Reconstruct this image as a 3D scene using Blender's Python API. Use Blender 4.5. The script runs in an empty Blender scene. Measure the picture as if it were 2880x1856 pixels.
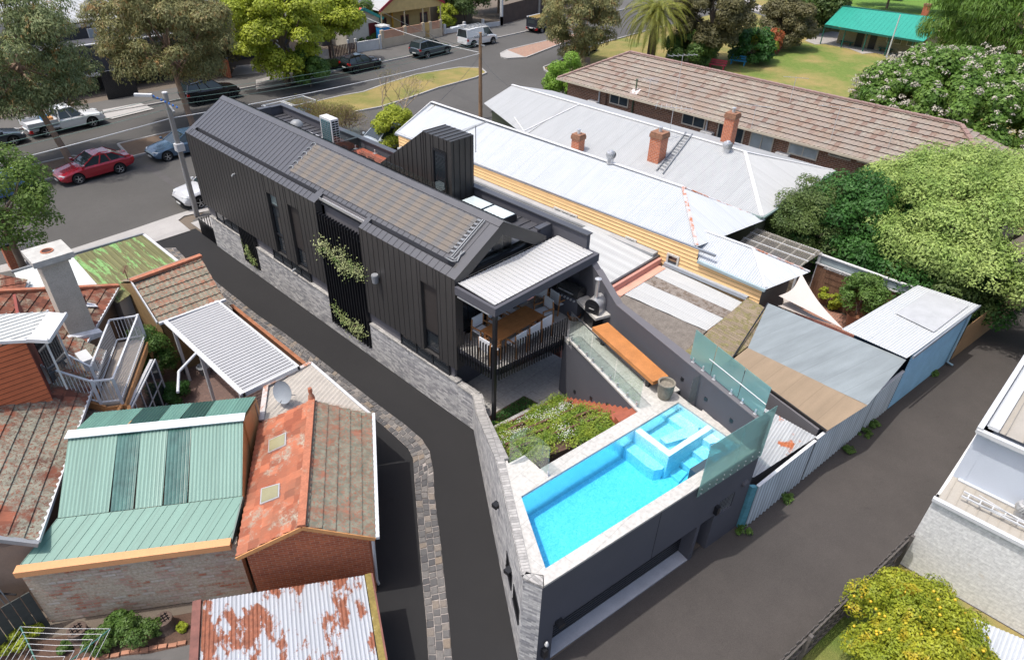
import bpy, math, random
import numpy as np
from mathutils import Vector, Matrix, noise as mnoise
R = math.radians
scene = bpy.context.scene
COL = scene.collection
# ------------------------------------------------------------------ camera
CAMH = 17.3
MC = np.array([[0.692233, -0.7212227, 0.0255217], [-0.3982027, -0.4112127, -0.8199626], [0.6018705, 0.5574424, -0.5718478]])          # rows: camera right, camera down, camera forward
FPX = 1880.0
cam = bpy.data.cameras.new('camera')
camo = bpy.data.objects.new('camera', cam)
COL.objects.link(camo)
cam.sensor_width = 36.0
cam.lens = FPX / 2880 * 36
cam.clip_end = 2000
mw = Matrix.Identity(4)
for r_ in range(3):
 mw[r_][0], mw[r_][1], mw[r_][2] = MC[0][r_], -MC[1][r_], -MC[2][r_]
mw.translation = (0, 0, CAMH)
camo.matrix_world = mw
scene.camera = camo
# ------------------------------------------------------------------ light
SUNV = Vector((-.34, .19, 1)).normalized()
world = bpy.data.worlds.new('World')
scene.world = world
world.use_nodes = True
wn = world.node_tree.nodes
sky = wn.new('ShaderNodeTexSky')
sky.sky_type = 'NISHITA'
sky.sun_disc = False
sky.sun_elevation = math.asin(SUNV.z)
sky.sun_rotation = math.atan2(SUNV.x, SUNV.y)
sky.dust_density = 4
sky.ozone_density = .6
world.node_tree.links.new(sky.outputs[0], wn['Background'].inputs[0])
wn['Background'].inputs[1].default_value = .15
sl = bpy.data.lights.new('sun', 'SUN')
sl.energy = 2.05
sl.angle = R(.7)
sl.color = (1, .965, .91)
so = bpy.data.objects.new('sun', sl)
COL.objects.link(so)
so.rotation_euler = SUNV.to_track_quat('Z', 'Y').to_euler()
scene.view_settings.view_transform = 'Standard'
scene.view_settings.look = 'None'
scene.view_settings.exposure = .74
scene.render.engine = 'CYCLES'
# ------------------------------------------------------------------ pixels of a survey photo -> true positions
def ray(u, v):
 return MC.T @ np.array([u - 1440., v - 928., FPX])
def nat(i, j, x, y):
 return 720 * i + x * .30126, 464 * j + y * .30126
def zz(u, v, z=0.):
 d = ray(u, v)
 return Vector(np.array([0, 0, CAMH]) + d * (z - CAMH) / d[2])
def p(i, j, x, y, z=0.):
 return zz(*nat(i, j, x, y), z)
def pv(i, j, x, y, A, B):
 n = np.array([-(B[1] - A[1]), B[0] - A[0]])
 d = ray(*nat(i, j, x, y))
 t = n @ np.array([A[0], A[1]]) / (n @ d[:2])
 return Vector(np.array([0, 0, CAMH]) + d * t)
def pl(i, j, x, y, P, n):
 d = ray(*nat(i, j, x, y)); n = np.array(n); o = np.array([0, 0, CAMH])
 return Vector(o + d * (n @ (np.array(P) - o)) / (n @ d))
def up(x, y, i, j, vy):                       # height above (x, y) seen at that row
 v = 464 * j + vy * .30126
 lo, hi = -3., 17.
 for _ in range(40):
  m = (lo + hi) / 2
  q = MC @ np.array([x, y, m - CAMH])
  if 928 + FPX * q[1] / q[2] > v: lo = m
  else: hi = m
 return lo
# ------------------------------------------------------------------ materials
MATS = {}
class NT:
 def __init__(s, name):
  s.m = bpy.data.materials.new(name); s.m.use_nodes = True
  s.t = s.m.node_tree; s.n = s.t.nodes; s.b = s.n['Principled BSDF']; s.o = s.n['Material Output']
  s.tc = s.n.new('ShaderNodeTexCoord')
 def l(s, a, b): s.t.links.new(a, b)
 def coord(s, uv=False, scale=(1, 1, 1), loc=(0, 0, 0)):
  mp = s.n.new('ShaderNodeMapping')
  s.l(s.tc.outputs['UV' if uv else 'Object'], mp.inputs[0])
  mp.inputs['Scale'].default_value = scale; mp.inputs['Location'].default_value = loc
  return mp.outputs[0]
 def noise(s, scale, detail=3, rough=.6, uv=False, sc=(1, 1, 1), loc=(0, 0, 0), dist=0):
  t = s.n.new('ShaderNodeTexNoise'); s.l(s.coord(uv, sc, loc), t.inputs['Vector'])
  t.inputs['Scale'].default_value = scale; t.inputs['Detail'].default_value = detail
  t.inputs['Roughness'].default_value = rough; t.inputs['Distortion'].default_value = dist
  return t.outputs['Fac']
 def ramp(s, f, stops, const=False):
  r = s.n.new('ShaderNodeValToRGB'); s.l(f, r.inputs[0]); e = r.color_ramp.elements
  while len(e) < len(stops): e.new(.5)
  for k, (pp, c) in enumerate(stops):
   e[k].position = pp
   e[k].color = (c, c, c, 1) if isinstance(c, (int, float)) else (*c[:3], 1)
  if const: r.color_ramp.interpolation = 'CONSTANT'
  return r.outputs[0]
 def mix(s, f, a, b, mode='MIX'):
  m = s.n.new('ShaderNodeMix'); m.data_type = 'RGBA'; m.blend_type = mode
  for sock, v in ((m.inputs[0], f), (m.inputs[6], a), (m.inputs[7], b)):
   if isinstance(v, (int, float)): sock.default_value = v
   elif isinstance(v, tuple): sock.default_value = (*v[:3], 1)
   else: s.l(v, sock)
  return m.outputs[2]
 def math(s, op, a, b=0.):
  m = s.n.new('ShaderNodeMath'); m.operation = op
  for k, v in enumerate((a, b)):
   if isinstance(v, (int, float)): m.inputs[k].default_value = v
   else: s.l(v, m.inputs[k])
  return m.outputs[0]
 def bump(s, h, strength=.5, dist=.01):
  b = s.n.new('ShaderNodeBump'); s.l(h, b.inputs['Height'])
  b.inputs['Strength'].default_value = strength; b.inputs['Distance'].default_value = dist
  s.l(b.outputs[0], s.b.inputs['Normal']); return b
 def fin(s, col, rough=.7, metal=0., spec=.5, key=None):
  if isinstance(col, tuple): s.b.inputs['Base Color'].default_value = (*col[:3], 1)
  else: s.l(col, s.b.inputs['Base Color'])
  if isinstance(rough, (int, float)): s.b.inputs['Roughness'].default_value = rough
  else: s.l(rough, s.b.inputs['Roughness'])
  s.b.inputs['Metallic'].default_value = metal
  s.b.inputs['Specular IOR Level'].default_value = spec
  return s.m
def sc3(c, k): return tuple(min(1, x * k) for x in c)
def M(name, c=(.5, .5, .5), rough=.6, metal=0., var=.12, vs=1.5, fine=.1, fs=30, bump=.0, bs=60, spec=.5, dirt=None):
 """plain material: base colour with broad and fine natural variation"""
 if name in MATS: return MATS[name]
 t = NT(name)
 n1 = t.noise(vs, 4); n2 = t.noise(fs, 2)
 col = t.mix(t.ramp(n1, [(.3, 0), (.7, 1)]), sc3(c, 1 - var), sc3(c, 1 + var))
 col = t.mix(t.ramp(n2, [(.35, 0), (.65, 1)]), t.mix(fine, col, sc3(c, .5)), t.mix(fine, col, sc3(c, 1.5)))
 if dirt: col = t.mix(t.ramp(t.noise(dirt[1], 5, .7), [(dirt[2], 0), (dirt[2] + .15, dirt[3])]), col, dirt[0])
 if bump: t.bump(t.noise(bs, 3), bump, .01)
 MATS[name] = t.fin(col, rough, metal, spec)
 return MATS[name]
def Mbrick(name, c1, c2, mortar, w=.24, h=.086, ms=.01, var=.2, extra=None, rough=.85, bump=.6):
 t = NT(name)
 b = t.n.new('ShaderNodeTexBrick'); t.l(t.tc.outputs['UV'], b.inputs['Vector'])
 b.inputs['Scale'].default_value = 1; b.inputs['Brick Width'].default_value = w; b.inputs['Row Height'].default_value = h
 b.inputs['Mortar Size'].default_value = ms; b.inputs['Mortar Smooth'].default_value = .3
 b.inputs['Color1'].default_value = (*c1, 1); b.inputs['Color2'].default_value = (*c2, 1); b.inputs['Mortar'].default_value = (*mortar, 1)
 col = t.mix(t.ramp(t.noise(1.2, 4, uv=True), [(.3, 1 - var), (.7, 1 + var)]), (0, 0, 0), b.outputs[0], 'MIX')
 m = t.n.new('ShaderNodeMix'); m.data_type = 'RGBA'; m.blend_type = 'MULTIPLY'; m.inputs[0].default_value = 1
 t.l(b.outputs[0], m.inputs[6]); t.l(t.ramp(t.noise(9, 4, uv=True), [(.25, .6), (.75, 1.0)]), m.inputs[7])
 col = m.outputs[2]
 if extra: col = extra(t, col)
 t.bump(b.outputs['Fac'], -bump, .01) if False else t.bump(t.math('SUBTRACT', 1., b.outputs['Fac']), bump, .01)
 MATS[name] = t.fin(col, rough); return MATS[name]
def Mglass(name, tint=(.85, .95, .93), refl=1.0, alpha=.0, diff=(.5, .7, .7), rough=.02):
 """thin clear or tinted pane: reflects by fresnel, lets light through"""
 t = NT(name); n = t.n
 n.remove(t.b)
 tr = n.new('ShaderNodeBsdfTransparent'); tr.inputs[0].default_value = (*tint, 1)
 df = n.new('ShaderNodeBsdfDiffuse'); df.inputs[0].default_value = (*diff, 1)
 tl = n.new('ShaderNodeBsdfTranslucent'); tl.inputs[0].default_value = (*diff, 1)
 ad = n.new('ShaderNodeMixShader'); ad.inputs[0].default_value = .5; t.l(df.outputs[0], ad.inputs[1]); t.l(tl.outputs[0], ad.inputs[2])
 m1 = n.new('ShaderNodeMixShader'); m1.inputs[0].default_value = alpha; t.l(tr.outputs[0], m1.inputs[1]); t.l(ad.outputs[0], m1.inputs[2])
 gl = n.new('ShaderNodeBsdfGlossy'); gl.inputs['Roughness'].default_value = rough
 lw = n.new('ShaderNodeLayerWeight'); lw.inputs[0].default_value = .5
 f5 = t.math('POWER', lw.outputs['Facing'], 4.); fr = t.math('ADD', t.math('MULTIPLY', f5, .8), .045)
 m2 = n.new('ShaderNodeMixShader'); t.l(t.math('MULTIPLY', fr, refl), m2.inputs[0]); t.l(m1.outputs[0], m2.inputs[1]); t.l(gl.outputs[0], m2.inputs[2])
 t.l(m2.outputs[0], t.o.inputs[0]); MATS[name] = t.m; return t.m
def Mleaf(name, c1=None, c2=None, c3=None, tr=.35, cs=.8, fsz=9):
 if name in MATS: return MATS[name]
 t = NT(name); n = t.n
 col = t.mix(t.ramp(t.noise(cs, 3), [(.35, 0), (.65, 1)]), c1, c2)
 if c3: col = t.mix(t.ramp(t.noise(cs * 2.3, 2, loc=(7, 3, 1)), [(.56, 0), (.68, 1)]), col, c3)
 rnd = n.new('ShaderNodeSeparateXYZ'); t.l(t.tc.outputs['UV'], rnd.inputs[0])
 col = t.mix(1., col, t.ramp(rnd.outputs[0], [(0, .55), (1, 1.0)]), 'MULTIPLY')
 t.fin(col, .55, 0, .35)
 tl = n.new('ShaderNodeBsdfTranslucent'); t.l(col, tl.inputs[0])
 mx = n.new('ShaderNodeMixShader'); mx.inputs[0].default_value = tr
 t.l(t.b.outputs[0], mx.inputs[1]); t.l(tl.outputs[0], mx.inputs[2]); t.l(mx.outputs[0], t.o.inputs[0])
 MATS[name] = t.m; return t.m
# ------------------------------------------------------------------ objects
def setp(o, label=None, cat=None, group=None, kind=None):
 if label: o['label'] = label
 if cat: o['category'] = cat
 if group: o['group'] = group
 if kind: o['kind'] = kind
 return o
def thing(name, label, cat, loc=(0, 0, 0), rz=0., group=None):
 o = bpy.data.objects.new(name, None); COL.objects.link(o); o.empty_display_size = .3
 o.location = loc; o.rotation_euler = (0, 0, rz)
 return setp(o, label, cat, group)
def root_loc(o):
 while o.parent: o = o.parent
 return Vector(o.location)
class MB:
 def __init__(s): s.v = []; s.f = []; s.uv = []; s.m = []
 def face(s, pts, uvs=None, m=0):
  k = len(s.v); s.v += [tuple(q) for q in pts]; s.f.append(tuple(range(k, k + len(pts))))
  if uvs is None:
   P = [Vector(q) for q in pts]
   n = (P[1] - P[0]).cross(P[-1] - P[0])
   if n.length < 1e-9: n = Vector((0, 0, 1))
   n.normalize()
   if abs(n.z) > .85: uvs = [(q.x, q.y) for q in P]
   else:
    h = Vector((-n.y, n.x, 0)); h.normalize() if h.length > 1e-9 else None
    w = n.cross(h)
    uvs = [(q.dot(h), q.dot(w) if w.z > 0 else -q.dot(w)) for q in P]
  s.uv += [tuple(u[:2]) for u in uvs]; s.m.append(m); return s
 def box(s, a, b, m=0):
  x0, y0, z0 = (min(a[i], b[i]) for i in range(3)); x1, y1, z1 = (max(a[i], b[i]) for i in range(3))
  return s.hexa([(x0, y0), (x1, y0), (x1, y1), (x0, y1)], z0, z1, m)
 def hexa(s, poly, z0, z1, m=0, mt=None):
  """prism from a plan polygon; z0 / z1 may be lists"""
  n = len(poly)
  area = sum(poly[i][0] * poly[(i + 1) % n][1] - poly[(i + 1) % n][0] * poly[i][1] for i in range(n))
  Z0 = z0 if isinstance(z0, (list, tuple)) else [z0] * n
  Z1 = z1 if isinstance(z1, (list, tuple)) else [z1] * n
  if area < 0: poly = poly[::-1]; Z0 = list(Z0)[::-1]; Z1 = list(Z1)[::-1]
  lo = [(poly[i][0], poly[i][1], Z0[i]) for i in range(n)]; hi = [(poly[i][0], poly[i][1], Z1[i]) for i in range(n)]
  s.face(hi, m=m if mt is None else mt); s.face(lo[::-1], m=m)
  for i in range(n):
   j = (i + 1) % n; s.face([lo[i], lo[j], hi[j], hi[i]], m=m)
  return s
 def bar(s, A, B, w, h=None, up=(0, 0, 1), m=0):
  """rectangular bar from A to B, w wide, h deep (along up)"""
  A = Vector(A); B = Vector(B); h = h or w
  d = (B - A).normalized(); U = Vector(up)
  if abs(d.dot(U)) > .98: U = Vector((1, 0, 0))
  sd = d.cross(U).normalized(); U = sd.cross(d).normalized()
  c = [sd * (w / 2) * a + U * (h / 2) * b for a, b in ((-1, -1), (1, -1), (1, 1), (-1, 1))]
  lo = [A + q for q in c]; hi = [B + q for q in c]
  s.face(lo, m=m); s.face(hi[::-1], m=m)
  for i in range(4): s.face([lo[(i + 1) % 4], lo[i], hi[i], hi[(i + 1) % 4]], m=m)
  return s
 def wall(s, A, B, z0, z1, th=.12, m=0, side=None):
  """wall slab between plan points A and B; its seen face lies on the line A-B, thickness behind it"""
  A = Vector((A[0], A[1])); B = Vector((B[0], B[1])); d = (B - A).normalized(); n = Vector((-d.y, d.x))
  if side is None:
   if n.dot(-A) > 0: n = -n
  elif side < 0: n = -n
  C, D = B + n * th, A + n * th
  if isinstance(z1, (list, tuple)): z1 = [z1[0], z1[1], z1[1], z1[0]]
  return s.hexa([tuple(A), tuple(B), tuple(C), tuple(D)], z0, z1, m)
 def tube(s, pts, r, n=8, m=0, cap=True, uvk=1.):
  P = [Vector(q) for q in pts]; rr = r if isinstance(r, (list, tuple)) else [r] * len(P)
  rings = []; k0 = len(s.v); ref = None
  for i, q in enumerate(P):
   d = ((P[min(i + 1, len(P) - 1)] - P[max(i - 1, 0)])).normalized()
   if ref is None: ref = Vector((0, 0, 1)) if abs(d.z) < .9 else Vector((1, 0, 0))
   a = d.cross(ref).normalized(); b = d.cross(a).normalized(); ref = -b if False else ref
   rings.append([q + (a * math.cos(2 * math.pi * t / n) + b * math.sin(2 * math.pi * t / n)) * rr[i] for t in range(n)])
  for g in rings: s.v += [tuple(q) for q in g]
  L = 0
  for i in range(len(P) - 1):
   L2 = L + (P[i + 1] - P[i]).length
   for t in range(n):
    u = (t + 1) % n
    s.f.append((k0 + i * n + t, k0 + i * n + u, k0 + (i + 1) * n + u, k0 + (i + 1) * n + t))
    w = 2 * math.pi * rr[i] / n
    s.uv += [(t * w, L), ((t + 1) * w, L), ((t + 1) * w, L2), (t * w, L2)]; s.m.append(m)
   L = L2
  if cap:
   for base, rev in ((k0, False), (k0 + (len(P) - 1) * n, True)):
    ids = [base + t for t in range(n)]; s.f.append(tuple(ids[::-1] if not rev else ids)); s.uv += [(0, 0)] * n; s.m.append(m)
  return s
 def lathe(s, c, prof, n=20, m=0, ax=None):
  """profile [(r, h)...] turned about the vertical (or about axis ax) at c"""
  c = Vector(c); A = Vector(ax or (0, 0, 1)).normalized()
  U = A.orthogonal().normalized(); V = A.cross(U); k0 = len(s.v)
  for r, h in prof:
   for t in range(n):
    a = 2 * math.pi * t / n
    s.v.append(tuple(c + A * h + (U * math.cos(a) + V * math.sin(a)) * r))
  for i in range(len(prof) - 1):
   for t in range(n):
    u = (t + 1) % n
    s.f.append((k0 + i * n + t, k0 + i * n + u, k0 + (i + 1) * n + u, k0 + (i + 1) * n + t))
    s.uv += [(t / n, i), ((t + 1) / n, i), ((t + 1) / n, i + 1), (t / n, i + 1)]; s.m.append(m)
  return s
 def blob(s, c, r, seed=0, amp=.15, n=10, m=0):
  c = Vector(c); k0 = len(s.v); r = r if isinstance(r, (tuple, list)) else (r, r, r)
  for i in range(n + 1):
   for t in range(n * 2):
    a = math.pi * i / n; b = math.pi * t / n
    d = Vector((math.sin(a) * math.cos(b), math.sin(a) * math.sin(b), math.cos(a)))
    k = 1 + amp * mnoise.noise(d * 2 + Vector((seed, 0, 0)))
    s.v.append(tuple(c + Vector((d.x * r[0], d.y * r[1], d.z * r[2])) * k))
  N2 = n * 2
  for i in range(n):
   for t in range(N2):
    u = (t + 1) % N2
    s.f.append((k0 + i * N2 + t, k0 + (i + 1) * N2 + t, k0 + (i + 1) * N2 + u, k0 + i * N2 + u)); s.uv += [(0, 0)] * 4; s.m.append(m)
  return s
 def obj(s, name, mats, parent=None, local=False, smooth=False, label=None, cat=None, group=None, kind=None, bevel=0., loc=None):
  if not isinstance(mats, (list, tuple)): mats = [mats]
  me = bpy.data.meshes.new(name); o = bpy.data.objects.new(name, me)
  off = Vector((0, 0, 0))
  if parent is not None and not local: off = root_loc(parent)
  if parent is None and loc is not None: off = Vector(loc); o.location = loc
  v = np.array(s.v, dtype=np.float64).reshape(-1, 3) - np.array(off)
  me.from_pydata(v.tolist(), [], s.f)
  ul = me.uv_layers.new(name='UVMap'); ul.data.foreach_set('uv', np.array(s.uv, dtype=np.float32).ravel())
  me.polygons.foreach_set('material_index', s.m)
  if smooth: me.polygons.foreach_set('use_smooth', [True] * len(s.f))
  for mt in mats: me.materials.append(mt)
  me.update(); COL.objects.link(o)
  if parent is not None: o.parent = parent
  if smooth:
   try: me.set_sharp_from_angle(angle=R(40))
   except Exception: pass
  if bevel:
   b = o.modifiers.new('bevel', 'BEVEL'); b.width = bevel; b.segments = 2; b.limit_method = 'ANGLE'
   wl = None
  return setp(o, label, cat, group, kind)
def planar(pts, down=None):
 P = [Vector(q) for q in pts]; c = sum(P, Vector()) / len(P)
 n = Vector((0, 0, 0))
 for i in range(len(P)): n += (P[i] - c).cross(P[(i + 1) % len(P)] - c)
 n.normalize()
 if abs(n.z) > .12:
  if n.z < 0: n = -n
 elif n.dot(Vector((0, 0, CAMH)) - c) < 0: n = -n
 D = Vector(down) if down else Vector((0, 0, -1))
 D = (D - n * D.dot(n)).normalized(); U = D.cross(n).normalized()
 return P, c, n, U, D
def sheet(mb, pts, kind='flat', down=None, pitch=.076, amp=.009, course=.33, lift=.028, rib=.028, off=0., m=0, sub=4, gm=None):
 """convex planar sheet of corrugated iron / tiles / standing seam / boards, run down the slope"""
 P, c, n, U, D = planar(pts, down)
 o = P[0]
 q2 = [((q - o).dot(U), (q - o).dot(D)) for q in P]; N = len(q2)
 def rng(u):
  vs = []
  for i in range(N):
   (a, b), (e, f) = q2[i], q2[(i + 1) % N]
   if abs(e - a) < 1e-9:
    if abs(u - a) < 1e-6: vs += [b, f]
   elif min(a, e) - 1e-9 <= u <= max(a, e) + 1e-9: vs.append(b + (f - b) * (u - a) / (e - a))
  return (min(vs), max(vs)) if vs else None
 u0, u1 = min(a for a, b in q2), max(a for a, b in q2)
 v0 = min(b for a, b in q2); vmax = max(b for a, b in q2)
 def pt(u, v, h): return o + U * u + D * v + n * (h + off)
 def quad(pp, uv, g=None): mb.face(pp, uv, m if g is None else g)
 if kind == 'corr':
  k = max(2, int(round((u1 - u0) / pitch * sub))); us = [u0 + (u1 - u0) * i / k for i in range(k + 1)]; prev = None
  for i, u in enumerate(us):
   r = rng(u)
   if not r: prev = None; continue
   h = amp * math.sin(2 * math.pi * u / pitch)
   cur = (u, r[0], r[1], h)
   if prev: quad([pt(prev[0], prev[1], prev[3]), pt(prev[0], prev[2], prev[3]), pt(u, r[1], h), pt(u, r[0], h)],
        [(prev[0], -prev[1]), (prev[0], -prev[2]), (u, -r[1]), (u, -r[0])])
   prev = cur
 elif kind in ('tile', 'boards'):
  if kind == 'tile':
   k = max(1, int(round((u1 - u0) / pitch * sub))); us = [u0 + (u1 - u0) * i / k for i in range(k + 1)]
  else: us = sorted(set([u0, u1] + [round(a, 5) for a, b in q2]))
  nr = int(math.ceil((vmax - v0) / course)); va = vmax - nr * course
  for i in range(len(us) - 1):
   ra, rb = rng(us[i]), rng(us[i + 1])
   if not ra or not rb: continue
   ha = amp * math.sin(2 * math.pi * us[i] / pitch) if kind == 'tile' else 0
   hb = amp * math.sin(2 * math.pi * us[i + 1] / pitch) if kind == 'tile' else 0
   for j in range(nr):
    a, b = va + j * course, va + (j + 1) * course
    a1, b1 = max(a, ra[0]), min(b, ra[1]); a2, b2 = max(a, rb[0]), min(b, rb[1])
    if b1 - a1 < 1e-4 and b2 - a2 < 1e-4: continue
    if b1 < a1: a1 = b1 = (ra[0] if a < ra[0] else ra[1])
    if b2 < a2: a2 = b2 = (rb[0] if a < rb[0] else rb[1])
    f = lambda v: lift * (v - a) / course
    if kind == 'boards' and gm is not None and b1 - a1 > course * .5:
     g_ = course * .17; quad([pt(us[i], a1, .002), pt(us[i], a1 + g_, .002 + f(a1 + g_)), pt(us[i + 1], a2 + g_, .002 + f(a2 + g_)), pt(us[i + 1], a2, .002)], [(0, 0)] * 4, gm); a1 += g_; a2 += g_  # dark strip paints the shadow line under the lap of the board above
    quad([pt(us[i], a1, ha + f(a1)), pt(us[i], b1, ha + f(b1)), pt(us[i + 1], b2, hb + f(b2)), pt(us[i + 1], a2, hb + f(a2))],
       [(us[i], -a1), (us[i], -b1), (us[i + 1], -b2), (us[i + 1], -a2)])
    if b1 >= b - 1e-6 and b2 >= b - 1e-6:
     quad([pt(us[i], b, ha + lift), pt(us[i], b, ha), pt(us[i + 1], b, hb), pt(us[i + 1], b, hb + lift)],
        [(us[i], -b), (us[i], -b), (us[i + 1], -b), (us[i + 1], -b)], gm)  # step face; its dark gm colour paints the shade below each course
 else:
  pp = [pt(a, b, 0) for a, b in q2]
  if (pp[1] - pp[0]).cross(pp[2] - pp[1]).dot(n) < 0: pp = pp[::-1]; uv = [(a, -b) for a, b in q2][::-1]
  else: uv = [(a, -b) for a, b in q2]
  mb.face(pp, uv, m)
  if kind == 'seam':
   k = int((u1 - u0) / pitch)
   for i in range(k + 1):
    u = u0 + pitch * (i + .5) if i < k else u1 - .01
    r = rng(u)
    if not r or r[1] - r[0] < .03: continue
    w = .007
    a, b = r
    A = [pt(u - w, a, 0), pt(u + w, a, 0), pt(u + w, a, rib), pt(u - w, a, rib)]
    B = [pt(u - w, b, 0), pt(u + w, b, 0), pt(u + w, b, rib), pt(u - w, b, rib)]
    for e in range(4): mb.face([A[e], A[(e + 1) % 4], B[(e + 1) % 4], B[e]], [(u, -a), (u, -a), (u, -b), (u, -b)], m)
    mb.face(B, [(u, -b)] * 4, m); mb.face(A[::-1], [(u, -a)] * 4, m)
 return mb
def edge(mb, A, B, w=.1, h=.16, dz=-.06, m=0):
 """fascia / gutter / capping bar along an edge"""
 A = Vector(A); B = Vector(B); A.z += dz; B.z += dz
 return mb.bar(A, B, w, h, m=m)
def window(parent, A, B, z0, z1, nx=2, ny=1, fr=.06, frame=None, glass=None, out=.04, name='window', side=None, label=None):
 """window standing on a wall plane through plan points A, B: frame with mullions and a pane as sub-part"""
 A = Vector((A[0], A[1])); B = Vector((B[0], B[1])); d = (B - A).normalized(); n = Vector((-d.y, d.x)); L = (B - A).length
 if side is None:
  if n.dot(-A) < 0: n = -n
 elif side < 0: n = -n
 def q(s, z, o): return (A.x + d.x * s + n.x * o, A.y + d.y * s + n.y * o, z)
 f = MB()
 def br(s0, s1, za, zb, o0=-.01, o1=out):
  pa = [q(s0, 0, o0)[:2], q(s1, 0, o0)[:2], q(s1, 0, o1)[:2], q(s0, 0, o1)[:2]]
  f.hexa(pa, za, zb)
 br(0, L, z0, z0 + fr, o1=out + .02); br(0, L, z1 - fr, z1); br(0, fr, z0 + fr, z1 - fr); br(L - fr, L, z0 + fr, z1 - fr)
 for i in range(1, nx): br(L * i / nx - fr * .4, L * i / nx + fr * .4, z0 + fr, z1 - fr, o1=out - .006)
 for j in range(1, ny): zc = z0 + (z1 - z0) * j / ny; br(fr, L - fr, zc - fr * .35, zc + fr * .35, o1=out - .012)
 w = f.obj(name, frame, parent, label=label)
 g = MB(); g.face([q(fr * .5, z0 + fr * .5, .008), q(L - fr * .5, z0 + fr * .5, .008), q(L - fr * .5, z1 - fr * .5, .008), q(fr * .5, z1 - fr * .5, .008)])
 g.obj('pane', glass, w)
 return w
# ================================================================== shared materials
DK = (.034, .034, .038)
m_zinc = M('dark_cladding', (.042, .040, .039), .42, .0, .10, .8, .05, 60, spec=.5)
m_zroof = M('dark_roof_metal', (.062, .063, .071), .42, .0, .08, .8, .05, 60, spec=.55)
m_rend = M('charcoal_render', (.085, .085, .098), .9, 0, .06, .6, .10, 90, bump=.25, bs=120, spec=.25)
m_rendL = M('mid_grey_render', (.13, .125, .135), .9, 0, .06, .6, .10, 90, bump=.2, bs=120, spec=.25)
m_black = M('black_metal', (.012, .013, .016), .35, 0, .08, spec=.5)
m_dark = M('dark_void', (.006, .006, .007), .9, spec=.1)
m_steel = M('brushed_steel', (.55, .55, .55), .3, .55, .05, 3)
m_white = M('white_paint', (.54, .54, .535), .5, 0, .04, 2, .05)
m_wmetal = M('white_roof_panel', (.44, .44, .435), .4, 0, .03, 1, .04)
m_grey = M('grey_plastic', (.22, .23, .24), .5)
m_timber = M('oiled_timber', (.30, .125, .04), .5, 0, .25, 3, .2, 40, bump=.2, bs=60)
m_teak = M('teak', (.34, .16, .06), .55, 0, .2, 4, .2, 40)
m_cloth = M('white_sling', (.62, .63, .64), .8, 0, .05)
m_paver = None
def stone(name, c, w, h, joint, var=.12, rough=.55):
 def ex(t, col):
  return t.mix(t.ramp(t.noise(2.2, 6, .7, uv=True), [(.42, 0), (.62, .35)]), col, sc3(c, .72))
 return Mbrick(name, sc3(c, 1.05), sc3(c, .93), joint, w, h, .006, var, ex, rough, .15)
m_trav = stone('pale_travertine', (.56, .54, .50), 1.2, .6, (.35, .34, .31))
m_court = stone('grey_paving', (.44, .42, .395), .9, .6, (.16, .155, .15))
m_gbrick = Mbrick('grey_white_brick', (.68, .665, .64), (.27, .27, .285), (.42, .41, .39), .24, .08, .007, .3, None, .8, .8)
m_capb = Mbrick('grey_capping_brick', (.50, .48, .45), (.30, .29, .275), (.24, .23, .22), .085, .3, .008, .2, None, .8, .6)
m_glass = Mglass('clear_glass', (.90, .96, .94), 1.3)
m_frost = Mglass('frosted_green_glass', (.60, .80, .77), 1., .42, (.46, .68, .65), .12)
m_wglass = M('window_glass', (.02, .025, .03), .04, 0, .1, spec=.9)
def build_extra_mats():
 t = NT('pool_caustic_mosaic')
 n1 = t.noise(7, 5, .8, dist=2.0)
 col = t.mix(t.ramp(n1, [(.38, 0), (.66, 1)]), (.36, .66, .76), (.88, .97, .98))  # pale and deep mottling paints water caustics into the shell colour
 v = t.n.new('ShaderNodeTexVoronoi'); t.l(t.coord(), v.inputs['Vector']); v.inputs['Scale'].default_value = 38
 col = t.mix(t.ramp(v.outputs['Color'], [(.3, 0), (.9, .28)]), col, (.9, .97, .98))
 MATS['pool_caustic_mosaic'] = t.fin(col, .4)
 t = NT('pool_water'); n = t.n
 tr = n.new('ShaderNodeBsdfTransparent'); tr.inputs[0].default_value = (.97, .99, 1, 1)
 va = n.new('ShaderNodeVolumeAbsorption'); va.inputs[0].default_value = (.02, .80, .965, 1); va.inputs[1].default_value = .95; t.l(va.outputs[0], t.o.inputs[1])
 gl = n.new('ShaderNodeBsdfGlossy'); gl.inputs['Roughness'].default_value = .03
 b = n.new('ShaderNodeBump'); t.l(t.noise(5, 4, .65, dist=1.), b.inputs['Height']); b.inputs['Strength'].default_value = .6; b.inputs['Distance'].default_value = .03
 fr = n.new('ShaderNodeFresnel'); fr.inputs[0].default_value = 1.33
 t.l(b.outputs[0], gl.inputs['Normal']); t.l(b.outputs[0], fr.inputs['Normal'])
 mx = n.new('ShaderNodeMixShader'); t.l(fr.outputs[0], mx.inputs[0]); t.l(tr.outputs[0], mx.inputs[1]); t.l(gl.outputs[0], mx.inputs[2])
 t.l(mx.outputs[0], t.o.inputs[0]); n.remove(t.b); MATS['pool_water'] = t.m
 t = NT('pool_heating_mat')
 w = t.n.new('ShaderNodeTexWave'); w.wave_type = 'BANDS'; w.bands_direction = 'DIAGONAL'
 t.l(t.coord(True, (1, .35, 1)), w.inputs['Vector']); w.inputs['Scale'].default_value = .8; w.inputs['Distortion'].default_value = 1.2; w.inputs['Detail'].default_value = 2
 col = t.mix(t.ramp(w.outputs['Fac'], [(.3, 0), (.7, 1)]), (.10, .096, .094), (.135, .112, .09))
 col = t.mix(t.ramp(t.noise(3, 3), [(.4, 0), (.7, .5)]), col, (.10, .085, .07))
 MATS['pool_heating_mat'] = t.fin(col, .65)
build_extra_mats()
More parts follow.
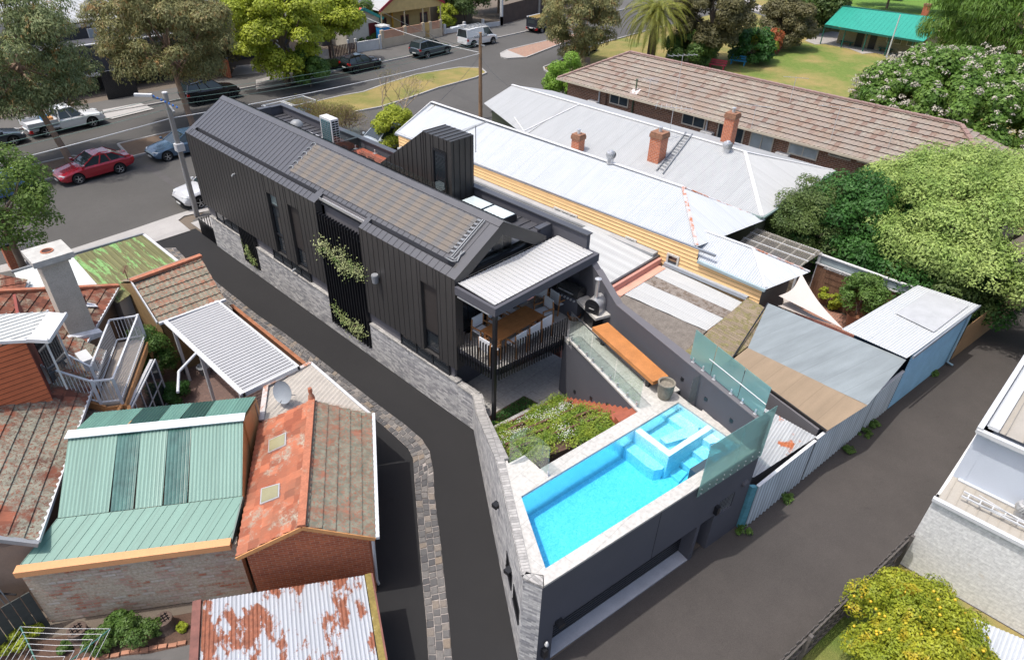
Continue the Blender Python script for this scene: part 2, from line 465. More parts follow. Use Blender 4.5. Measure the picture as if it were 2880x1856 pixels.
# ================================================================== black house
HX, HY0, HY1, HE = 12.5, 14.2, 33.84, 6.1
RX, RZ = 14.75, 7.42
SL = (RZ - HE) / (RX - HX)
rz_ = lambda x: HE + (x - HX) * SL
house = thing('house', 'long black metal-clad house with a gabled standing-seam roof and pale brick base', 'house', (HX, HY0, 0))
mb = MB()
mb.wall((HX, 33.4), (HX, 30.15), 0, 1.70, .23); mb.wall((HX, 28.6), (HX, 22.43), 0, 1.70, .23)
mb.wall((HX, 30.15), (HX, 28.6), 0, .46, .23); mb.wall((HX, 22.43), (HX, 19.5), 0, .47, .23)
mb.wall((HX, 19.5), (HX, HY0 + .02), 0, 1.70, .23)
mb.obj('brick_base', m_gbrick, house)
mb = MB()
for a, b in ((33.4, 30.15), (28.6, 22.43), (19.5, HY0 + .02)):
 mb.box((HX - .025, b, 1.70), (HX + .25, a, 1.78))
mb.obj('coping', m_capb, house)
mb = MB()
mb.wall((HX + .14, 33.6), (HX + .14, HY0 + .3), 1.6, 2.42, .1)
mb.box((HX + .26, HY0 + .75, 0), (HX + .4, HY1 - .1, 2.3)); mb.box((17.0, HY0 + .75, 0), (17.78, HY1 - .1, 2.3))
mb.obj('rendered_wall', m_rendL, house)
mb = MB(); mb.box((HX + .4, 19.3, .4), (HX + .5, 22.6, 6.26)); mb.box((HX + .3, 22.43, .47), (HX + .4, 22.6, 6.1)); mb.box((HX + .3, 19.3, .47), (HX + .4, 19.5, 6.1))
mb.obj('recess_wall', m_rendL, house)
mb = MB(); X0 = HX
def clad(ya, yb, za, zb): sheet(mb, [(X0, ya, za), (X0, yb, za), (X0, yb, zb), (X0, ya, zb)], 'seam', pitch=.315, rib=.014)
for a, b in ((33.84, 26.45), (25.6, 24.73), (23.87, 22.45), (19.5, 16.02), (15.16, 14.2)): clad(a, b, 2.35, HE)
for a, b in ((26.45, 25.6), (24.73, 23.87), (16.02, 15.16)):
 clad(a, b, 5.32, HE)
 for y in (a, b): mb.box((X0, y - .012, 2.3), (X0 + .2, y + .012, 5.32))
 mb.box((X0, b, 5.30), (X0 + .2, a, 5.33))
mb.box((X0, 22.45, 2.33), (X0 + .14, 33.84, 2.352)); mb.box((X0, HY0, 2.33), (X0 + .14, 19.5, 2.352))
mb.box((X0, 22.43, 2.34), (X0 + .4, 22.449, 6.09)); mb.box((X0, 19.501, 2.34), (X0 + .4, 19.52, 6.09))
mb.box((X0, HY1 - .02, 2.34), (17.8, HY1, 6.09))
mb.obj('wall_cladding', m_zinc, house)
for a, b, kk in ((26.45, 25.6, 0), (24.73, 23.87, 1), (16.02, 15.16, 1)):
 zc = 4.7 if kk == 0 else 3.25
 if kk == 0:
  window(house, (X0 + .16, a), (X0 + .16, b), 4.7, 5.3, 1, 1, .04, m_black, M('frosted_pane', (.16, .2, .2), .25), name='window')
  window(house, (X0 + .16, a), (X0 + .16, b), 3.25, 4.7, 1, 1, .04, m_black, m_wglass)
 else:
  pn = MB(); pn.box((X0 + .12, b, 3.25), (X0 + .17, a, 5.3)); pn.obj('blind_panel', M('brown_screen', (.032, .027, .025), .6), house)
 window(house, (X0 + .16, a), (X0 + .16, b), 2.4, 3.25, 1, 1, .05, m_black, m_wglass)
for a, b, n_ in ((32.75, 30.35, 3), (27.07, 23.9, 4), (17.54, 14.7, 3)):
 window(house, (HX + .10, a), (HX + .10, b), 1.79, 2.33, n_, 1, .05, m_black, m_wglass)
mb = MB()
def roofq(xa, xb, ya, yb, kind='seam'):
 sheet(mb, [(xa, ya, rz_(xa)), (xb, ya, rz_(xb)), (xb, yb, rz_(xb)), (xa, yb, rz_(xa))], kind, pitch=.315, rib=.016)
roofq(HX, 12.80, HY0 + .28, 19.27); roofq(HX, 12.80, 22.83, HY1 - .28)
roofq(12.95, 14.54, HY0 + .28, HY1 - .28)
roofq(12.80, 12.95, HY0 + .28, 14.52, 'flat'); roofq(12.80, 12.95, 33.35, HY1 - .28, 'flat'); roofq(HX, 12.95, 19.27, 19.5, 'flat'); roofq(HX, 12.95, 22.45, 22.83, 'flat')
for y0, y1 in ((HY0, HY0 + .28), (HY1 - .28, HY1)): roofq(HX, 14.54, y0, y1, 'flat')
mb.box((12.78, 14.5, 5.98), (12.97, 33.4, 6.02)); mb.box((12.79, 14.5, 6.0), (12.80, 19.27, rz_(12.80) - .003)); mb.box((12.79, 22.83, 6.0), (12.80, 33.4, rz_(12.8) - .003))
mb.box((12.951, 14.5, 6.0), (12.96, 33.4, rz_(12.95) - .004))
roof = mb.obj('roof', m_zroof, house)
mb = MB()
mb.face([(14.54, HY0, rz_(14.54)), (14.54, HY1, rz_(14.54)), (14.54, HY1, rz_(14.54) + .03), (14.54, HY0, rz_(14.54) + .03)])
mb.face([(14.54, HY0, rz_(14.54) + .03), (RX, HY0, RZ + .03), (RX, HY1, RZ + .03), (14.54, HY1, rz_(14.54) + .03)])
mb.face([(RX, HY0, RZ + .03), (15.25, HY0, RZ - .26), (15.25, HY1, RZ - .26), (RX, HY1, RZ + .03)])
mb.obj('ridge_flashing', M('ridge_metal', (.075, .075, .082), .4), house)
mb = MB(); mb.box((15.2, HY0 + .5, 5.9), (15.25, HY1, RZ - .262))
sheet(mb, [(15.25, HY0 + .5, RZ - .27), (15.7, HY0 + .5, RZ - .53), (15.7, HY1, RZ - .53), (15.25, HY1, RZ - .27)], 'seam', pitch=.2)
mb.box((15.66, HY0 + .5, 5.9), (15.7, HY1, RZ - .56))
mb.obj('rear_slope', m_zinc, house)
mb = MB(); mb.face([(HX, HY1 - .03, HE), (17.0, HY1 - .03, HE), (RX, HY1 - .03, RZ)]); mb.obj('gable_wall', m_zinc, house)
mb = MB(); y0, y1 = HY0, HY0 + .42
def fin(A, B, w):
 (xa, za), (xb, zb) = A, B
 mb.face([(xa, y0, za), (xb, y0, zb), (xb, y0, zb - w), (xa, y0, za - w)]); mb.face([(xa, y1, za), (xa, y1, za - w), (xb, y1, zb - w), (xb, y1, zb)])
 mb.face([(xa, y0, za), (xa, y1, za), (xb, y1, zb), (xb, y0, zb)]); mb.face([(xa, y0, za - w), (xb, y0, zb - w), (xb, y1, zb - w), (xa, y1, za - w)])
 mb.face([(xb, y0, zb), (xb, y1, zb), (xb, y1, zb - w), (xb, y0, zb - w)]); mb.face([(xa, y0, za), (xa, y0, za - w), (xa, y1, za - w), (xa, y1, za)])
fin((HX + .01, HE - .004), (RX, RZ - .004), .44); fin((RX + .001, RZ + .026), (17.03, 6.11), .50)
mb.box((HX + .02, y0 + .02, 2.36), (HX + .36, y1, HE - .1))
mb.obj('gable_frame', m_zinc, house)
yg = HY0 + .36
mb = MB(); mb.face([(HX + .35, yg, 5.93), (16.75, yg, 5.93), (16.6, yg, 6.05), (RX, yg, 7.1), (HX + .6, yg, 5.98)])
mb.obj('gable_glass', Mglass('gable_glass', (.86, .9, .9), 1.6), house)
mb = MB(); mb.box((HX + .3, yg - .08, 5.78), (16.9, yg + .08, 5.93)); mb.box((13.85, yg - .03, 5.93), (13.90, yg + .03, 6.6)); mb.obj('gable_sill', m_black, house)
mb = MB(); mb.face([(12.7, 15.25, 5.66), (16.9, 15.25, 5.66), (16.6, 15.25, 6.1), (14.75, 15.25, 7.25), (12.8, 15.25, 6.1)]); mb.box((HX + .3, yg + .1, 5.6), (16.9, 15.24, 5.65)); mb.obj('inside_wall', m_white, house)
mb = MB(); mb.box((13.4, 14.95, 5.80), (16.4, 15.24, 5.85)); mb.obj('inside_shelf', m_black, house)
for k, (x, w, h) in enumerate(((14.2, .2, .26), (14.5, .2, .24), (14.8, .3, .38), (15.2, .26, .32), (15.6, .2, .26))):
 mb = MB(); mb.box((x, 15.1, 5.852), (x + w, 15.13, 5.85 + h)); mb.box((x + .04, 15.09, 5.9), (x + w - .04, 15.099, 5.81 + h), 1)
 mb.obj('picture_frame', [m_black, m_white], house)
for k in range(4):
 a = HX + .4 + k * 1.15
 window(house, (a, HY0 + .55), (a + 1.13, HY0 + .55), 3.3, 5.7, 1, 1, .06, m_black, m_wglass, name='sliding_door', side=-1)
mb = MB(); mb.box((17.0, HY0 + .4, 3.3), (17.7, HY0 + .6, 5.75)); mb.box((HX + .3, HY0 + .5, 0.95), (17.7, HY0 + .56, 3.02)); mb.obj('rear_wall', m_rend, house)
mb = MB(); sheet(mb, [(15.7, 14.7, 6.02), (17.7, 14.7, 6.02), (17.7, 33.8, 6.02), (15.7, 33.8, 6.02)], 'seam', down=(1, 0, 0), pitch=.45, rib=.04)
mb.obj('flat_roof', m_zroof, house)
mb = MB(); mb.box((17.68, 12.82, 2.9), (17.86, HY1, 6.42)); mb.box((17.0, HY1 - .25, 5.9), (17.68, HY1 - .05, 6.42)); mb.box((17.04, 14.5, 5.7), (17.68, 14.66, 6.30)); mb.obj('parapet', m_rend, house)
mb = MB(); mb.box((17.62, 12.78, 6.421), (17.92, HY1, 6.47)); mb.box((17.0, HY1 - .3, 6.421), (17.62, HY1, 6.47)); mb.box((15.7, 33.5, 6.1), (17.0, 33.8, 6.5)); mb.box((16.9, 14.46, 6.301), (17.6, 14.7, 6.34)); mb.obj('parapet_capping', m_zroof, house)
for a, b in ((17.25, 18.35), (15.95, 17.2)):
 pass
sk = MB(); sk.box((16.35, 15.95, 6.03), (17.3, 18.35, 6.28)); sk.obj('skylight_kerb', m_black, house)
for a, b in ((15.97, 17.13), (17.17, 18.33)):
 sk = MB(); sk.box((16.37, a, 6.281), (17.28, b, 6.31)); f = sk.obj('skylight', m_black, house)
 g = MB(); g.box((16.41, a + .04, 6.311), (17.24, b - .04, 6.32)); g.obj('pane', M('skylight_glass', (.50, .56, .56), .06, 0, .03, spec=.8), f)
tw = MB()
tx0, tx1, ty0, ty1, ty2 = 16.45, 17.66, 18.72, 20.35, 23.3
def tc(P, **k): sheet(tw, P, 'seam', pitch=.30, rib=.026, **k)
tc([(tx0, ty0, 6.03), (tx1, ty0, 6.03), (tx1, ty0, 8.6), (tx0, ty0, 8.6)])
for a, b, z0 in ((ty0, 18.95, 6.03), (18.95, 19.75, 8.12), (19.75, ty1, 6.03)):
 tc([(tx0, a, z0), (tx0, b, z0), (tx0, b, 8.6), (tx0, a, 8.6)])
tc([(tx0, ty1, 6.03), (tx0, ty2, 6.03), (tx0, ty2, 6.5), (tx0, ty1, 8.6)])
tc([(tx0, ty0, 8.601), (tx1, ty0, 8.601), (tx1, ty1, 8.601), (tx0, ty1, 8.601)], down=(-1, 0, 0))
tc([(tx0, ty1, 8.6), (tx1, ty1, 8.6), (tx1, ty2, 6.5), (tx0, ty2, 6.5)])
tw.box((tx1 - .01, ty0, 6.03), (tx1, ty1, 8.59))
tw.face([(tx1, ty1, 6.03), (tx1, ty2, 6.03), (tx1, ty2, 6.5), (tx1, ty1, 8.6)])
tower = tw.obj('stair_tower', m_zinc, house)
window(tower, (tx0, 19.75), (tx0, 18.95), 6.12, 8.1, 1, 1, .07, m_black, m_wglass, name='door', out=.05)
mb = MB()
for k in range(11): mb.box((15.72 + k * .066, 19.2, 6.10), (15.72 + k * .066 + .06, 26.6, 6.125))
for k in range(16): mb.box((16.47 + k * .066, 23.4, 6.10), (16.47 + k * .066 + .06, 26.2, 6.125))
mb.obj('timber_deck', M('red_decking', (.27, .075, .04), .55, 0, .2, 6, .15), house)
mb = MB(); mb.box((15.7, 26.6, 6.03), (17.6, 26.75, 6.5)); mb.obj('deck_upstand', m_zinc, house)
mb = MB(); mb.lathe((X0 - .16, 18.53, 4.2), [(.001, .34), (.13, .34), (.14, .3), (.12, 0), (.001, 0)], 14); mb.bar((X0 - .1, 18.53, 4.4), (X0, 18.53, 4.4), .1)
mb.obj('wall_lamp', m_grey, house)
for y, z in ((29.2, 5.3), (25.0, 2.05)):
 mb = MB(); mb.tube([(X0, y, z), (X0 - .1, y, z), (X0 - .16, y, z - .08)], .045); mb.obj('spout', m_grey, house)
mb = MB(); mb.box((12.72, 19.52, 6.17), (12.90, 22.42, 6.2)); mb.box((12.72, 19.52, 6.2), (12.735, 22.42, 6.29))
mb.obj('gutter', m_steel, house)
mat_p = []
mb = MB()
nst = 8
for k in range(nst):
 xa = 13.11 + (14.5 - 13.11) * k / nst; xb = 13.11 + (14.5 - 13.11) * (k + 1) / nst - .012
 sheet(mb, [(xa, 15.15, rz_(xa)), (xb, 15.15, rz_(xb)), (xb, 25.15, rz_(xb)), (xa, 25.15, rz_(xa))], 'flat', off=.036)
hm = mb.obj('heating_mat', MATS['pool_heating_mat'], house)
mb = MB()
for k in range(1, 13):
 pass
for k in range(6):
 x = 13.2 + k * .24; c = Vector((x, 25.2, rz_(x) + .05))
 mb.tube([c + Vector((.1 * math.cos(a) * .9, .14 * math.sin(a), .1 * math.cos(a) * SL)) for a in np.linspace(-1.57, 1.57, 8)], .022, 6)
for k in range(9):
 x = 13.2 + k * .155; mb.box((x - .045, 14.98, rz_(x) + .03), (x + .045, 15.14, rz_(x) + .07))
mb.tube([(13.02, 14.93, rz_(13.02) + .07), (14.5, 14.93, rz_(14.5) + .07)], .025, 8); mb.tube([(13.0, 14.84, rz_(13) + .07), (14.5, 14.84, rz_(14.5) + .07)], .02, 8)
mb.tube([(13.02, 14.93, rz_(13.02) + .07), (12.9, 15.05, 6.42), (12.9, 14.75, 6.42), (13.0, 14.6, 6.45), (13.3, 14.72, 6.66)], .028, 8)
mb.tube([(13.0, 14.84, rz_(13) + .07), (12.98, 14.9, 6.46), (12.98, 14.72, 6.46), (13.35, 14.62, 6.68)], .025, 8)
mb.obj('pipework', m_grey, hm)
# ------------------------------------------------------------------ louvre screens with climbers
def screen(y0, y1, z0, z1, n, lab):
 t = thing('fin_screen', lab, 'screen', (HX, y1, 0))
 for k in range(n):
  y = y0 + (y1 - y0) * (k + .5) / n
  f = MB(); f.box((HX - .06, y - .02, z0), (HX + .12, y + .02, z1)); f.obj('fin', m_black, t)
 f = MB(); f.box((HX + .0, y1, z0 + .1), (HX + .03, y0, z0 + .16)); f.box((HX, y1, z1 - .3), (HX + .03, y0, z1 - .24)); f.obj('rail', m_black, t)
screen(22.43, 19.52, .48, 5.75, 15, 'tall black vertical fin screen with climbing vines on the lane wall')
screen(30.13, 28.62, .46, 2.3, 9, 'short black vertical fin screen with a climber near the street end')
# ------------------------------------------------------------------ roof plant
t = thing('air_conditioner', 'tall white outdoor air conditioner unit standing on the black house roof', 'air conditioner', (16.5, 26.9, 6.05))
mb = MB(); mb.box((16.32, 26.72, 6.15), (16.72, 27.64, 7.55)); mb.obj('casing', m_white, t, bevel=.02)
mb = MB()
mb.box((16.305, 26.8, 6.25), (16.318, 27.56, 7.45))
mb.obj('coil', M('teal_coil', (.02, .12, .14), .4), t)
mb = MB()
for k in range(12): mb.box((16.295, 26.8, 6.3 + k * .1), (16.304, 27.56, 6.315 + k * .1))
for k in range(6): mb.box((16.29, 26.85 + k * .13, 6.25), (16.302, 26.865 + k * .13, 7.45))
for k in range(11):
 for q in range(2): mb.box((16.36 + q * .18, 26.70, 6.3 + k * .11), (16.50 + q * .18, 26.719, 6.36 + k * .11), 1)
mb.obj('grille', [m_grey, m_dark], t)
mb = MB()
for x in (16.36, 16.68):
 for y in (26.8, 27.56): mb.box((x - .03, y - .03, 6.03), (x + .03, y + .03, 6.149))
mb.obj('feet', m_grey, t)
t = thing('roof_vent', 'dark grey mushroom vent on the black house roof beside the vent pipes', 'vent', (16.4, 30.0, 6.03))
mb = MB(); mb.lathe((16.4, 30.0, 6.03), [(.16, 0), (.13, .1), (.13, .55)], 16); mb.obj('pipe', m_grey, t, smooth=True)
mb = MB(); mb.lathe((16.4, 30.0, 6.5), [(.3, 0), (.32, .04), (.28, .16), (.16, .26), (.001, .29)], 18); mb.obj('cap', m_grey, t, smooth=True)
for k in range(5):
 c = (16.7 + .02 * k, 29.5 - .5 * k, 6.03)
 t = thing('roof_anchor', ['pale pad nearest the mushroom vent', 'second pale pad from the mushroom vent', 'middle pale pad of the row', 'second pale pad from the air conditioner', 'pale pad nearest the air conditioner'][k] + ' on the black house roof', 'roof pad', c, 0, 'pale pads in a row on the flat roof')
 mb = MB(); mb.box((c[0] - .18, c[1] - .14, 6.12), (c[0] + .18, c[1] + .14, 6.17)); mb.obj('pad', M('pad_grey', (.42, .42, .43), .5), t)
 mb = MB(); mb.box((c[0] - .05, c[1] - .05, 6.03), (c[0] + .05, c[1] + .05, 6.119)); mb.obj('stem', m_grey, t)
t = thing('roof_balustrade', 'frameless glass balustrade around the red timber roof deck', 'balustrade', (15.75, 20, 6.1))
for (a, b) in (((15.74, 18.95), (15.74, 21.3)), ((15.74, 21.35), (15.74, 23.7)), ((16.1, 26.3), (17.55, 26.3)), ((15.78, 18.92), (16.43, 18.92))):
 mb = MB(); mb.bar((*a, 6.62), (*b, 6.62), .012, 1.0); mb.obj('pane', m_glass, t)
for x, y in ((15.74, 19.3), (15.74, 20.9), (16.3, 18.92), (16.5, 26.3), (17.2, 26.3), (17.5, 25.2)):
 mb = MB(); mb.box((x - .08, y - .08, 6.126), (x + .08, y + .08, 6.14)); mb.lathe((x, y, 6.14), [(.03, 0), (.03, .16), (.001, .17)], 10); mb.obj('spigot', m_steel, t)
for k in range(4):
 y = 24.9 - .62 * k
 t = thing('wire_chair', ['farthest from the stair tower', 'second farthest from the stair tower', 'second nearest the stair tower', 'nearest the stair tower'][k] + ', dark wire-backed chair on the red roof deck', 'chair', (16.05, y, 6.126), 0, 'wire chairs on the roof deck')
 mb = MB(); mb.box((-.2, -.2, .42), (.2, .2, .44)); mb.obj('seat', m_black, t, True)
 mb = MB()
 for q in range(6): mb.bar((-.2 + 0 * q, -.2 + q * .08, .44), (-.28, -.2 + q * .08, .85), .012)
 for q in range(6): mb.bar((-.2 - .014 * q, -.2, .45 + q * .075), (-.2 - .014 * q, .2, .45 + q * .075), .012)
 mb.obj('backrest', m_black, t, True)
 for sx in (-1, 1):
  for sy in (-1, 1): mb = MB(); mb.bar((.17 * sx, .17 * sy, 0), (.15 * sx, .15 * sy, .42), .02); mb.obj('leg', m_black, t, True)
def antenna(name, lab, base, h, rz, L=1.2, els=9, w=.5, grp=None, mt=None, tilt=0.):
 mt = mt or m_steel
 t = thing(name, lab, 'antenna', base, rz, grp)
 mb = MB(); mb.tube([(0, 0, 0), (0, 0, h)], .018, 6); mb.obj('mast', mt, t, True)
 mb = MB(); mb.bar((-L / 2, 0, h - .03), (L / 2, 0, h - .03 + tilt), .022)
 for k in range(els):
  x = -L / 2 + L * (k + .5) / els; ww = w * (1 - .5 * k / els); z = h - .01 + tilt * (x / L + .5)
  mb.bar((x, -ww / 2, z), (x, ww / 2, z), .012)
 mb.obj('aerial', mt, t, True); return t
antenna('tv_antenna', 'dark television antenna on the corner of the black stair tower', (17.72, 18.66, 7.9), 1.05, R(10), 1.5, 16, .3, mt=m_grey)
# ================================================================== pergola and dining deck
t = thing('pergola', 'white ribbed pergola roof with charcoal fascia over the dining deck', 'pergola', (12.5, 12.3, 3.3))
mb = MB(); sheet(mb, [(12.62, 12.48, 5.86), (17.66, 12.48, 5.86), (17.66, 14.17, 5.93), (12.62, 14.17, 5.93)], 'seam', down=(0, -1, 0), pitch=.2, rib=.03)
mb.obj('roof_panel', m_wmetal, t)
mb = MB(); mb.box((12.48, 12.3, 5.55), (17.8, 12.44, 5.85)); mb.box((12.48, 12.44, 5.55), (12.6, 14.19, 5.85)); mb.box((17.68, 12.44, 5.55), (17.8, 12.81, 5.85)); mb.obj('fascia', m_rend, t)
mb = MB(); mb.box((12.62, 12.46, 5.70), (17.66, 14.17, 5.74)); mb.obj('ceiling', m_rend, t)
mb = MB(); mb.box((12.5, 12.32, .96), (12.62, 12.44, 5.548)); mb.obj('post', m_black, t)
mb = MB(); mb.tube([(12.54, 12.6, 5.48), (12.54, 14.1, 5.48)], .04, 8); mb.obj('blind_roller', m_steel, t)
t = thing('dining_deck', 'raised paved dining deck under the pergola', 'deck', (12.6, 12.4, 2.95))
deckp = [(12.6, 12.42), (15.6, 11.98), (15.6, 11.4), (17.5, 12.3), (17.67, 12.9), (17.67, 14.6), (12.6, 14.6)]
mb = MB(); mb.hexa(deckp, 3.03, 3.3, 1, 0); mb.obj('floor', [m_court, m_rend], t)
fb = thing('fin_balustrade', 'black vertical fin balustrade around the dining deck', 'balustrade', (12.55, 12.3, 2.93))
pts_ = [(12.46, 14.0, 12.52, 12.36, 13), (12.66, 12.26, 15.66, 11.86, 27)]
for (ax, ay, bx, by, n_) in pts_:
 d = Vector((bx - ax, by - ay, 0)).normalized(); nn = Vector((-d.y, d.x, 0))
 for k in range(n_ + 1):
  c = Vector((ax, ay, 0)).lerp(Vector((bx, by, 0)), k / n_)
  f = MB(); a = nn * .03; b_ = d * .012
  f.hexa([tuple((c + a + b_)[:2]), tuple((c - a + b_)[:2]), tuple((c - a - b_)[:2]), tuple((c + a - b_)[:2])], 2.93 + .0, 4.27)
  f.obj('fin', m_black, fb)
f = MB(); f.bar((12.5, 14.0, 3.16), (12.56, 12.36, 3.16), .03, .1); f.bar((12.66, 12.30, 3.16), (15.66, 11.9, 3.16), .03, .1); f.obj('rail', m_black, fb)
t = thing('dining_table', 'long reddish timber outdoor dining table under the pergola', 'table', (14.3, 13.2, 3.3))
mb = MB()
for k in range(7):
 y = 12.76 + k * .131; mb.box((13.16, y, 4.0), (15.44, y + .125, 4.045))
mb.obj('tabletop', m_timber, t)
for x in (13.3, 15.3):
 for y in (12.88, 13.56): mb = MB(); mb.box((x - .05, y - .05, 3.3), (x + .05, y + .05, 3.999)); mb.obj('leg', m_timber, t)
def dchair(x, y, rz, lab, grp='white sling chairs around the dining table', z=3.3):
 t = thing('dining_chair', lab, 'chair', (x, y, z), rz, grp)
 mb = MB(); mb.box((-.25, -.24, .42), (.25, .24, .45)); mb.obj('seat', m_cloth, t, True)
 mb = MB(); mb.hexa([(-.25, -.26), (.25, -.26), (.25, -.23), (-.25, -.23)], .5, .95); mb.obj('backrest', m_cloth, t, True)
 for sx in (-1, 1):
  mb = MB(); mb.bar((.29 * sx, -.26, .62), (.29 * sx, .24, .64), .05, .03); mb.obj('armrest', m_teak, t, True)
  for sy in (-1, 1): mb = MB(); mb.bar((.28 * sx, .22 * sy + (-.06 if sy < 0 else .02), 0), (.27 * sx, .22 * sy, .63 if sy > 0 else .9), .04); mb.obj('leg', m_teak, t, True)
 return t
dchair(13.85, 12.62, 0, 'white dining chair nearest the pergola post on the balustrade side of the table')
dchair(14.55, 12.62, 0, 'white dining chair in the middle of the balustrade side of the table')
dchair(15.22, 12.66, 0, 'white dining chair at the right of the balustrade side of the table')
dchair(12.92, 12.98, R(-90), 'white dining chair at the left head of the table beside the post')
dchair(15.98, 13.25, R(80), 'white armchair at the far right head of the table facing the post')
dchair(13.5, 13.95, R(180), 'white dining chair on the house side of the table, nearest the lane')
dchair(14.3, 13.98, R(180), 'white dining chair on the house side of the table, middle')
dchair(15.05, 13.98, R(180), 'white dining chair on the house side of the table, farthest from the lane')
dchair(16.95, 13.3, R(-100), 'low lounge chair with dark cushion beside the barbecue', 'lounge chairs by the barbecue')
dchair(16.9, 14.0, R(-80), 'low lounge chair behind the other by the house wall', 'lounge chairs by the barbecue')
t = thing('basket', 'round woven basket under the barbecue', 'basket', (16.95, 12.55, 3.3))
mb = MB(); mb.lathe((0, 0, 0), [(.001, .01), (.2, 0), (.27, .22), (.25, .23), (.18, .05), (.001, .05)], 18); mb.obj('body', M('wicker', (.22, .10, .04), .8, 0, .3, 30), t, True)
t = thing('barbecue', 'large grey hooded steel barbecue against the party wall', 'barbecue', (17.2, 12.95, 3.3))
mb = MB(); mb.box((-.3, -.55, 0), (.35, .6, .86)); mb.obj('cabinet', m_rend, t, True)
mb = MB()
for k in range(13):
 a0, a1 = math.pi * k / 13, math.pi * (k + 1) / 13
 mb.face([(-.3 * math.cos(a0), -.5, .9 + .38 * math.sin(a0)), (-.3 * math.cos(a0), .5, .9 + .38 * math.sin(a0)), (-.3 * math.cos(a1), .5, .9 + .38 * math.sin(a1)), (-.3 * math.cos(a1), -.5, .9 + .38 * math.sin(a1))])
for y in (-.5, .5): mb.face([(-.3 * math.cos(math.pi * k / 13), y, .9 + .38 * math.sin(math.pi * k / 13)) for k in range(14)])
mb.obj('hood', M('hood_steel', (.12, .12, .12), .25, .8), t, True, smooth=True)
for k in range(6): mb = MB(); mb.lathe((-.31, -.4 + k * .15, .8), [(.04, 0), (.04, .05), (.001, .05)], 10, ax=(-1, 0, 0)); mb.obj('knob', m_steel, t, True)
mb = MB(); mb.bar((-.36, -.35, 1.08), (-.36, .35, 1.08), .03); mb.obj('handle', m_steel, t, True)
t = thing('stone_counter', 'pale stone counter slab carrying the pizza oven', 'counter', (16.9, 11.7, 3.65))
mb = MB(); mb.hexa([(16.42, 11.2), (17.02, 10.98), (17.5, 12.36), (16.92, 12.5)], 4.1, 4.2); mb.obj('slab', m_trav, t)
mb = MB(); mb.hexa([(16.7, 11.5), (17.12, 11.36), (17.3, 11.95), (16.88, 12.05)], 3.3, 4.099); mb.obj('base', m_black, t)
t = thing('pizza_oven', 'domed stainless steel pizza oven with a tall chimney on the stone counter', 'pizza oven', (16.88, 11.55, 4.2), R(-82))
mb = MB(); prof = [(.27 * math.cos(math.pi * k / 12), .3 + .24 * math.sin(math.pi * k / 12)) for k in range(13)]
ring = [(.27, 0)] + prof + [(-.27, 0)]
L0, L1 = -.3, .33
for k in range(len(ring) - 1):
 a, b = ring[k], ring[k + 1]; mb.face([(a[0], L0, a[1]), (b[0], L0, b[1]), (b[0], L1, b[1]), (a[0], L1, a[1])][::-1])
mb.face([(a, L1, z) for a, z in ring])
mb.obj('dome', m_steel, t, True, smooth=True)
mb = MB(); mb.face([(a * 1.06, L0 - .02, z * 1.04) for a, z in ring]); mb.face([(a * 1.06, L0, z * 1.04) for a, z in ring][::-1])
for k in range(len(ring) - 1):
 a, b = ring[k], ring[k + 1]; mb.face([(a[0] * 1.06, L0 - .02, a[1] * 1.04), (b[0] * 1.06, L0 - .02, b[1] * 1.04), (b[0] * 1.06, L0, b[1] * 1.04), (a[0] * 1.06, L0, a[1] * 1.04)])
mb.obj('front_plate', m_black, t, True)
mb = MB(); mb.box((-.19, L0 - .04, .06), (.19, L0 - .021, .34)); mb.box((-.1, L0 - .07, .2), (.1, L0 - .041, .225), 1); mb.obj('oven_door', [m_black, m_steel], t, True)
mb = MB(); mb.lathe((0, -.08, .5), [(.07, 0), (.07, .82)], 16); mb.lathe((0, -.08, 1.30), [(.001, .0), (.12, 0), (.12, .03), (.001, .07)], 16); mb.obj('chimney', m_steel, t, True, smooth=True)
# ================================================================== courtyard, terrace, pool
DZ, CZ = 3.65, .95
WA, WB = (12.5, 13.37), (7.27, 6.13)
F0, F1 = (7.43, 5.67), (15.42, 4.2)
wu = (Vector(WB) - Vector(WA)); wl_ = wu.length; wu.normalize(); wnrm = Vector((wu.y * -1, wu.x));
if wnrm.dot(-Vector(WA)) > 0: wnrm = -wnrm      # points inwards
def WP(s, o=0.): q = Vector(WA) + wu * s + wnrm * o; return (q.x, q.y)
sa, sb_ = .95, 5.15                              # start and end of the rake
bw = thing('boundary_wall', 'long grey-white brick wall along the lane, raked up to the pool level', 'wall', (12.5, 13.37, 0))
mb = MB(); th = .3
mb.hexa([(HX, HY0 + .01), (HX + .23, HY0 + .01), (HX + .23, 13.29), WA], 0, 1.62)
mb.hexa([WP(0), WP(sa), WP(sa, th), WP(-.03, th)], 0, [1.62, 1.62, 1.62, 1.62])
mb.hexa([WP(sa), WP(sb_), WP(sb_, th), WP(sa, th)], 0, [1.62, 3.6, 3.6, 1.62])
mb.hexa([WP(sb_), WB, WP(wl_ - .1, th), WP(sb_, th)], 0, 3.6)
mb.hexa([WB, F0, (7.6, 5.85), WP(wl_ - .1, th)], 0, 3.6)
mb.obj('brickwork', m_gbrick, bw)
mb = MB()
mb.hexa([(HX - .03, HY0 + .01), (HX + .27, HY0 + .01), (HX + .27, 13.27), (HX - .03, 13.38)], 1.621, 1.70)
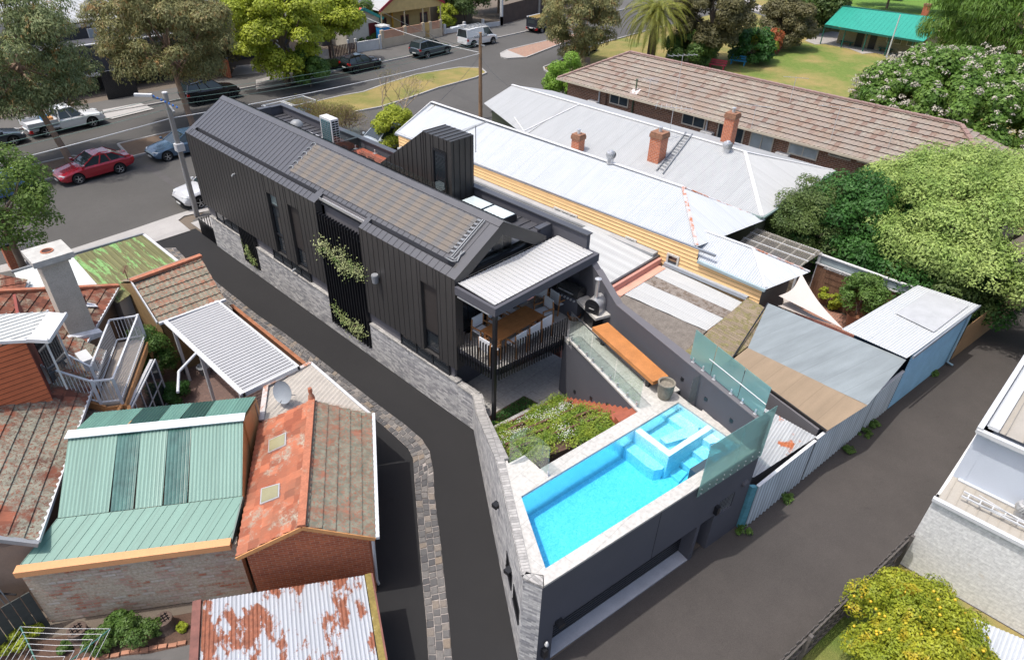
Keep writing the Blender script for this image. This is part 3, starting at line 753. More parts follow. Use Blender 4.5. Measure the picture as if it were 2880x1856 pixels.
def cap(s0, s1, z0, z1, o0=-.03, o1=th + .03):
 P = [WP(s0, o0), WP(s1, o0), WP(s1, o1), WP(s0, o1)]
 k0 = len(mb.uv); mb.hexa(P, [z0 + .001, z1 + .001, z1 + .001, z0 + .001], [z0 + .085, z1 + .085, z1 + .085, z0 + .085])
 d = [(Vector(v[:2]) - Vector(WA)) for v in mb.v[-24:]]
 for i, q in enumerate(d): mb.uv[k0 + i] = (q.dot(wu), q.dot(wnrm) + .1 * (mb.v[-24 + i][2] - z0))
cap(-.02, sa, 1.62, 1.62); cap(sa, sb_, 1.62, 3.6); cap(sb_, wl_ - .06, 3.6, 3.6, -.03, .2)
k0 = len(mb.uv); mb.hexa([(7.24, 6.13), (7.41, 5.63), (7.6, 5.82), (7.42, 6.18)], 3.601, 3.685)
mb.obj('coping', m_capb, bw)
for s0, s1 in ((6.95, 7.75), (7.98, 8.75)):
 window(bw, WP(s0, -.005), WP(s1, -.005), 1.42, 2.05, 1, 1, .03, m_black, m_dark, out=.015)
mb = MB(); q = WP(5.55, -.08); mb.box((q[0] - .09, q[1] - .09, 2.2), (q[0] + .09, q[1] + .09, 2.34)); mb.obj('wall_lamp', m_black, bw, bevel=.03)
mb = MB(); q = WP(7.6, -.08); mb.box((q[0] - .09, q[1] - .09, 2.0), (q[0] + .09, q[1] + .09, 2.14)); mb.obj('wall_lamp', m_black, bw, bevel=.03)
mb = MB(); mb.hexa([(12.73, 14.75), (17.2, 14.75), (17.2, 12.6), (15.6, 11.0), (14.9, 11.2), WP(2.0, th), WP(.2, th)], 0, CZ)
setp(mb.obj('courtyard_paving', m_court), kind='structure')
RA, RB = Vector((17.62, 12.95)), Vector((14.95, 4.34))
def RP(s): q = RA.lerp(RB, s); return (q.x, q.y)
TL0, TL1 = (15.38, 11.35), (14.02, 7.62)
pw = thing('pool_building', 'charcoal rendered garage block with the raised pool and terrace on top', 'garage', (12, 7, 0))
fu = (Vector(F1) - Vector(F0)); fl_ = fu.length; fu.normalize(); fn = Vector((-fu.y, fu.x))
if fn.dot(-Vector(F0)) > 0: fn = -fn
def FP(s, o=0.): q = Vector(F0) + fu * s + fn * o; return (q.x, q.y)
mb = MB()
for s0, s1, z0, z1 in ((0, .48, 0, 3.56), (.48, 6.62, 1.6, 3.56), (5.85, 6.0, 0, 1.6), (6.62, 6.75, 0, 3.56), (6.75, 7.42, 0, 1.45), (6.75, 7.42, 2.1, 3.56), (7.42, fl_, 0, 3.56)):
 mb.hexa([FP(s0), FP(s1), FP(s1, .25), FP(s0, .25)], z0, z1)
mb.hexa([FP(5.85, .25), FP(6.62, .25), FP(6.62, .7), FP(5.85, .7)], 1.6, 3.4)
mb.hexa([FP(6.0, .6), FP(6.62, .6), FP(6.62, .7), FP(6.0, .7)], 0, 1.6)
mb.hexa([FP(.44, .25), FP(.5, .25), FP(.5, .7), FP(.44, .7)], 0, 1.6); mb.hexa([FP(5.85, .25), FP(5.95, .25), FP(5.95, .7), FP(5.85, .7)], 0, 1.6)
mb.hexa([FP(6.62, .25), FP(6.7, .25), FP(6.7, .7), FP(6.62, .7)], 0, 1.6)
mb.hexa([TL0, TL1, (TL1[0] + .2, TL1[1] - .05), (TL0[0] + .2, TL0[1] - .05)], 0, 3.56)
mb.hexa([TL0, (15.62, 11.95), (15.82, 11.9), (15.58, 11.3)], 0, 3.29)
mb.hexa([(15.55, 11.42), (17.3, 12.0), (17.35, 11.8), (15.55, 11.2)], 0, 3.29)
mb.obj('rendered_wall', m_rend, pw)
mb = MB(); mb.hexa([FP(3.94, -.002), FP(3.955, -.002), FP(3.955, .01), FP(3.94, .01)], 1.62, 3.55); mb.obj('control_joint', m_dark, pw)
mb = MB(); mb.hexa([FP(.5, .42), FP(5.85, .42), FP(5.85, .46), FP(.5, .46)], .03, 1.6)
gd = mb.obj('garage_door', m_black, pw)
mb = MB()
for k in range(13): mb.hexa([FP(.5, .395), FP(5.85, .395), FP(5.85, .419), FP(.5, .419)], .08 + k * .115, .15 + k * .115)
mb.obj('louvre_slats', M('garage_slat', (.022, .023, .026), .4), gd)
mb = MB(); mb.hexa([FP(.5, .02), FP(5.85, .02), FP(5.85, .41), FP(.5, .41)], 0, .05); mb.obj('threshold', M('pale_concrete', (.36, .37, .40), .7), pw)
mb = MB(); mb.hexa([FP(6.75, .12), FP(7.42, .12), FP(7.42, .14), FP(6.75, .14)], 1.45, 2.1); bwn = mb.obj('barred_window', m_dark, pw)
mb = MB()
for k in range(9): a = 6.79 + k * .075; mb.hexa([FP(a, .04), FP(a + .015, .04), FP(a + .015, .055), FP(a, .055)], 1.45, 2.1)
mb.obj('bars', m_grey, bwn)
def fbox(name, s, z, w, d, h, mt, b=.015, cyl=False):
 mb = MB()
 if cyl: q = FP(s, 0); mb.lathe((q[0], q[1], z), [(.001, d), (w * .8, d), (w, d - .03), (w, 0)], 18, ax=(-fn.x, -fn.y, 0))
 else: mb.hexa([FP(s - w / 2, -d), FP(s + w / 2, -d), FP(s + w / 2, -.001), FP(s - w / 2, -.001)], z, z + h)
 return mb.obj(name, mt, pw, bevel=b)
fbox('wall_light', 6.55, 1.75, .13, .13, .32, m_black); fbox('wall_light', .2, .55, .14, .14, .34, m_black); fbox('vent_hood', .62, 1.62, .2, .18, .12, m_black)
fbox('round_light', 7.75, 2.28, .12, .1, 0, m_rend, .01, True)
mb = MB(); q = FP(.22, -.1); mb.lathe((q[0], q[1], 1.06), [(.001, 0), (.05, .02), (.06, .06), (.04, .13), (.03, .16), (.001, .17)], 12); mb.obj('security_camera', m_white, pw, smooth=True)
mb = MB()
d_ = (RB - RA).normalized(); nR = Vector((-d_.y, d_.x));
if nR.x < 0: nR = -nR
def RQ(s, o=0.): q = RA.lerp(RB, s) + nR * o; return (q.x, q.y)
s_k = (12.95 - 10.73) / (12.95 - 4.34); s_p = (12.95 - 12.04) / (12.95 - 4.34)
mb.hexa([RQ(0), RQ(s_p), RQ(s_p, .25), RQ(0, .25)], 0, [5.9, 5.4, 5.4, 5.9]); mb.hexa([RQ(s_p), RQ(s_k), RQ(s_k, .25), RQ(s_p, .25)], 0, [5.4, 4.72, 4.72, 5.4]); mb.hexa([RQ(s_k), RQ(1), RQ(1, .42), RQ(s_k, .25)], 0, 4.72)
mb.obj('party_wall', m_rend, pw)
mb = MB(); mb.hexa([RQ(s_p, -.01), RQ(s_k, -.01), RQ(s_k, .26), RQ(s_p, .26)], [5.401, 4.721, 4.721, 5.401], [5.44, 4.76, 4.76, 5.44]); mb.hexa([RQ(s_k, -.01), RQ(1, -.01), RQ(1, .43), RQ(s_k, .26)], 4.721, 4.76); mb.obj('wall_capping', m_rendL, pw)
NL, NR = (9.02, 7.84), (7.75, 5.97)
FL = (15.27, 6.96); FR = (14.93, 4.62)
q = Vector(FP(0, .33)); NR = tuple(Vector(F0) + fu * .36 + fn * .34); FRv = Vector(FP(7.55, .34)); FR = (FRv.x, FRv.y)
NR = (7.83, 5.93)
pool = [NL, NR, FR, FL]
mb = MB(); ZF = 2.62
mb.face([(x, y, ZF) for x, y in pool])
for i in range(4):
 a, b = pool[i], pool[(i + 1) % 4]; mb.face([(*a, ZF), (*b, ZF), (*b, 3.6), (*a, 3.6)])
mb.obj('pool_shell', MATS['pool_caustic_mosaic'], pw)
def blk(poly, z, name):
 m_ = MB(); m_.hexa(poly, ZF + .001, z); return m_.obj(name, MATS['pool_caustic_mosaic'], pw)
def pp_(pts, z): return [tuple(p(2, 2, x, y, z)[:2]) for x, y in pts]
blk(pp_([(1135, 930), (1200, 915), (1470, 1120), (1465, 1180)], 3.54), 3.54, 'spa_ledge')
blk(pp_([(1470, 1122), (1830, 880), (1875, 915), (1465, 1180)], 3.54), 3.54, 'spa_ledge')
blk(pp_([(1200, 917), (1560, 700), (1820, 885), (1470, 1118)], 3.2), 3.05, 'spa_floor')
blk(pp_([(1430, 800), (1530, 745), (1740, 890), (1740, 935), (1650, 1000), (1440, 1060), (1380, 1010), (1590, 915)], 3.25), 3.25, 'spa_seat')
blk(pp_([(1015, 1070), (1110, 1005), (1440, 1250), (1400, 1300), (1330, 1308), (1270, 1280)], 3.05), 3.05, 'pool_seat')
for k, (pts, z) in enumerate(((((1770, 1010), (1870, 945), (1960, 985), (1990, 1040), (1850, 1060)), 3.36), (((1665, 1115), (1760, 1050), (1960, 1130), (1790, 1210)), 3.12), (((1555, 1215), (1640, 1155), (1830, 1230), (1700, 1320)), 2.92), (((1450, 1320), (1530, 1265), (1640, 1330), (1560, 1415)), 2.72))):
 blk(pp_(pts, z), z, 'pool_step')
mb = MB(); pc_ = sum((Vector(q) for q in pool), Vector((0, 0))) / 4; mb.hexa([tuple(Vector(q).lerp(pc_, .004)) for q in pool], ZF - .05, 3.56); setp(mb.obj('pool_water', MATS['pool_water']), kind='structure')
def ofs(a, b, o):
 d = (Vector(b) - Vector(a)).normalized(); n = Vector((-d.y, d.x)); return [a, b, tuple(Vector(b) + n * o), tuple(Vector(a) + n * o)]
mb = MB(); Z0, Z1 = 3.58, DZ
cA = WP(sb_ + .1, .2); cB = WP(wl_ - .1, .2)
mb.hexa([NL, (9.28, 8.28), cA, cB, (7.66, 5.84), NR], Z0, Z1)                        # left strip
mb.hexa([NR, (7.66, 5.84), (7.45, 5.64), FP(7.55, -.02), FR], Z0, Z1)               # front strip
mb.hexa([NL, FL, (15.3, 7.4), (14.0, 7.6), (10.1, 8.14), (9.28, 8.28)], Z0, Z1)      # back strip
mb.hexa([FL, FR, FP(7.55, -.02), FP(7.9, -.02), (15.45, 6.6), (15.62, 7.3), (15.3, 7.4)], Z0, Z1)
mb.hexa([(9.28, 8.28), (10.1, 8.14), (10.18, 8.8), (9.62, 8.9), cA], Z0, Z1)         # platform
mb.hexa([(TL0[0] - .04, TL0[1] + .05), (14.0, 7.6), (15.3, 7.4), (15.82, 7.25), RP(s_k), (17.1, 11.25), (15.5, 11.6)], Z0, Z1 + .0)
mb.obj('stone_paving', m_trav, pw)
mb = MB(); mb.hexa([(15.5, 11.6), (17.1, 11.25), (17.3, 12.0), (15.66, 12.1)], 3.301, 3.47); mb.obj('step', m_trav, pw)
for k in range(4):
 y = 6.25 - k * .42; mb = MB(); x1 = 17.62 + (12.95 - y) * (-2.67 / 8.61)
 mb.hexa([(15.2, y), (x1, y), (x1 - .12, y - .42), (15.1, y - .42)], 2.4, 3.62 - k * .17); mb.obj('step', m_trav, pw)
for s in (.12, .38, .62, .86):
 q = Vector(TL0).lerp(Vector(TL1), s); z = 1.45 + s * 1.9
 mb = MB(); mb.box((q.x - .03, q.y - .05, z), (q.x + .01, q.y + .05, z + .12)); mb.obj('step_light', m_black, pw)
for s in (.66, .78, .9):
 q = RP(s); mb = MB(); mb.box((q[0] - .02, q[1] - .06, 4.0), (q[0] + .03, q[1] + .06, 4.12)); mb.obj('step_light', m_black, pw)
# ------------------------------------------------------------------ glass fences
def gfence(name, lab, segs, z0, h, glass, spig, rail=None):
 t = thing(name, lab, 'glass fence', (*segs[0][0], z0))
 for a, b in segs:
  m_ = MB(); m_.bar((*a, z0 + h / 2 + .05), (*b, z0 + h / 2 + .05), .012, h); m_.obj('glass_panel', glass, t)
 for q in spig:
  m_ = MB(); m_.box((q[0] - .05, q[1] - .05, z0), (q[0] + .05, q[1] + .05, z0 + .012)); m_.box((q[0] - .025, q[1] - .025, z0 + .012), (q[0] + .025, q[1] + .025, z0 + .17)); m_.obj('spigot', m_steel, t)
 if rail: m_ = MB(); m_.tube([(*rail[0], rail[2]), (*rail[1], rail[2])], .02, 8); m_.obj('top_rail', rail[3], t)
 return t
def L2(a, b, s): q = Vector(a).lerp(Vector(b), s); return (q.x, q.y)
ga, gb = (15.44, 11.55), (14.12, 7.66)
gfence('glass_fence', 'clear frameless glass fence along the bench terrace above the stairs', [(L2(ga, gb, .0), L2(ga, gb, .325)), (L2(ga, gb, .335), L2(ga, gb, .665)), (L2(ga, gb, .675), gb)], DZ, 1.05, m_glass,
   [L2(ga, gb, s) for s in (.04, .16, .28, .37, .5, .62, .72, .85, .97)], (ga, gb, DZ + 1.1, m_black))
ra, rb = RP((12.95 - 7.25) / 8.61), RP(1)
ra = (ra[0] + .18, ra[1]); rb = (rb[0] + .12, rb[1] + .02)
gfence('privacy_screen', 'frosted green glass screen standing on the charcoal party wall', [(L2(ra, rb, 0), L2(ra, rb, .3)), (L2(ra, rb, .31), L2(ra, rb, .68)), (L2(ra, rb, .69), rb)], 4.762, 1.08, m_frost,
   [L2(ra, rb, s) for s in (.05, .2, .36, .6, .75, .92)], (L2(ra, rb, .25), rb, 5.3, m_white))
t = thing('pool_end_screen', 'frosted green glass screen bolted to the garage facade at the pool end', 'glass fence', (*FP(5.4), 3.5))
for s0, s1 in ((5.32, 6.75), (6.76, fl_ - .02)):
 mb = MB(); mb.hexa([FP(s0, -.06), FP(s1, -.06), FP(s1, -.048), FP(s0, -.048)], 3.25, 5.2); mb.obj('glass_panel', m_frost, t)
for k in range(9):
 for z in (3.33, 3.5):
  q = FP(5.45 + k * .31, -.0); mb = MB(); mb.lathe((q[0], q[1], z), [(.022, 0), (.022, .075), (.001, .08)], 10, ax=(-fn.x, -fn.y, 0)); mb.obj('bolt', m_steel, t)
mb = MB(); mb.tube([(*FP(5.3, -.03), 4.3), (*FP(fl_ - .1, -.03), 4.3)], .014, 6); mb.obj('rail', m_grey, t)
g0, g1, g2, g3 = (9.6, 8.84), (10.15, 8.76), (10.1, 8.1), (10.06, 7.82)
gfence('corner_glass_fence', 'small clear glass fence around the paved corner over the garden', [(g0, g1), (g1, g2), (g2, g3)], DZ, 1.05, m_glass, [g3])
gp = (15.62, 7.0)
gfence('glass_gate', 'clear glass gate beside the party wall at the top of the white steps', [((15.35, 6.7), (15.75, 6.6))], DZ, 1.0, m_glass, [])
t = thing('bench', 'long oiled timber bench on the stone terrace beside the charcoal wall', 'bench', (15.8, 9.3, DZ))
mb = MB(); mb.hexa([(15.98, 11.0), (16.62, 10.8), (15.58, 7.62), (14.98, 7.8)], 4.0, 4.14); mb.obj('seat', m_timber if False else M('bench_timber', (.42, .17, .05), .5, 0, .18, 2.5, .2, 30, bump=.2, bs=50), t)
for s in (.1, .9):
 q = Vector((16.25, 10.8)).lerp(Vector((15.3, 7.8)), s); mb = MB(); mb.box((q.x - .22, q.y - .06, DZ), (q.x + .22, q.y + .06, 3.999)); mb.obj('leg', m_black, t)
t = thing('planter_pot', 'round weathered stone pot at the end of the timber bench', 'pot', (15.15, 7.42, DZ))
mb = MB(); mb.lathe((0, 0, 0), [(.001, 0), (.19, 0), (.21, .05), (.255, .3), (.25, .5), (.27, .53), (.275, .6), (.22, .6), (.2, .5), (.001, .46)], 24)
mb.obj('body', M('lichen_stone', (.19, .17, .135), .9, 0, .3, 9, .3, 40, bump=.5, bs=40), t, True, smooth=True)
# ------------------------------------------------------------------ garden terraces and red stairs
gt = thing('garden_terraces', 'stepped timber-edged garden bed below the pool', 'garden bed', (12, 10, CZ))
A0, A1 = Vector((11.75, 11.65)), Vector((14.75, 11.15)); B0, B1 = Vector((10.0, 8.95)), Vector((13.3, 7.78))
m_soil = M('garden_soil', (.085, .05, .035), 1, 0, .3, 5, .3, 40, bump=.6, bs=30)
m_sleep = M('sleeper', (.10, .045, .03), .8, 0, .2, 6)
NT_ = 5; tiers = []
for k in range(NT_):
 s0, s1 = k / NT_, (k + 1) / NT_
 a, b, c, d = A0.lerp(B0, s0), A1.lerp(B1, s0), A1.lerp(B1, s1), A0.lerp(B0, s1)
 z = 1.4 + (3.45 - 1.4) * (k + .35) / NT_
 mb = MB(); mb.hexa([tuple(a), tuple(b), tuple(c), tuple(d)], CZ, z); mb.obj('soil', m_soil, gt); tiers.append((a, b, c, d, z))
 mb = MB(); mb.bar((*a, z - .02), (*b, z - .02), .07, .22); mb.obj('sleeper', m_sleep, gt)
pwall = MB(); pwall.hexa([(11.84, 11.75), (14.38, 11.38), (14.45, 11.6), (11.9, 11.97)], CZ, 1.3); pwall.hexa([(14.38, 11.38), (14.95, 11.22), (14.85, 10.95), (14.3, 11.1)], CZ, 1.3)
kwl = thing('planter_wall', 'low grey brick edging wall in front of the garden bed', 'wall', (13, 11.7, CZ))
pwall.obj('brickwork', m_gbrick, kwl)
mb = MB(); mb.hexa([(11.82, 11.71), (14.36, 11.34), (14.47, 11.63), (11.88, 12.0)], 1.301, 1.37); mb.obj('coping', m_capb, kwl)
mb = MB(); mb.hexa([(12.4, 12.75), (14.4, 12.62), (14.5, 11.65), (11.95, 12.0)], CZ, CZ + .03); setp(mb.obj('soil_bed', m_soil), kind='structure')
st = thing('garden_stairs', 'red timber stairs rising beside the charcoal terrace wall', 'stairs', (15, 11.2, CZ))
nS = 14
for k in range(nS):
 s0, s1 = k / nS, (k + 1) / nS
 l0, l1 = Vector((14.83, 11.3)).lerp(Vector((13.3, 7.78)), s0), Vector((14.83, 11.3)).lerp(Vector((13.3, 7.78)), s1)
 r0, r1 = Vector(TL0).lerp(Vector((14.02, 7.62)), s0), Vector(TL0).lerp(Vector((14.02, 7.62)), s1)
 z = CZ + (3.55 - CZ) * (k + 1) / nS
 mb = MB(); mb.hexa([tuple(l0), tuple(r0), tuple(r1), tuple(l1)], z - .25 if k else CZ, z); mb.obj('step', M('red_decking', (.27, .075, .04)), st)
# ================================================================== ground, lanes, street
def Mground(name, c, c2, sp, rough=.9, big=.25, bump=.35):
 t = NT(name)
 col = t.mix(t.ramp(t.noise(big, 4, .6), [(.35, 0), (.65, 1)]), c, c2)
 col = t.mix(t.ramp(t.noise(2.1, 5, .7, loc=(3, 1, 0)), [(.4, 0), (.75, .35)]), col, sc3(c, .75))
 col = t.mix(t.ramp(t.noise(70, 2, .7), [(.3, 0), (.7, 1)]), t.mix(.35, col, sc3(c, .45)), t.mix(.3, col, sp))
 v = t.n.new('ShaderNodeTexVoronoi'); v.feature = 'DISTANCE_TO_EDGE'; t.l(t.coord(), v.inputs['Vector']); v.inputs['Scale'].default_value = .35
 cr = t.math('MULTIPLY', t.ramp(t.math('ADD', v.outputs['Distance'], t.math('MULTIPLY', t.noise(6, 4, .7), .035)), [(.006, 1), (.013, 0)]), t.ramp(t.noise(.3, 2), [(.56, 0), (.64, .3)]))
 col = t.mix(cr, col, sc3(c, .35))
 col = t.mix(t.ramp(t.noise(.9, 6, .8, loc=(9, 4, 0)), [(.62, 0), (.72, .5)]), col, sc3(c, .6))
 col = t.mix(t.ramp(t.noise(1.4, 6, .8, loc=(2, 8, 0)), [(.62, 0), (.74, .5)]), col, sc3(c2, 1.5))
 t.bump(t.noise(90, 3, .7), bump, .01)
 MATS[name] = t.fin(col, rough, 0, .3); return MATS[name]
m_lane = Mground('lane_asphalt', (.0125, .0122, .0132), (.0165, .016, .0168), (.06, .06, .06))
m_backlane = Mground('back_lane_asphalt', (.050, .044, .041), (.066, .058, .054), (.14, .13, .12), big=.5)
m_road = Mground('road_asphalt', (.066, .062, .058), (.088, .083, .078), (.16, .16, .15), big=.12)
m_path = Mground('footpath_asphalt', (.085, .08, .076), (.115, .108, .102), (.22, .22, .2))
m_conc = Mground('pale_concrete_kerb', (.33, .315, .295), (.41, .39, .37), (.5, .5, .5))
m_dirt = Mground('yard_ground', (.12, .10, .08), (.16, .13, .10), (.25, .2, .16))
def Mgrass(name, g1, g2, dry, dm=.5):
 t = NT(name)
 col = t.mix(t.ramp(t.noise(3, 4), [(.35, 0), (.65, 1)]), g1, g2)
 col = t.mix(t.ramp(t.noise(.16, 5, .65), [(dm - .08, 0), (dm + .12, 1)]), col, dry)
 col = t.mix(t.ramp(t.noise(30, 3, .7), [(.3, 0), (.7, 1)]), t.mix(.5, col, (.03, .04, .01)), col)
 t.bump(t.noise(25, 3, .7), .8, .04)
 MATS[name] = t.fin(col, .9, 0, .2); return MATS[name]
m_grassD = Mgrass('dry_grass', (.13, .17, .035), (.17, .20, .05), (.34, .26, .10), .44)
m_grassL = Mgrass('lawn_grass', (.14, .21, .04), (.19, .25, .06), (.36, .28, .11), .52)
def struct(name, poly, z0, z1, mt):
 mb = MB(); mb.hexa([(q[0], q[1]) for q in poly], z0, z1); return setp(mb.obj(name, mt), kind='structure')
mb = MB(); mb.face([(-260, -120, -.03), (420, -120, -.03), (420, 520, -.03), (-260, 520, -.03)])
setp(mb.obj('ground', m_dirt), kind='structure')
def flat(name, poly, z, mt):
 mb = MB(); pts = [(q[0], q[1], z) for q in poly]
 a = sum(pts[i][0] * pts[(i + 1) % len(pts)][1] - pts[(i + 1) % len(pts)][0] * pts[i][1] for i in range(len(pts)))
 if a < 0: pts = pts[::-1]
 mb.face(pts, [(q[0], q[1]) for q in pts]); return setp(mb.obj(name, mt), kind='structure')
flat('back_lane', [(-30, 12), (4, 8.5), (7.6, 5.6), (34, 1.6), (80, -4.5), (80, -11), (28, -.5), (17, .1), (10, 1.2), (-30, 6)], -.004, m_backlane)
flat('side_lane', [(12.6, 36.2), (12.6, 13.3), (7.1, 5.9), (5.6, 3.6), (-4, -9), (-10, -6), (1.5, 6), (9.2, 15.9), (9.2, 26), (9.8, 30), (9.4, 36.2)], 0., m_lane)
flat('road', [(-120, 36), (-120, 66), (54, 61.2), (140, 64), (140, 40), (60, 36.5), (15, 38.35)], .004, m_road)
flat('side_street', [(46, 43), (60, 36), (64, 30), (78, -30), (120, -30), (92, 38), (90, 44), (66, 52)], -.001, m_road) if False else None
flat('footpath_near', [(-60, 34.5), (-60, 38.6), (8.6, 38.0), (9.3, 36.4), (9.2, 34.4)], .02, m_path)
flat('crossover', [tuple(p(0, 1, *q)[:2]) for q in ((0, 940), (600, 810), (1250, 600), (1600, 480), (1820, 410), (1940, 395), (1950, 430), (1720, 480), (1665, 520), (1780, 615), (1450, 722), (1240, 690), (600, 890), (0, 1010))], .024, m_conc)
flat('footpath_right', [(12.6, 34.5), (12.9, 37.2), (14.3, 38.1), (60, 36.4), (60, 33.6), (36, 34.6)], .022, m_path)
mb = MB(); mb.wall((14.2, 38.38), (58, 36.8), 0, .12, .3); setp(mb.obj('kerb_near', m_conc), kind='structure')
# ================================================================== bluestone gutter and left neighbours
m_lap_shade = M('lap_shade', (.035, .025, .02), .95)  # dark colour painted as lap shade on tile steps and red boards
def stones():
 rt = [(0, 1, 1640, 775), (0, 1, 1740, 880), (0, 1, 1975, 1060), (0, 1, 2390, 1390), (1, 2, 250, 20), (1, 2, 510, 210), (1, 2, 850, 470), (1, 2, 1130, 690), (1, 2, 1400, 890), (1, 2, 1550, 1020), (1, 2, 1620, 1130), (1, 2, 1655, 1300), (1, 2, 1665, 1540), (1, 3, 1720, 400), (1, 3, 1760, 800), (1, 3, 1800, 1150), (1, 3, 1830, 1540), (1, 3, 1900, 2300)]
 lf = [(0, 1, 1480, 780), (0, 1, 1560, 900), (0, 1, 1850, 1180), (0, 1, 2180, 1440), (1, 2, 60, 120), (1, 2, 450, 340), (1, 2, 740, 540), (1, 2, 1010, 740), (1, 2, 1290, 985), (1, 2, 1420, 1105), (1, 2, 1465, 1200), (1, 2, 1480, 1400), (1, 2, 1490, 1540), (1, 3, 1525, 450), (1, 3, 1558, 850), (1, 3, 1590, 1180), (1, 3, 1610, 1540), (1, 3, 1660, 2300)]
 Rr = [p(*q) for q in rt]; Lf = [p(*q) for q in lf]
 mb = MB(); rnd = random.Random(5); Ls = [0]
 for i in range(len(Rr) - 1): Ls.append(Ls[-1] + ((Rr[i + 1] + Lf[i + 1]) / 2 - (Rr[i] + Lf[i]) / 2).length)
 def at(s, f):
  s = max(0, min(Ls[-1] - 1e-4, s))
  for i in range(len(Ls) - 1):
   if s <= Ls[i + 1]: break
  k = (s - Ls[i]) / (Ls[i + 1] - Ls[i]); return Lf[i].lerp(Lf[i + 1], k).lerp(Rr[i].lerp(Rr[i + 1], k), f)
 for c in range(5):
  s = rnd.random() * .2
  while s < Ls[-1] - .3:
   L = rnd.uniform(.2, .36); W = (at(s + .15, 1) - at(s + .15, 0)).length; n = max(3, min(5, int(round(W / .21)))); L = rnd.uniform(.19, .29)
   if c >= n: s += L; continue
   f0, f1 = c / n + .012, (c + 1) / n - .012; g = .012
   q = [at(s + g, f0), at(s + g, f1), at(s + L - g, f1), at(s + L - g, f0)]
   h = .02 + rnd.random() * .018; u = (rnd.random(), rnd.random())
   cc = sum(q, Vector()) / 4; ins = [x.lerp(cc, .14) for x in q]
   for i in range(4): q[i] = q[i] + Vector((rnd.uniform(-.012, .012), rnd.uniform(-.012, .012), 0))
   lo = [(x.x, x.y, .008) for x in q]; hi = [(x.x, x.y, h + rnd.uniform(0, .008)) for x in ins]; mid = [(x.x, x.y, h * .6) for x in q]
   cen = sum((Vector(x) for x in hi), Vector()) / 4
   a = (Vector(lo[1]) - Vector(lo[0])).cross(Vector(lo[2]) - Vector(lo[1])).z
   rev = a < 0
   def fc(P): mb.face(P[::-1] if rev else P, [u] * len(P))
   fc(hi)
   for i in range(4): j = (i + 1) % 4; fc([lo[i], lo[j], mid[j], mid[i]]); fc([mid[i], mid[j], hi[j], hi[i]])
   s += L
 t = NT('bluestone'); sp = t.n.new('ShaderNodeSeparateXYZ'); t.l(t.tc.outputs['UV'], sp.inputs[0])
 col = t.ramp(sp.outputs[0], [(0, (.075, .073, .075)), (.45, (.13, .125, .12)), (.78, (.19, .175, .16)), (.95, (.23, .18, .13)), (1, (.26, .25, .24))])
 col = t.mix(t.ramp(t.noise(22, 5, .7), [(.35, 0), (.7, .55)]), col, (.06, .058, .06)); t.bump(t.noise(30, 4, .7), .6, .015)
 setp(mb.obj('bluestone_gutter', t.fin(col, .8)), kind='structure')
 m2 = MB()
 for i in range(len(Rr) - 1): m2.face([(Lf[i].x, Lf[i].y, .006), (Rr[i].x, Rr[i].y, .006), (Rr[i + 1].x, Rr[i + 1].y, .006), (Lf[i + 1].x, Lf[i + 1].y, .006)][::-1])
 setp(m2.obj('gutter_mortar', M('mortar', (.30, .27, .25), .95, 0, .2, 6, .2)), kind='structure')
stones()
def Mtile(name, c1, c2, lich, lo, lw=.12, lsc=1.6, cd=None, tw=.3, th=.33, c3=None):
 t = NT(name)
 sn = t.n.new('ShaderNodeVectorMath'); sn.operation = 'FLOOR'; t.l(t.coord(True, (1 / tw, 1 / th, 1)), sn.inputs[0])
 wn_ = t.n.new('ShaderNodeTexWhiteNoise'); wn_.noise_dimensions = '2D'; t.l(sn.outputs[0], wn_.inputs['Vector'])
 col = t.mix(t.ramp(wn_.outputs['Value'], [(0, 0), (1, 1)]), sc3(c1, .8), sc3(c2, 1.25))
 if c3: col = t.mix(t.ramp(wn_.outputs['Value'], [(.86, 0), (.9, .8)]), col, c3)
 col = t.mix(t.ramp(t.noise(1.2, 4, .6), [(.4, 0), (.65, .6)]), col, cd or sc3(c1, .6))
 v = t.n.new('ShaderNodeTexVoronoi'); t.l(t.coord(), v.inputs['Vector']); v.inputs['Scale'].default_value = 7;
 l2 = t.math('MULTIPLY', t.ramp(t.noise(lsc, 6, .75, loc=(5, 2, 1)), [(lo, 0), (lo + lw, 1)]), t.ramp(t.noise(13, 5, .85), [(.42, 0), (.50, 1)]))
 col = t.mix(l2, col, t.mix(t.ramp(t.noise(5, 3), [(.4, 0), (.6, 1)]), lich, sc3(lich, .7)))
 t.bump(t.noise(40, 3, .7), .4, .01)
 MATS[name] = t.fin(col, .85, 0, .25); return MATS[name]
m_t1 = Mtile('terracotta_tiles_dark', (.13, .052, .036), (.22, .078, .046), (.30, .28, .21), .50, .12, 1.1)
m_t2 = Mtile('terracotta_tiles_red', (.28, .085, .048), (.35, .12, .065), (.36, .33, .26), .52, .12, 1.3, cd=(.20, .10, .065))
m_t3 = Mtile('terracotta_tiles_lichen', (.32, .12, .07), (.26, .12, .08), (.225, .225, .17), .37, .10, 1.2, cd=(.20, .14, .10))
m_t4 = Mtile('terracotta_tiles_mixed', (.33, .12, .07), (.25, .12, .08), (.235, .235, .18), .38, .1, 1.6, cd=(.25, .14, .09))
m_ridge = M('terracotta_ridge', (.36, .13, .07), .8, 0, .2, 5, .2, 20, dirt=((.3, .28, .2), 3, .56, .7))
m_redbrick = Mbrick('red_brick', (.52, .14, .055), (.40, .10, .045), (.50, .28, .18), .24, .086, .009, .25)
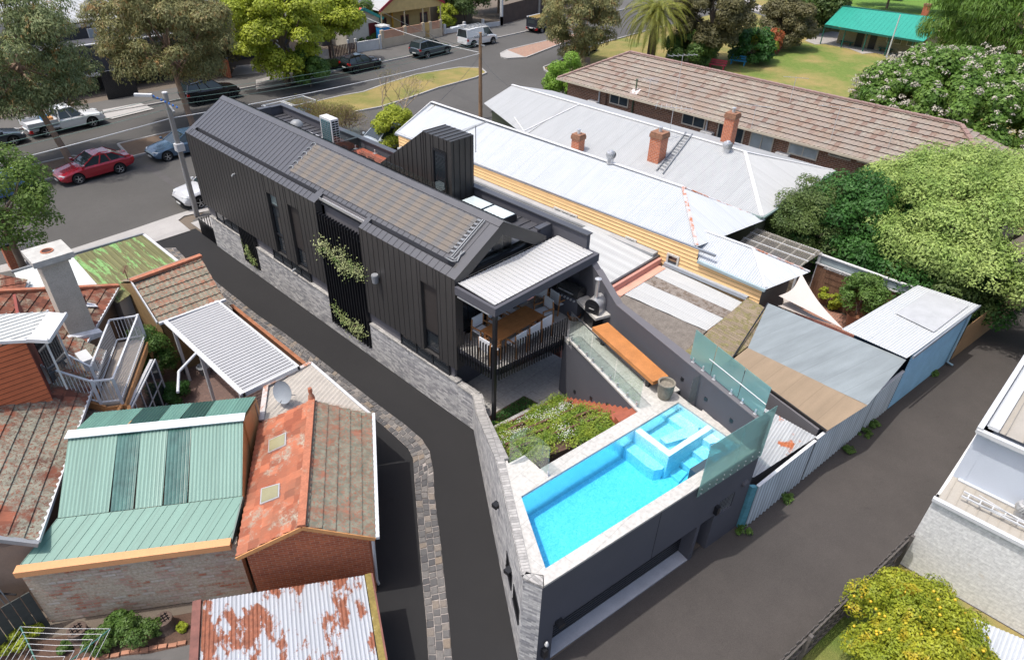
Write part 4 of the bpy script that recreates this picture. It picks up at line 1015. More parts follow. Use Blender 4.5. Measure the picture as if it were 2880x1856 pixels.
def Mcorr(name, c, rust=None, rc=(.20, .065, .025), streak=.15, rough=.5, metal=0., rs=.5, ann=(3.0, .7), pitch=.1, vd=.32):
 t = NT(name)
 col = t.mix(t.ramp(t.noise(1, 4, uv=True, sc=(2.2, .35, 1)), [(.3, 0), (.7, 1)]), sc3(c, 1 - streak), sc3(c, 1 + streak * .6))
 col = t.mix(t.ramp(t.noise(25, 2), [(.4, 0), (.7, .12)]), col, sc3(c, .4))
 sp = t.n.new('ShaderNodeSeparateXYZ'); t.l(t.coord(True), sp.inputs[0])
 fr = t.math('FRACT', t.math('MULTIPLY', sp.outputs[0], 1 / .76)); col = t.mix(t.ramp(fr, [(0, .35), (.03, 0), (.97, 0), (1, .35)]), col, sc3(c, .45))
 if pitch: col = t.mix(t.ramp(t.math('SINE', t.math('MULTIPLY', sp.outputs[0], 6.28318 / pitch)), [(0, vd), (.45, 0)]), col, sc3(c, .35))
 if rust is not None:
  f = t.ramp(t.noise(rs, 6, .72, uv=True, sc=(ann[0], ann[1], 1), loc=(1.7, .3, 0)), [(rust, 0), (rust + .035, 1)])
  col = t.mix(f, col, t.mix(t.ramp(t.noise(9, 4, .7), [(.35, 0), (.65, 1)]), rc, sc3(rc, 1.8)))
 MATS[name] = t.fin(col, rough, metal, .4); return MATS[name]
m_green = Mcorr('green_corrugated', (.205, .33, .275), rough=.45)
m_greenF = Mcorr('green_flat_sheet', (.115, .235, .19), rough=.5, pitch=0)
m_poly = M('clear_green_poly', (.05, .12, .10), .15, 0, .3, 3, .1, spec=.8)
m_rusty = Mcorr('rusty_iron', (.40, .42, .45), .505, (.15, .052, .027), .12, .55, 0, .9, (1.3, .7))
m_wcorr = Mcorr('white_iron', (.43, .44, .44), rough=.5, streak=.08)
m_moss = Mcorr('mossy_green_iron', (.165, .165, .07), .53, (.12, .22, .075), .3, .8, 0, 1.0, (2.5, .4), pitch=.24)
m_orange = M('raw_timber', (.50, .24, .09), .7, 0, .15, 3, .15)
m_gutw = M('white_gutter', (.52, .53, .54), .4, 0, .05)
m_rust_br = M('rust_brown_metal', (.16, .06, .045), .7, 0, .3, 4)
m_lich_wd = M('lichen_capping', (.20, .15, .04), .9, 0, .3, 3, .3, 15, dirt=((.5, .5, .4), 6, .6, .7))
# ---- brick shed with lichen tile roof
t = thing('brick_shed', 'red brick gabled outbuilding with orange lichen-covered tile roof and two skylights', 'shed', (4.6, 11.3, 0))
Lf, Rf = Vector((3.1, 12.28, 2.5)), Vector((5.98, 10.27, 2.5)); dv = Vector((2.87, 4.05, 0))
Cf = Vector((4.52, 11.24, 3.38)); Cb = Cf + dv; Lb, Rb = Lf + dv * 1.02, Rf + dv
mb = MB(); sheet(mb, [Rf, Rb, Cb, Cf], 'tile', pitch=.22, amp=.016, course=.36, lift=.03, gm=1); mb.obj('roof', [m_t3, m_lap_shade], t)
mb = MB(); sheet(mb, [Lf, Lb, Cb, Cf], 'tile', pitch=.22, amp=.014, course=.36, lift=.03, gm=1); r_ = mb.obj('roof', [m_t2, m_lap_shade], t)
mb = MB(); mb.bar(Cf + Vector((0, 0, .04)), Cb + Vector((0, 0, .04)), .2, .09); mb.obj('ridge_capping', m_ridge, t)
mb = MB(); mb.lathe(Cb + Vector((0, 0, .05)), [(.11, 0), (.09, .12), (.05, .2), (.07, .3), (.06, .42), (.001, .45)], 12); mb.obj('finial', m_ridge, t, smooth=True)
n_ = Vector((Rf.y - Lf.y, -(Rf.x - Lf.x), 0)).normalized() * -1
mb = MB(); ins = dv.normalized() * .12
A, B = Lf + ins + (Rf - Lf) * .06, Rf + ins - (Rf - Lf) * .05; Cc = Cf + ins
mb.face([(A.x, A.y, 0), (B.x, B.y, 0), (B.x, B.y, 2.5), (Cc.x, Cc.y, 3.36), (A.x, A.y, 2.5)])
B2 = B + dv * .95; mb.face([(B.x, B.y, 0), (B2.x, B2.y, 0), (B2.x, B2.y, 2.52), (B.x, B.y, 2.52)]); A2 = A + dv * .95; mb.face([(A2.x, A2.y, 0), (A.x, A.y, 0), (A.x, A.y, 2.5), (A2.x, A2.y, 2.5)])
mb.face([(B2.x, B2.y, 0), (A2.x, A2.y, 0), (A2.x, A2.y, 2.5), ((Cc + dv * .95).x, (Cc + dv * .95).y, 3.36), (B2.x, B2.y, 2.5)])
mb.obj('brick_wall', m_redbrick, t)
mb = MB(); edge(mb, Lf, Cf, .03, .12, -.05); edge(mb, Cf, Rf, .03, .12, -.05); mb.obj('bargeboard', m_orange, t)
mb = MB(); edge(mb, Rf + Vector((.06, -.03, 0)), Rb + Vector((.06, -.03, 0)), .1, .09, -.03); mb.obj('gutter', m_gutw, t)
mb = MB(); q = p(1, 3, 1140, 830); mb.tube([Rf + Vector((.0, .12, -.1)), (q.x - .05, q.y - .05, .3), (q.x, q.y - .03, .05)], .045, 8); mb.obj('downpipe', m_gutw, t)
sn_ = (Cf - Lf).normalized().cross(dv.normalized()); sn_ = sn_ if sn_.z > 0 else -sn_
for pts in ([(130, 1040), (295, 965), (290, 1085), (125, 1160)], [(60, 1490), (235, 1440), (230, 1570), (50, 1640)]):
 Q = [pl(1, 2, x, y, Lf, sn_) for x, y in pts]
 mb = MB(); n2 = sn_ * .07
 top = [q + n2 for q in Q]; mb.face(top)
 for i in range(4): j = (i + 1) % 4; mb.face([Q[i], Q[j], top[j], top[i]])
 s_ = mb.obj('skylight', m_steel, t)
 cc = sum(top, Vector()) / 4; mb = MB(); mb.face([q.lerp(cc, .14) + sn_ * .006 for q in top]); mb.obj('pane', M('yellowed_pane', (.26, .24, .14), .3), s_)
# ---- white sheet roof with satellite dish
t = thing('lean_to_roof', 'pale fibre sheet roof with rusty edge flashing beside the bluestone gutter', 'shed', (7.4, 16.5, 0))
a, b, c, d = Vector((8.95, 18.05, 2.45)), Vector((8.87, 14.4, 2.38)), Vector((6.2, 16.6, 2.4)), Vector((7.15, 17.95, 2.5))
mb = MB(); sheet(mb, [a, b, c, d], 'corr', down=(.95, .42, 0), pitch=.15, amp=.012); mb.obj('roof', M('fibre_sheet', (.36, .33, .29), .85, 0, .12, 2, .15), t)
mb = MB(); mb.hexa([tuple(x[:2]) for x in (a.lerp(c, .03), b.lerp(c, .05), c.lerp(b, .06), d.lerp(a, .04))], 0, 2.3); mb.obj('wall', m_rendL, t)
mb = MB(); edge(mb, a, b, .09, .08, -.0); mb.obj('gutter', m_gutw, t)
mb = MB(); edge(mb, d, c, .16, .05, .03); edge(mb, d, a, .14, .05, .03); mb.obj('flashing', M('rust_flashing', (.45, .42, .40), .6, 0, .1, 3, .1, dirt=((.35, .12, .04), 2.2, .5, 1.)), t)
t = thing('satellite_dish', 'grey satellite dish on a short mast above the pale sheet roof', 'satellite dish', (7.25, 16.75, 2.45))
mb = MB(); mb.tube([(0, 0, 0), (0, 0, .45)], .03, 8); mb.tube([(0, 0, .3), (.35, .1, .05)], .015, 6); mb.tube([(-.05, 0, .3), (-.55, -.15, .15)], .012, 6); mb.obj('mast', m_grey, t, True)
mb = MB(); ax = Vector((-.75, -.25, .35)).normalized(); mb.lathe(Vector((-.05, -.02, .5)), [(.38, .1), (.3, .05), (.15, .01), (.001, 0), (.001, -.01), (.15, 0), (.3, .04), (.385, .1)], 24, ax=ax); mb.obj('dish', M('dish_grey', (.25, .28, .31), .5), t, True, smooth=True)
# ---- patio cover
t = thing('patio_cover', 'white louvred patio cover on posts over the brick yard', 'pergola', (7.4, 21, 0))
px0, px1, py0, py1, pz = 6.33, 8.46, 17.95, 23.95, 2.6
mb = MB(); mb.box((px0, py0, pz - .12), (px0 + .08, py1, pz + .06)); mb.box((px1 - .08, py0, pz - .12), (px1, py1, pz + .06)); mb.box((px0, py0, pz - .12), (px1, py0 + .08, pz + .059)); mb.box((px0, py1 - .08, pz - .12), (px1, py1, pz + .059)); mb.obj('frame', m_gutw, t)
n_l = 34
for k in range(n_l):
 y = py0 + .12 + (py1 - py0 - .24) * k / n_l
 mb = MB(); mb.bar((px0 + .08, y + .07, pz), (px1 - .08, y + .07, pz), .105, .035, up=(0, -.22, 1))
 mb.obj('louvre', M('louvre_white', (.36, .365, .37), .5, 0, .04), t)
for y in (18.3, 21.2, 23.4):
 mb = MB(); mb.box((px0 + .0, y - .05, 0), (px0 + .1, y + .05, pz - .121)); mb.obj('post', m_gutw, t)
mb = MB(); mb.tube([(px0 - .02, 21.25, pz + .0), (5.4, 20.75, 2.5), (4.9, 19.7, 2.5)], .05, 8); mb.tube([(px0 - .03, py0, pz + .02), (px0 - .03, py1, pz + .02)], .055, 8); mb.obj('gutter_pipe', m_gutw, t)
# ---- brick yard
flat('brick_yard', [(4.2, 19), (9.0, 18), (9.0, 24.5), (6.2, 26.5), (4.0, 24)], .006, Mbrick('yard_pavers', (.21, .13, .105), (.17, .11, .095), (.14, .10, .085), .2, .1, .006))
t = thing('timber_fence', 'weathered brown timber fence between the patio cover and the bluestone gutter', 'fence', (9.2, 21, 0))
mb = MB()
for k in range(46): y = 18.15 + k * .14; mb.box((9.15, y, 0), (9.172, y + .13, 1.75 + .01 * (k % 3)))
mb.obj('palings', M('old_brown_timber', (.16, .085, .05), .85, 0, .3, 4, .3), t)
mb = MB(); mb.box((9.1, 18.1, 1.76), (9.24, 24.6, 1.81)); mb.obj('top_rail', M('orange_brown_timber', (.28, .11, .05), .8, 0, .3, 4), t)
def potp(name, lab, x, y, z, r, h, mt, grp=None):
 t = thing(name, lab, 'pot', (x, y, z), 0, grp)
 mb = MB(); mb.lathe((0, 0, 0), [(.001, 0), (r * .7, 0), (r, h * .9), (r * 1.08, h), (r * .95, h), (r * .85, h * .85), (.001, h * .82)], 20); mb.obj('body', mt, t, True, smooth=True); return t
q = p(0, 2, 1920, 405); potp('empty_pot', 'grey pot beside the patio cover post', q.x, q.y, 0, .26, .38, m_grey)
def bicycle(x, y, rz, lab):
 t = thing('bicycle', lab, 'bicycle', (x, y, 0), rz)
 for xx in (-.5, .5):
  mb = MB(); mb.tube([(xx + .33 * math.cos(a), 0, .34 + .33 * math.sin(a)) for a in np.linspace(0, 2 * math.pi, 25)], .022, 6, cap=False); mb.obj('wheel', m_black, t, True)
 mb = MB(); P_ = {'s': (-.2, 0, .85), 'b': (-.08, 0, .3), 'h': (.38, 0, .88), 'r': (-.5, 0, .34), 'f': (.5, 0, .34)}
 for a, b in (('s', 'b'), ('b', 'h'), ('s', 'r'), ('b', 'r'), ('h', 'f')): mb.bar(P_[a], P_[b], .035)
 mb.bar((-.15, 0, .78), (.36, 0, .82), .035); mb.obj('bike_frame', M('blue_frame', (.03, .06, .12), .4), t, True)
 mb = MB(); mb.bar((.36, -.28, .98), (.36, .28, .98), .025); mb.bar((.37, 0, .85), (.36, 0, .98), .03); mb.obj('handlebar', m_black, t, True)
 mb = MB(); mb.box((-.34, -.07, .88), (-.06, .07, .93)); mb.obj('saddle', m_black, t, True, bevel=.02)
q = p(0, 2, 1720, 330); bicycle(q.x, q.y, R(70), 'bicycle leaning beside the patio cover in the brick yard')
# ---- tiled outbuilding behind
t = thing('tiled_outbuilding', 'small outbuilding with a mottled orange tile roof behind the patio cover', 'shed', (7.4, 24.9, 0))
a, b, c, d = Vector((6.1, 24.0, 2.65)), Vector((8.70, 23.86, 2.65)), Vector((8.93, 26.0, 3.62)), Vector((6.17, 25.9, 3.62))
mb = MB(); sheet(mb, [a, b, c, d], 'tile', pitch=.2, amp=.012, course=.36, lift=.035, gm=1); mb.obj('roof', [m_t4, m_lap_shade], t)
mb = MB(); sheet(mb, [d, c, (8.93, 28.1, 2.7), (6.2, 28.0, 2.7)], 'flat'); mb.obj('rear_roof', m_t4, t)
mb = MB(); mb.bar(d + Vector((-.05, 0, .04)), c + Vector((.05, 0, .04)), .22, .1); mb.obj('ridge_capping', m_ridge, t)
mb = MB(); mb.face([(6.2, 24.15, 0), (6.2, 28, 0), (6.2, 28, 2.6), (6.2, 25.95, 3.5), (6.2, 24.15, 2.6)][::-1]); mb.box((6.25, 24.2, 0), (8.65, 24.3, 2.55)); mb.face([(8.65, 24.15, 0), (8.65, 28, 0), (8.65, 28, 2.6), (8.65, 25.95, 3.5), (8.65, 24.15, 2.6)])
mb.obj('wall', M('brown_weatherboard', (.25, .16, .07), .8, 0, .2, 3), t)
mb = MB(); edge(mb, a + Vector((-.04, 0, 0)), d + Vector((-.04, 0, 0)), .04, .16, -.02); mb.obj('bargeboard', m_gutw, t)
mb = MB(); edge(mb, a + Vector((0, -.06, 0)), b + Vector((0, -.06, 0)), .1, .09, -.03); mb.obj('gutter', m_gutw, t)
# ---- mossy green roof and white roof
t = thing('mossy_roof_building', 'low building with a mossy green iron roof by the street corner', 'building', (7, 29, 0))
mb = MB(); sheet(mb, [(5.57, 31.45, 2.75), (8.53, 31.4, 2.75), (8.63, 28.0, 2.62), (5.56, 26.6, 2.55), (5.5, 28.2, 2.6)], 'seam', down=(0.02, -1, 0), pitch=.24, rib=.03); mb.obj('roof', m_moss, t)
mb = MB(); sheet(mb, [(3.36, 31.6, 2.74), (5.56, 31.45, 2.74), (5.49, 28.2, 2.6), (3.2, 29.9, 2.64)], 'seam', down=(0.02, -1, 0), pitch=.4, rib=.03); mb.obj('roof', M('pale_green_white_iron', (.55, .58, .56), .5), t, label='white part of the roof')
mb = MB(); mb.hexa([(3.5, 31.3), (8.4, 31.2), (8.4, 28.1), (5.7, 26.9), (5.6, 28.3), (3.5, 29.9)], 0, 2.5); mb.obj('wall', m_white, t)
mb = MB(); edge(mb, Vector((3.3, 31.65, 2.78)), Vector((8.6, 31.45, 2.78)), .1, .1, 0); mb.obj('flashing', m_grey, t)
mb = MB(); edge(mb, Vector((8.6, 31.4, 2.74)), Vector((8.68, 28.0, 2.62)), .12, .1, 0); mb.obj('gutter', m_gutw, t)
antenna('tv_antenna', 'thin rusty television antenna on the mossy green roof', (6.35, 27.2, 2.6), .95, R(60), .7, 7, .35, mt=m_rust_br)
# ---- tiled house upper left
e1 = (Vector((3.55, 23.99, 0)) - Vector((6.0, 27.4, 0))).normalized(); up1 = Vector((e1.y, -e1.x, 0)); up1 = up1 if up1.x < 0 else -up1
def planeN(e, u, t_): return e.cross((u + Vector((0, 0, t_))).normalized()) if True else None
t = thing('tiled_house', 'old house at the left with dark terracotta tile roofs and white gutters', 'house', (1, 22, 0))
P1 = Vector((6.0, 27.4, 2.8)); n1 = planeN(e1, up1, .5); n1 = n1 if n1.z > 0 else -n1
Q = [pl(*q, P1, n1) for q in ((0, 1, 1110, 1135), (0, 1, -500, 1215), (0, 2, -500, 300), (0, 2, 300, 640), (0, 2, 785, 160))]
mb = MB(); sheet(mb, Q, 'tile', pitch=.24, amp=.014, course=.36, lift=.035, gm=1); mb.obj('roof', [m_t1, m_lap_shade], t)
mb = MB(); mb.bar(Q[0] + Vector((0, 0, .05)), Q[1] + Vector((0, 0, .05)), .22, .1); mb.obj('ridge_capping', m_ridge, t)
mb = MB(); edge(mb, Q[0], Q[4], .1, .1, -.02); mb.obj('gutter', m_gutw, t)
wl0 = MB(); I = lambda v, k=.35: (v.x + up1.x * k, v.y + up1.y * k)
wl0.hexa([I(Q[0], .4), I(Q[4], .4), (0.5, 24), (1.5, 28)], 0, 2.7); wl0.obj('wall', M('tan_render', (.28, .20, .15), .9), t)
e2_ = (Vector((-.26, 16.05, 0)) - Vector((3.96, 23.33, 0))).normalized(); up2 = Vector((e2_.y, -e2_.x, 0)); up2 = up2 if up2.x < 0 else -up2
P2 = Vector((2.04, 19.81, 2.8)); n2 = planeN(e2_, up2, .42); n2 = n2 if n2.z > 0 else -n2
Q2 = [pl(*q, P2, n2) for q in ((0, 2, 985, 195), (0, 2, 760, 890), (0, 3, 350, 430), (0, 3, 0, 385), (0, 3, -700, 300), (0, 2, -700, 500), (0, 2, 700, 60))]
mb = MB(); sheet(mb, [Q2[0], Q2[2], Q2[4], Q2[5], Q2[6]], 'tile', pitch=.24, amp=.014, course=.36, lift=.035, gm=1); mb.obj('roof', [Mtile('terracotta_tiles_lichen_dark', (.14, .055, .038), (.22, .078, .046), (.255, .255, .20), .40, .1, .9), m_lap_shade], t)
mb = MB(); edge(mb, Q2[0], Q2[2], .1, .1, -.02); mb.obj('gutter', m_gutw, t)
mb = MB(); edge(mb, Q2[2] + Vector((0, -.05, 0)), Q2[4] + Vector((0, -.05, 0)), .12, .14, -.06); mb.obj('verge', m_grey, t)
mb = MB(); mb.hexa([(1.7, 19.9), (-.4, 16.3), (-3.0, 17.6), (-3, 22), (1.5, 23.5), (3.5, 23.3)], 0, 2.7); mb.obj('wall', M('tan_render', (.28, .20, .15)), t)
mb = MB(); sheet(mb, [p(0, 1, -300, 920, 3.6), p(0, 1, 0, 1000, 3.4), p(0, 1, 270, 1080, 2.9), p(0, 1, 215, 1165, 2.8), p(0, 1, -300, 1185, 3.0)][0:5], 'tile', pitch=.24, amp=.014, course=.36, gm=1); mb.obj('roof', [m_t1, m_lap_shade], t)
mb = MB(); edge(mb, p(0, 1, 270, 1080, 2.85), p(0, 1, 215, 1165, 2.75), .08, .1); mb.obj('gutter', m_gutw, t)
up_ = thing('upper_room', 'red weatherboard upper room with a pale ribbed roof above the tiles', 'building', (0.5, 22, 3))
mb = MB(); sheet(mb, [(1.77, 21.1, 3.0), (1.77, 21.1, 5.55), (-1.6, 21.4, 5.55), (-1.6, 21.4, 3.0)], 'boards', course=.17, lift=.03, gm=1)
mb.obj('weatherboard_wall', [M('red_weatherboard', (.50, .13, .05), .75, 0, .1, 1.5), m_lap_shade], up_)
mb = MB(); mb.wall((1.78, 21.12), (2.35, 24.0), 3.0, 5.54, .08); mb.obj('side_wall', M('dark_red_board', (.22, .045, .03), .7), up_)
roofz = 5.6
mb = MB(); W4 = [p(0, 1, 445, 1370, roofz), p(0, 1, -200, 1405, roofz), p(0, 2, -200, 120, roofz), p(0, 2, 250, 95, roofz)]
sheet(mb, W4, 'seam', down=(-1, .08, 0), pitch=.2, rib=.03); mb.obj('roof', M('pale_ribbed_roof', (.47, .48, .46), .6), up_)
mb = MB(); V4 = [p(0, 1, 450, 1372, roofz + .02), p(0, 1, 620, 1390, roofz + .02), p(0, 2, 455, 105, roofz + .02), p(0, 2, 255, 95, roofz + .02)]; mb.hexa([tuple(v[:2]) for v in V4], roofz - .05, roofz + .03); mb.obj('porch_roof', m_white, up_)
mb = MB(); edge(mb, V4[1], V4[2], .07, .12, 0); edge(mb, V4[2], V4[3], .07, .12, 0); edge(mb, V4[3], W4[2], .07, .1, -.02); mb.obj('fascia', m_gutw, up_)
mb = MB(); mb.wall((2.0, 21.35), (2.7, 22.2), 3.6, 5.5, .03); mb.obj('porch_glass', m_wglass, up_)
mb = MB(); mb.bar((2.75, 22.25, 3.4), (2.75, 22.25, 5.55), .06); mb.bar((2.2, 20.75, 3.6), (2.2, 20.75, 5.55), .05); mb.obj('porch_post', m_gutw, up_)
t = thing('rendered_chimney', 'tall tapering rendered chimney with a square pot hole rising from the tiled roof', 'chimney', (3.6, 24.2, 3.6))
cz = 6.15; TT = [p(0, 1, 300, 850, cz), p(0, 1, 510, 870, cz), p(0, 1, 578, 750, cz), p(0, 1, 365, 755, cz)]
cc = sum(TT, Vector()) / 4; S = .42
mb = MB(); mb.hexa([(cc.x - S, cc.y - S), (cc.x + S, cc.y - S), (cc.x + S, cc.y + S), (cc.x - S, cc.y + S)], 3.0, cz - .2); mb.obj('shaft', M('roughcast_render', (.44, .40, .34), .95, 0, .12, 3, .25, 30, bump=.6, bs=25), t)
mb = MB(); S2 = .62; mb.hexa([(cc.x - S2, cc.y - S2), (cc.x + S2, cc.y - S2), (cc.x + S2, cc.y + S2), (cc.x - S2, cc.y + S2)], cz - .2, cz); mb.hexa([(cc.x - .5, cc.y - .5), (cc.x + .5, cc.y - .5), (cc.x + .5, cc.y + .5), (cc.x - .5, cc.y + .5)], cz - .3, cz - .2); mb.obj('cap', M('chimney_cap', (.40, .39, .36), .95, 0, .15, 4), t)
mb = MB(); mb.lathe((cc.x, cc.y, cz), [(.2, 0), (.2, .03), (.16, .035), (.15, .005)], 16); mb.lathe((cc.x, cc.y, cz), [(.15, .012), (.001, .01)], 16, m=1); mb.obj('flue_opening', [m_ridge, M('soot', (.05, .02, .015), .9)], t)
mb = MB(); mb.hexa([(cc.x - .5, cc.y - .62), (cc.x + .55, cc.y - .62), (cc.x + .5, cc.y - .42), (cc.x - .5, cc.y - .42)], [2.7, 2.7, 2.7, 2.7], [3.06, 2.86, 2.95, 3.12]); mb.obj('flashing', M('lead_flashing', (.55, .56, .58), .4, 0, .2, 6), t)
t = thing('roof_vent', 'short rusty vent pipe on the tiles to the right of the rendered chimney', 'vent', tuple(pl(0, 1, 800, 1300, P1, n1)))
mb = MB(); mb.lathe((0, 0, -.1), [(.06, 0), (.06, .42)], 10); mb.obj('pipe', m_rust_br, t, True); mb = MB(); mb.lathe((0, 0, .32), [(.001, -.02), (.1, 0), (.1, .08), (.001, .13)], 12); mb.obj('cap', m_rust_br, t, True); mb = MB(); mb.hexa([(-.3, -.25), (.3, -.3), (.3, .2), (-.25, .25)], [.13, -.13, -.13, .13], [.16, -.10, -.10, .16]); mb.obj('flashing', M('lead_flashing'), t, True)
# ---- timber stair deck with white balustrade
t = thing('stair_deck', 'raw timber walkway and stairs with grey-white balustrades at the left house', 'stairs', (3.3, 21, 2.3))
def bal(A, B, z0, z1=None, n=None, h=.98):
 A = Vector(A); B = Vector(B); z1 = z0 if z1 is None else z1; L = (B - A).length; n = n or int(L / .115)
 pw_ = MB(); pw_.bar((A.x, A.y, z0 - .05), (A.x, A.y, z0 + h + .05), .09); pw_.obj('post', m_gutw, t)
 r = MB(); r.bar((A.x, A.y, z0 + h), (B.x, B.y, z1 + h), .06, .05); r.obj('handrail', m_gutw, t)
 r = MB(); r.bar((A.x, A.y, z0 + .1), (B.x, B.y, z1 + .1), .05, .04); r.obj('bottom_rail', m_gutw, t)
 r = MB()
 for k in range(1, n): q = A.lerp(B, k / n); zq = z0 + (z1 - z0) * k / n; r.bar((q.x, q.y, zq + .1), (q.x, q.y, zq + h - .02), .02)
 r.obj('balusters', m_gutw, t)
c1, c2, c3, c4 = (1.95, 21.9), (2.9, 20.95), (3.42, 20.6), (5.45, 23.75)
d1, d2, d4 = (2.55, 22.65), (3.15, 21.75), (4.62, 24.15)
bal(c1, c2, 3.0, 2.4); bal(c2, c3, 2.4); bal(c3, c4, 2.4); bal(c4, d4, 2.4); bal(d1, d2, 3.0, 2.4); bal(d2, d4, 2.4)
mb = MB(); mb.hexa([c2, c3, c4, d4, d2], 2.28, 2.38); mb.obj('walkway', M('grey_deck_boards', (.27, .23, .19), .85, 0, .15, 6), t)
mb = MB(); mb.bar((3.45, 20.5, 2.2), (5.55, 23.75, 2.2), .06, .26); mb.bar((1.95, 21.75, 2.85), (2.95, 20.85, 2.25), .06, .26); mb.bar((2.85, 20.9, 2.2), (3.5, 20.5, 2.2), .06, .24); mb.bar((2.75, 19.9, 2.3), (3.4, 20.6, 2.3), .1, .1); mb.bar((3.1, 19.2, 2.2), (3.55, 20.5, 2.2), .1, .12); mb.obj('beam', m_orange, t)
for k in range(5):
 s = k / 5; a, b = Vector(c1).lerp(Vector(c2), s), Vector(d1).lerp(Vector(d2), s); a2, b2 = Vector(c1).lerp(Vector(c2), s + .17), Vector(d1).lerp(Vector(d2), s + .17)
 mb = MB(); mb.hexa([tuple(a), tuple(a2), tuple(b2), tuple(b)], 2.92 - .12 * k, 2.97 - .12 * k); mb.obj('tread', m_orange, t)
for q in (c3, c4, d4, c2): mb = MB(); mb.bar((q[0], q[1], 0), (q[0], q[1], 2.25), .1); mb.obj('support', m_orange, t)
t = thing('air_conditioner', 'small white air conditioner under the stair deck on the tiles', 'air conditioner', (3.35, 22.6, 2.75))
mb = MB(); mb.box((-.3, -.35, 0), (.05, .35, .6)); mb.obj('casing', m_white, t, True, bevel=.02); mb = MB(); mb.lathe((.051, 0, .3), [(.24, 0), (.24, .01), (.001, .012)], 18, ax=(1, 0, 0)); mb.obj('fan_grille', m_grey, t, True)
t = thing('glazed_lean_to', 'narrow tan corrugated lean-to roof with side glazing under the stair deck', 'shed', (4, 21, 0))
LT = [p(0, 2, 730, 730, 2.2), p(0, 2, 1180, 750, 2.2), p(0, 2, 1110, 850, 2.2), p(0, 2, 660, 880, 2.2)]
mb = MB(); sheet(mb, LT, 'corr', down=(0.2, -1, 0), pitch=.12); sheet(mb, [p(0, 2, 1180, 750, 2.2), p(0, 2, 1450, 250, 2.2), p(0, 2, 1380, 260, 2.2), p(0, 2, 1100, 850, 2.2)], 'flat'); mb.obj('roof', M('tan_iron', (.30, .23, .17), .8, 0, .15, 4), t)
a, b = p(0, 2, 1190, 770, 2.15), p(0, 2, 1440, 260, 2.15)
window(t, a, b, .2, 2.1, 5, 2, .05, m_gutw, m_wglass); mb = MB(); mb.wall((a.x - .06, a.y), (b.x - .06, b.y), 0, 2.12, .1); mb.obj('wall', m_white, t)
# ---- green corrugated building
t = thing('green_roof_building', 'brick outbuilding with a gabled pale green corrugated roof and clear strips', 'building', (2.5, 15.5, 0))
GB = [Vector((3.3, 17.95, 3.05)), Vector((5.98, 16.0, 3.0))]                     # rear eave
GR = [Vector((1.52, 18.55, 3.58)), Vector((5.39, 15.77, 3.58))]                   # ridge
GR0, GR1 = p(0, 2, 640, 985, 3.6), p(0, 2, 2270, 820, 3.6)
GE0, GE1 = p(0, 2, 1290, 730, 3.15), p(0, 2, 2390, 620, 3.15)
GM0, GM1 = p(0, 3, 530, 215, 2.75), p(0, 3, 2265, 5, 2.75)
GF0, GF1 = p(0, 3, 155, 690, 2.35), p(0, 3, 2160, 430, 2.35)
def strip(A, B, C, D, cuts, mts, name, kind='corr', pitch=.076, sub=4):
 """sheet A-B (top edge) to D-C (bottom edge), split across into strips of different material"""
 for (s0, s1), mt in zip(cuts, mts):
  mb = MB(); sheet(mb, [A.lerp(B, s0), A.lerp(B, s1), D.lerp(C, s1), D.lerp(C, s0)], kind, down=(D.lerp(C, (s0 + s1) / 2) - A.lerp(B, (s0 + s1) / 2)), pitch=pitch, sub=sub, amp=.009)
  mb.obj(name, mt, t)
strip(GR0, GR1, GM1, GM0, ((0, .275), (.275, .405), (.405, .56), (.56, .695), (.695, 1)), (m_green, m_poly, m_green, m_poly, m_green), 'roof', pitch=.1)
GEx = GE0.lerp(GE1, -.36)
strip(GR0, GR1, GE1, GEx, ((0, .30), (.30, .47), (.47, .6), (.6, .745), (.745, 1)), (m_greenF, M('dark_green_poly', (.02, .06, .045), .3), m_greenF, M('dark_green_poly'), m_greenF), 'rear_roof', pitch=.1)
mb = MB(); sheet(mb, [GM0 - Vector((0, 0, .02)), GM1 - Vector((0, 0, .02)), GF1, GF0], 'seam', down=(GF0 - GM0), pitch=.25, rib=.012); mb.obj('lower_roof', m_greenF, t)
mb = MB(); dd = (GR1 - GR0).normalized(); mb.bar(GR0 + Vector((0, 0, .04)) - dd * .05, GR1 + Vector((0, 0, .04)) + dd * .05, .34, .03); mb.obj('ridge_capping', M('ridge_silver', (.62, .68, .68), .3, 0, .1, 3), t)
dF = Vector((dd.y, -dd.x, 0)); dF = dF if dF.y < 0 else -dF
mb = MB(); mb.bar(GF0 + dF * .06 + Vector((0, 0, -.03)), GF1 + dF * .06 + Vector((0, 0, -.03)), .24, .2); mb.obj('timber_beam', M('peach_timber', (.60, .29, .13), .7, 0, .06, 2, .1), t)
def oldbrick(t_, col):
 w = t_.ramp(t_.noise(1.6, 6, .8, uv=True, loc=(2, 1, 0)), [(.44, 0), (.54, .9)])
 return t_.mix(w, col, t_.mix(t_.ramp(t_.noise(14, 4, .7, uv=True), [(.4, 0), (.6, 1)]), (.36, .30, .22), (.50, .43, .34)))
m_oldbrick = Mbrick('patched_old_brick', (.46, .15, .08), (.62, .58, .52), (.42, .35, .26), .36, .12, .02, .3, oldbrick)
A, B = GF0 + dF * .0, GF1 + dF * .0
mb = MB(); mb.wall((A.x, A.y), (B.x + dd.x * .1, B.y + dd.y * .1), 0, [GF0.z - .12, GF1.z - .12], .24); mb.obj('brick_wall', m_oldbrick, t)
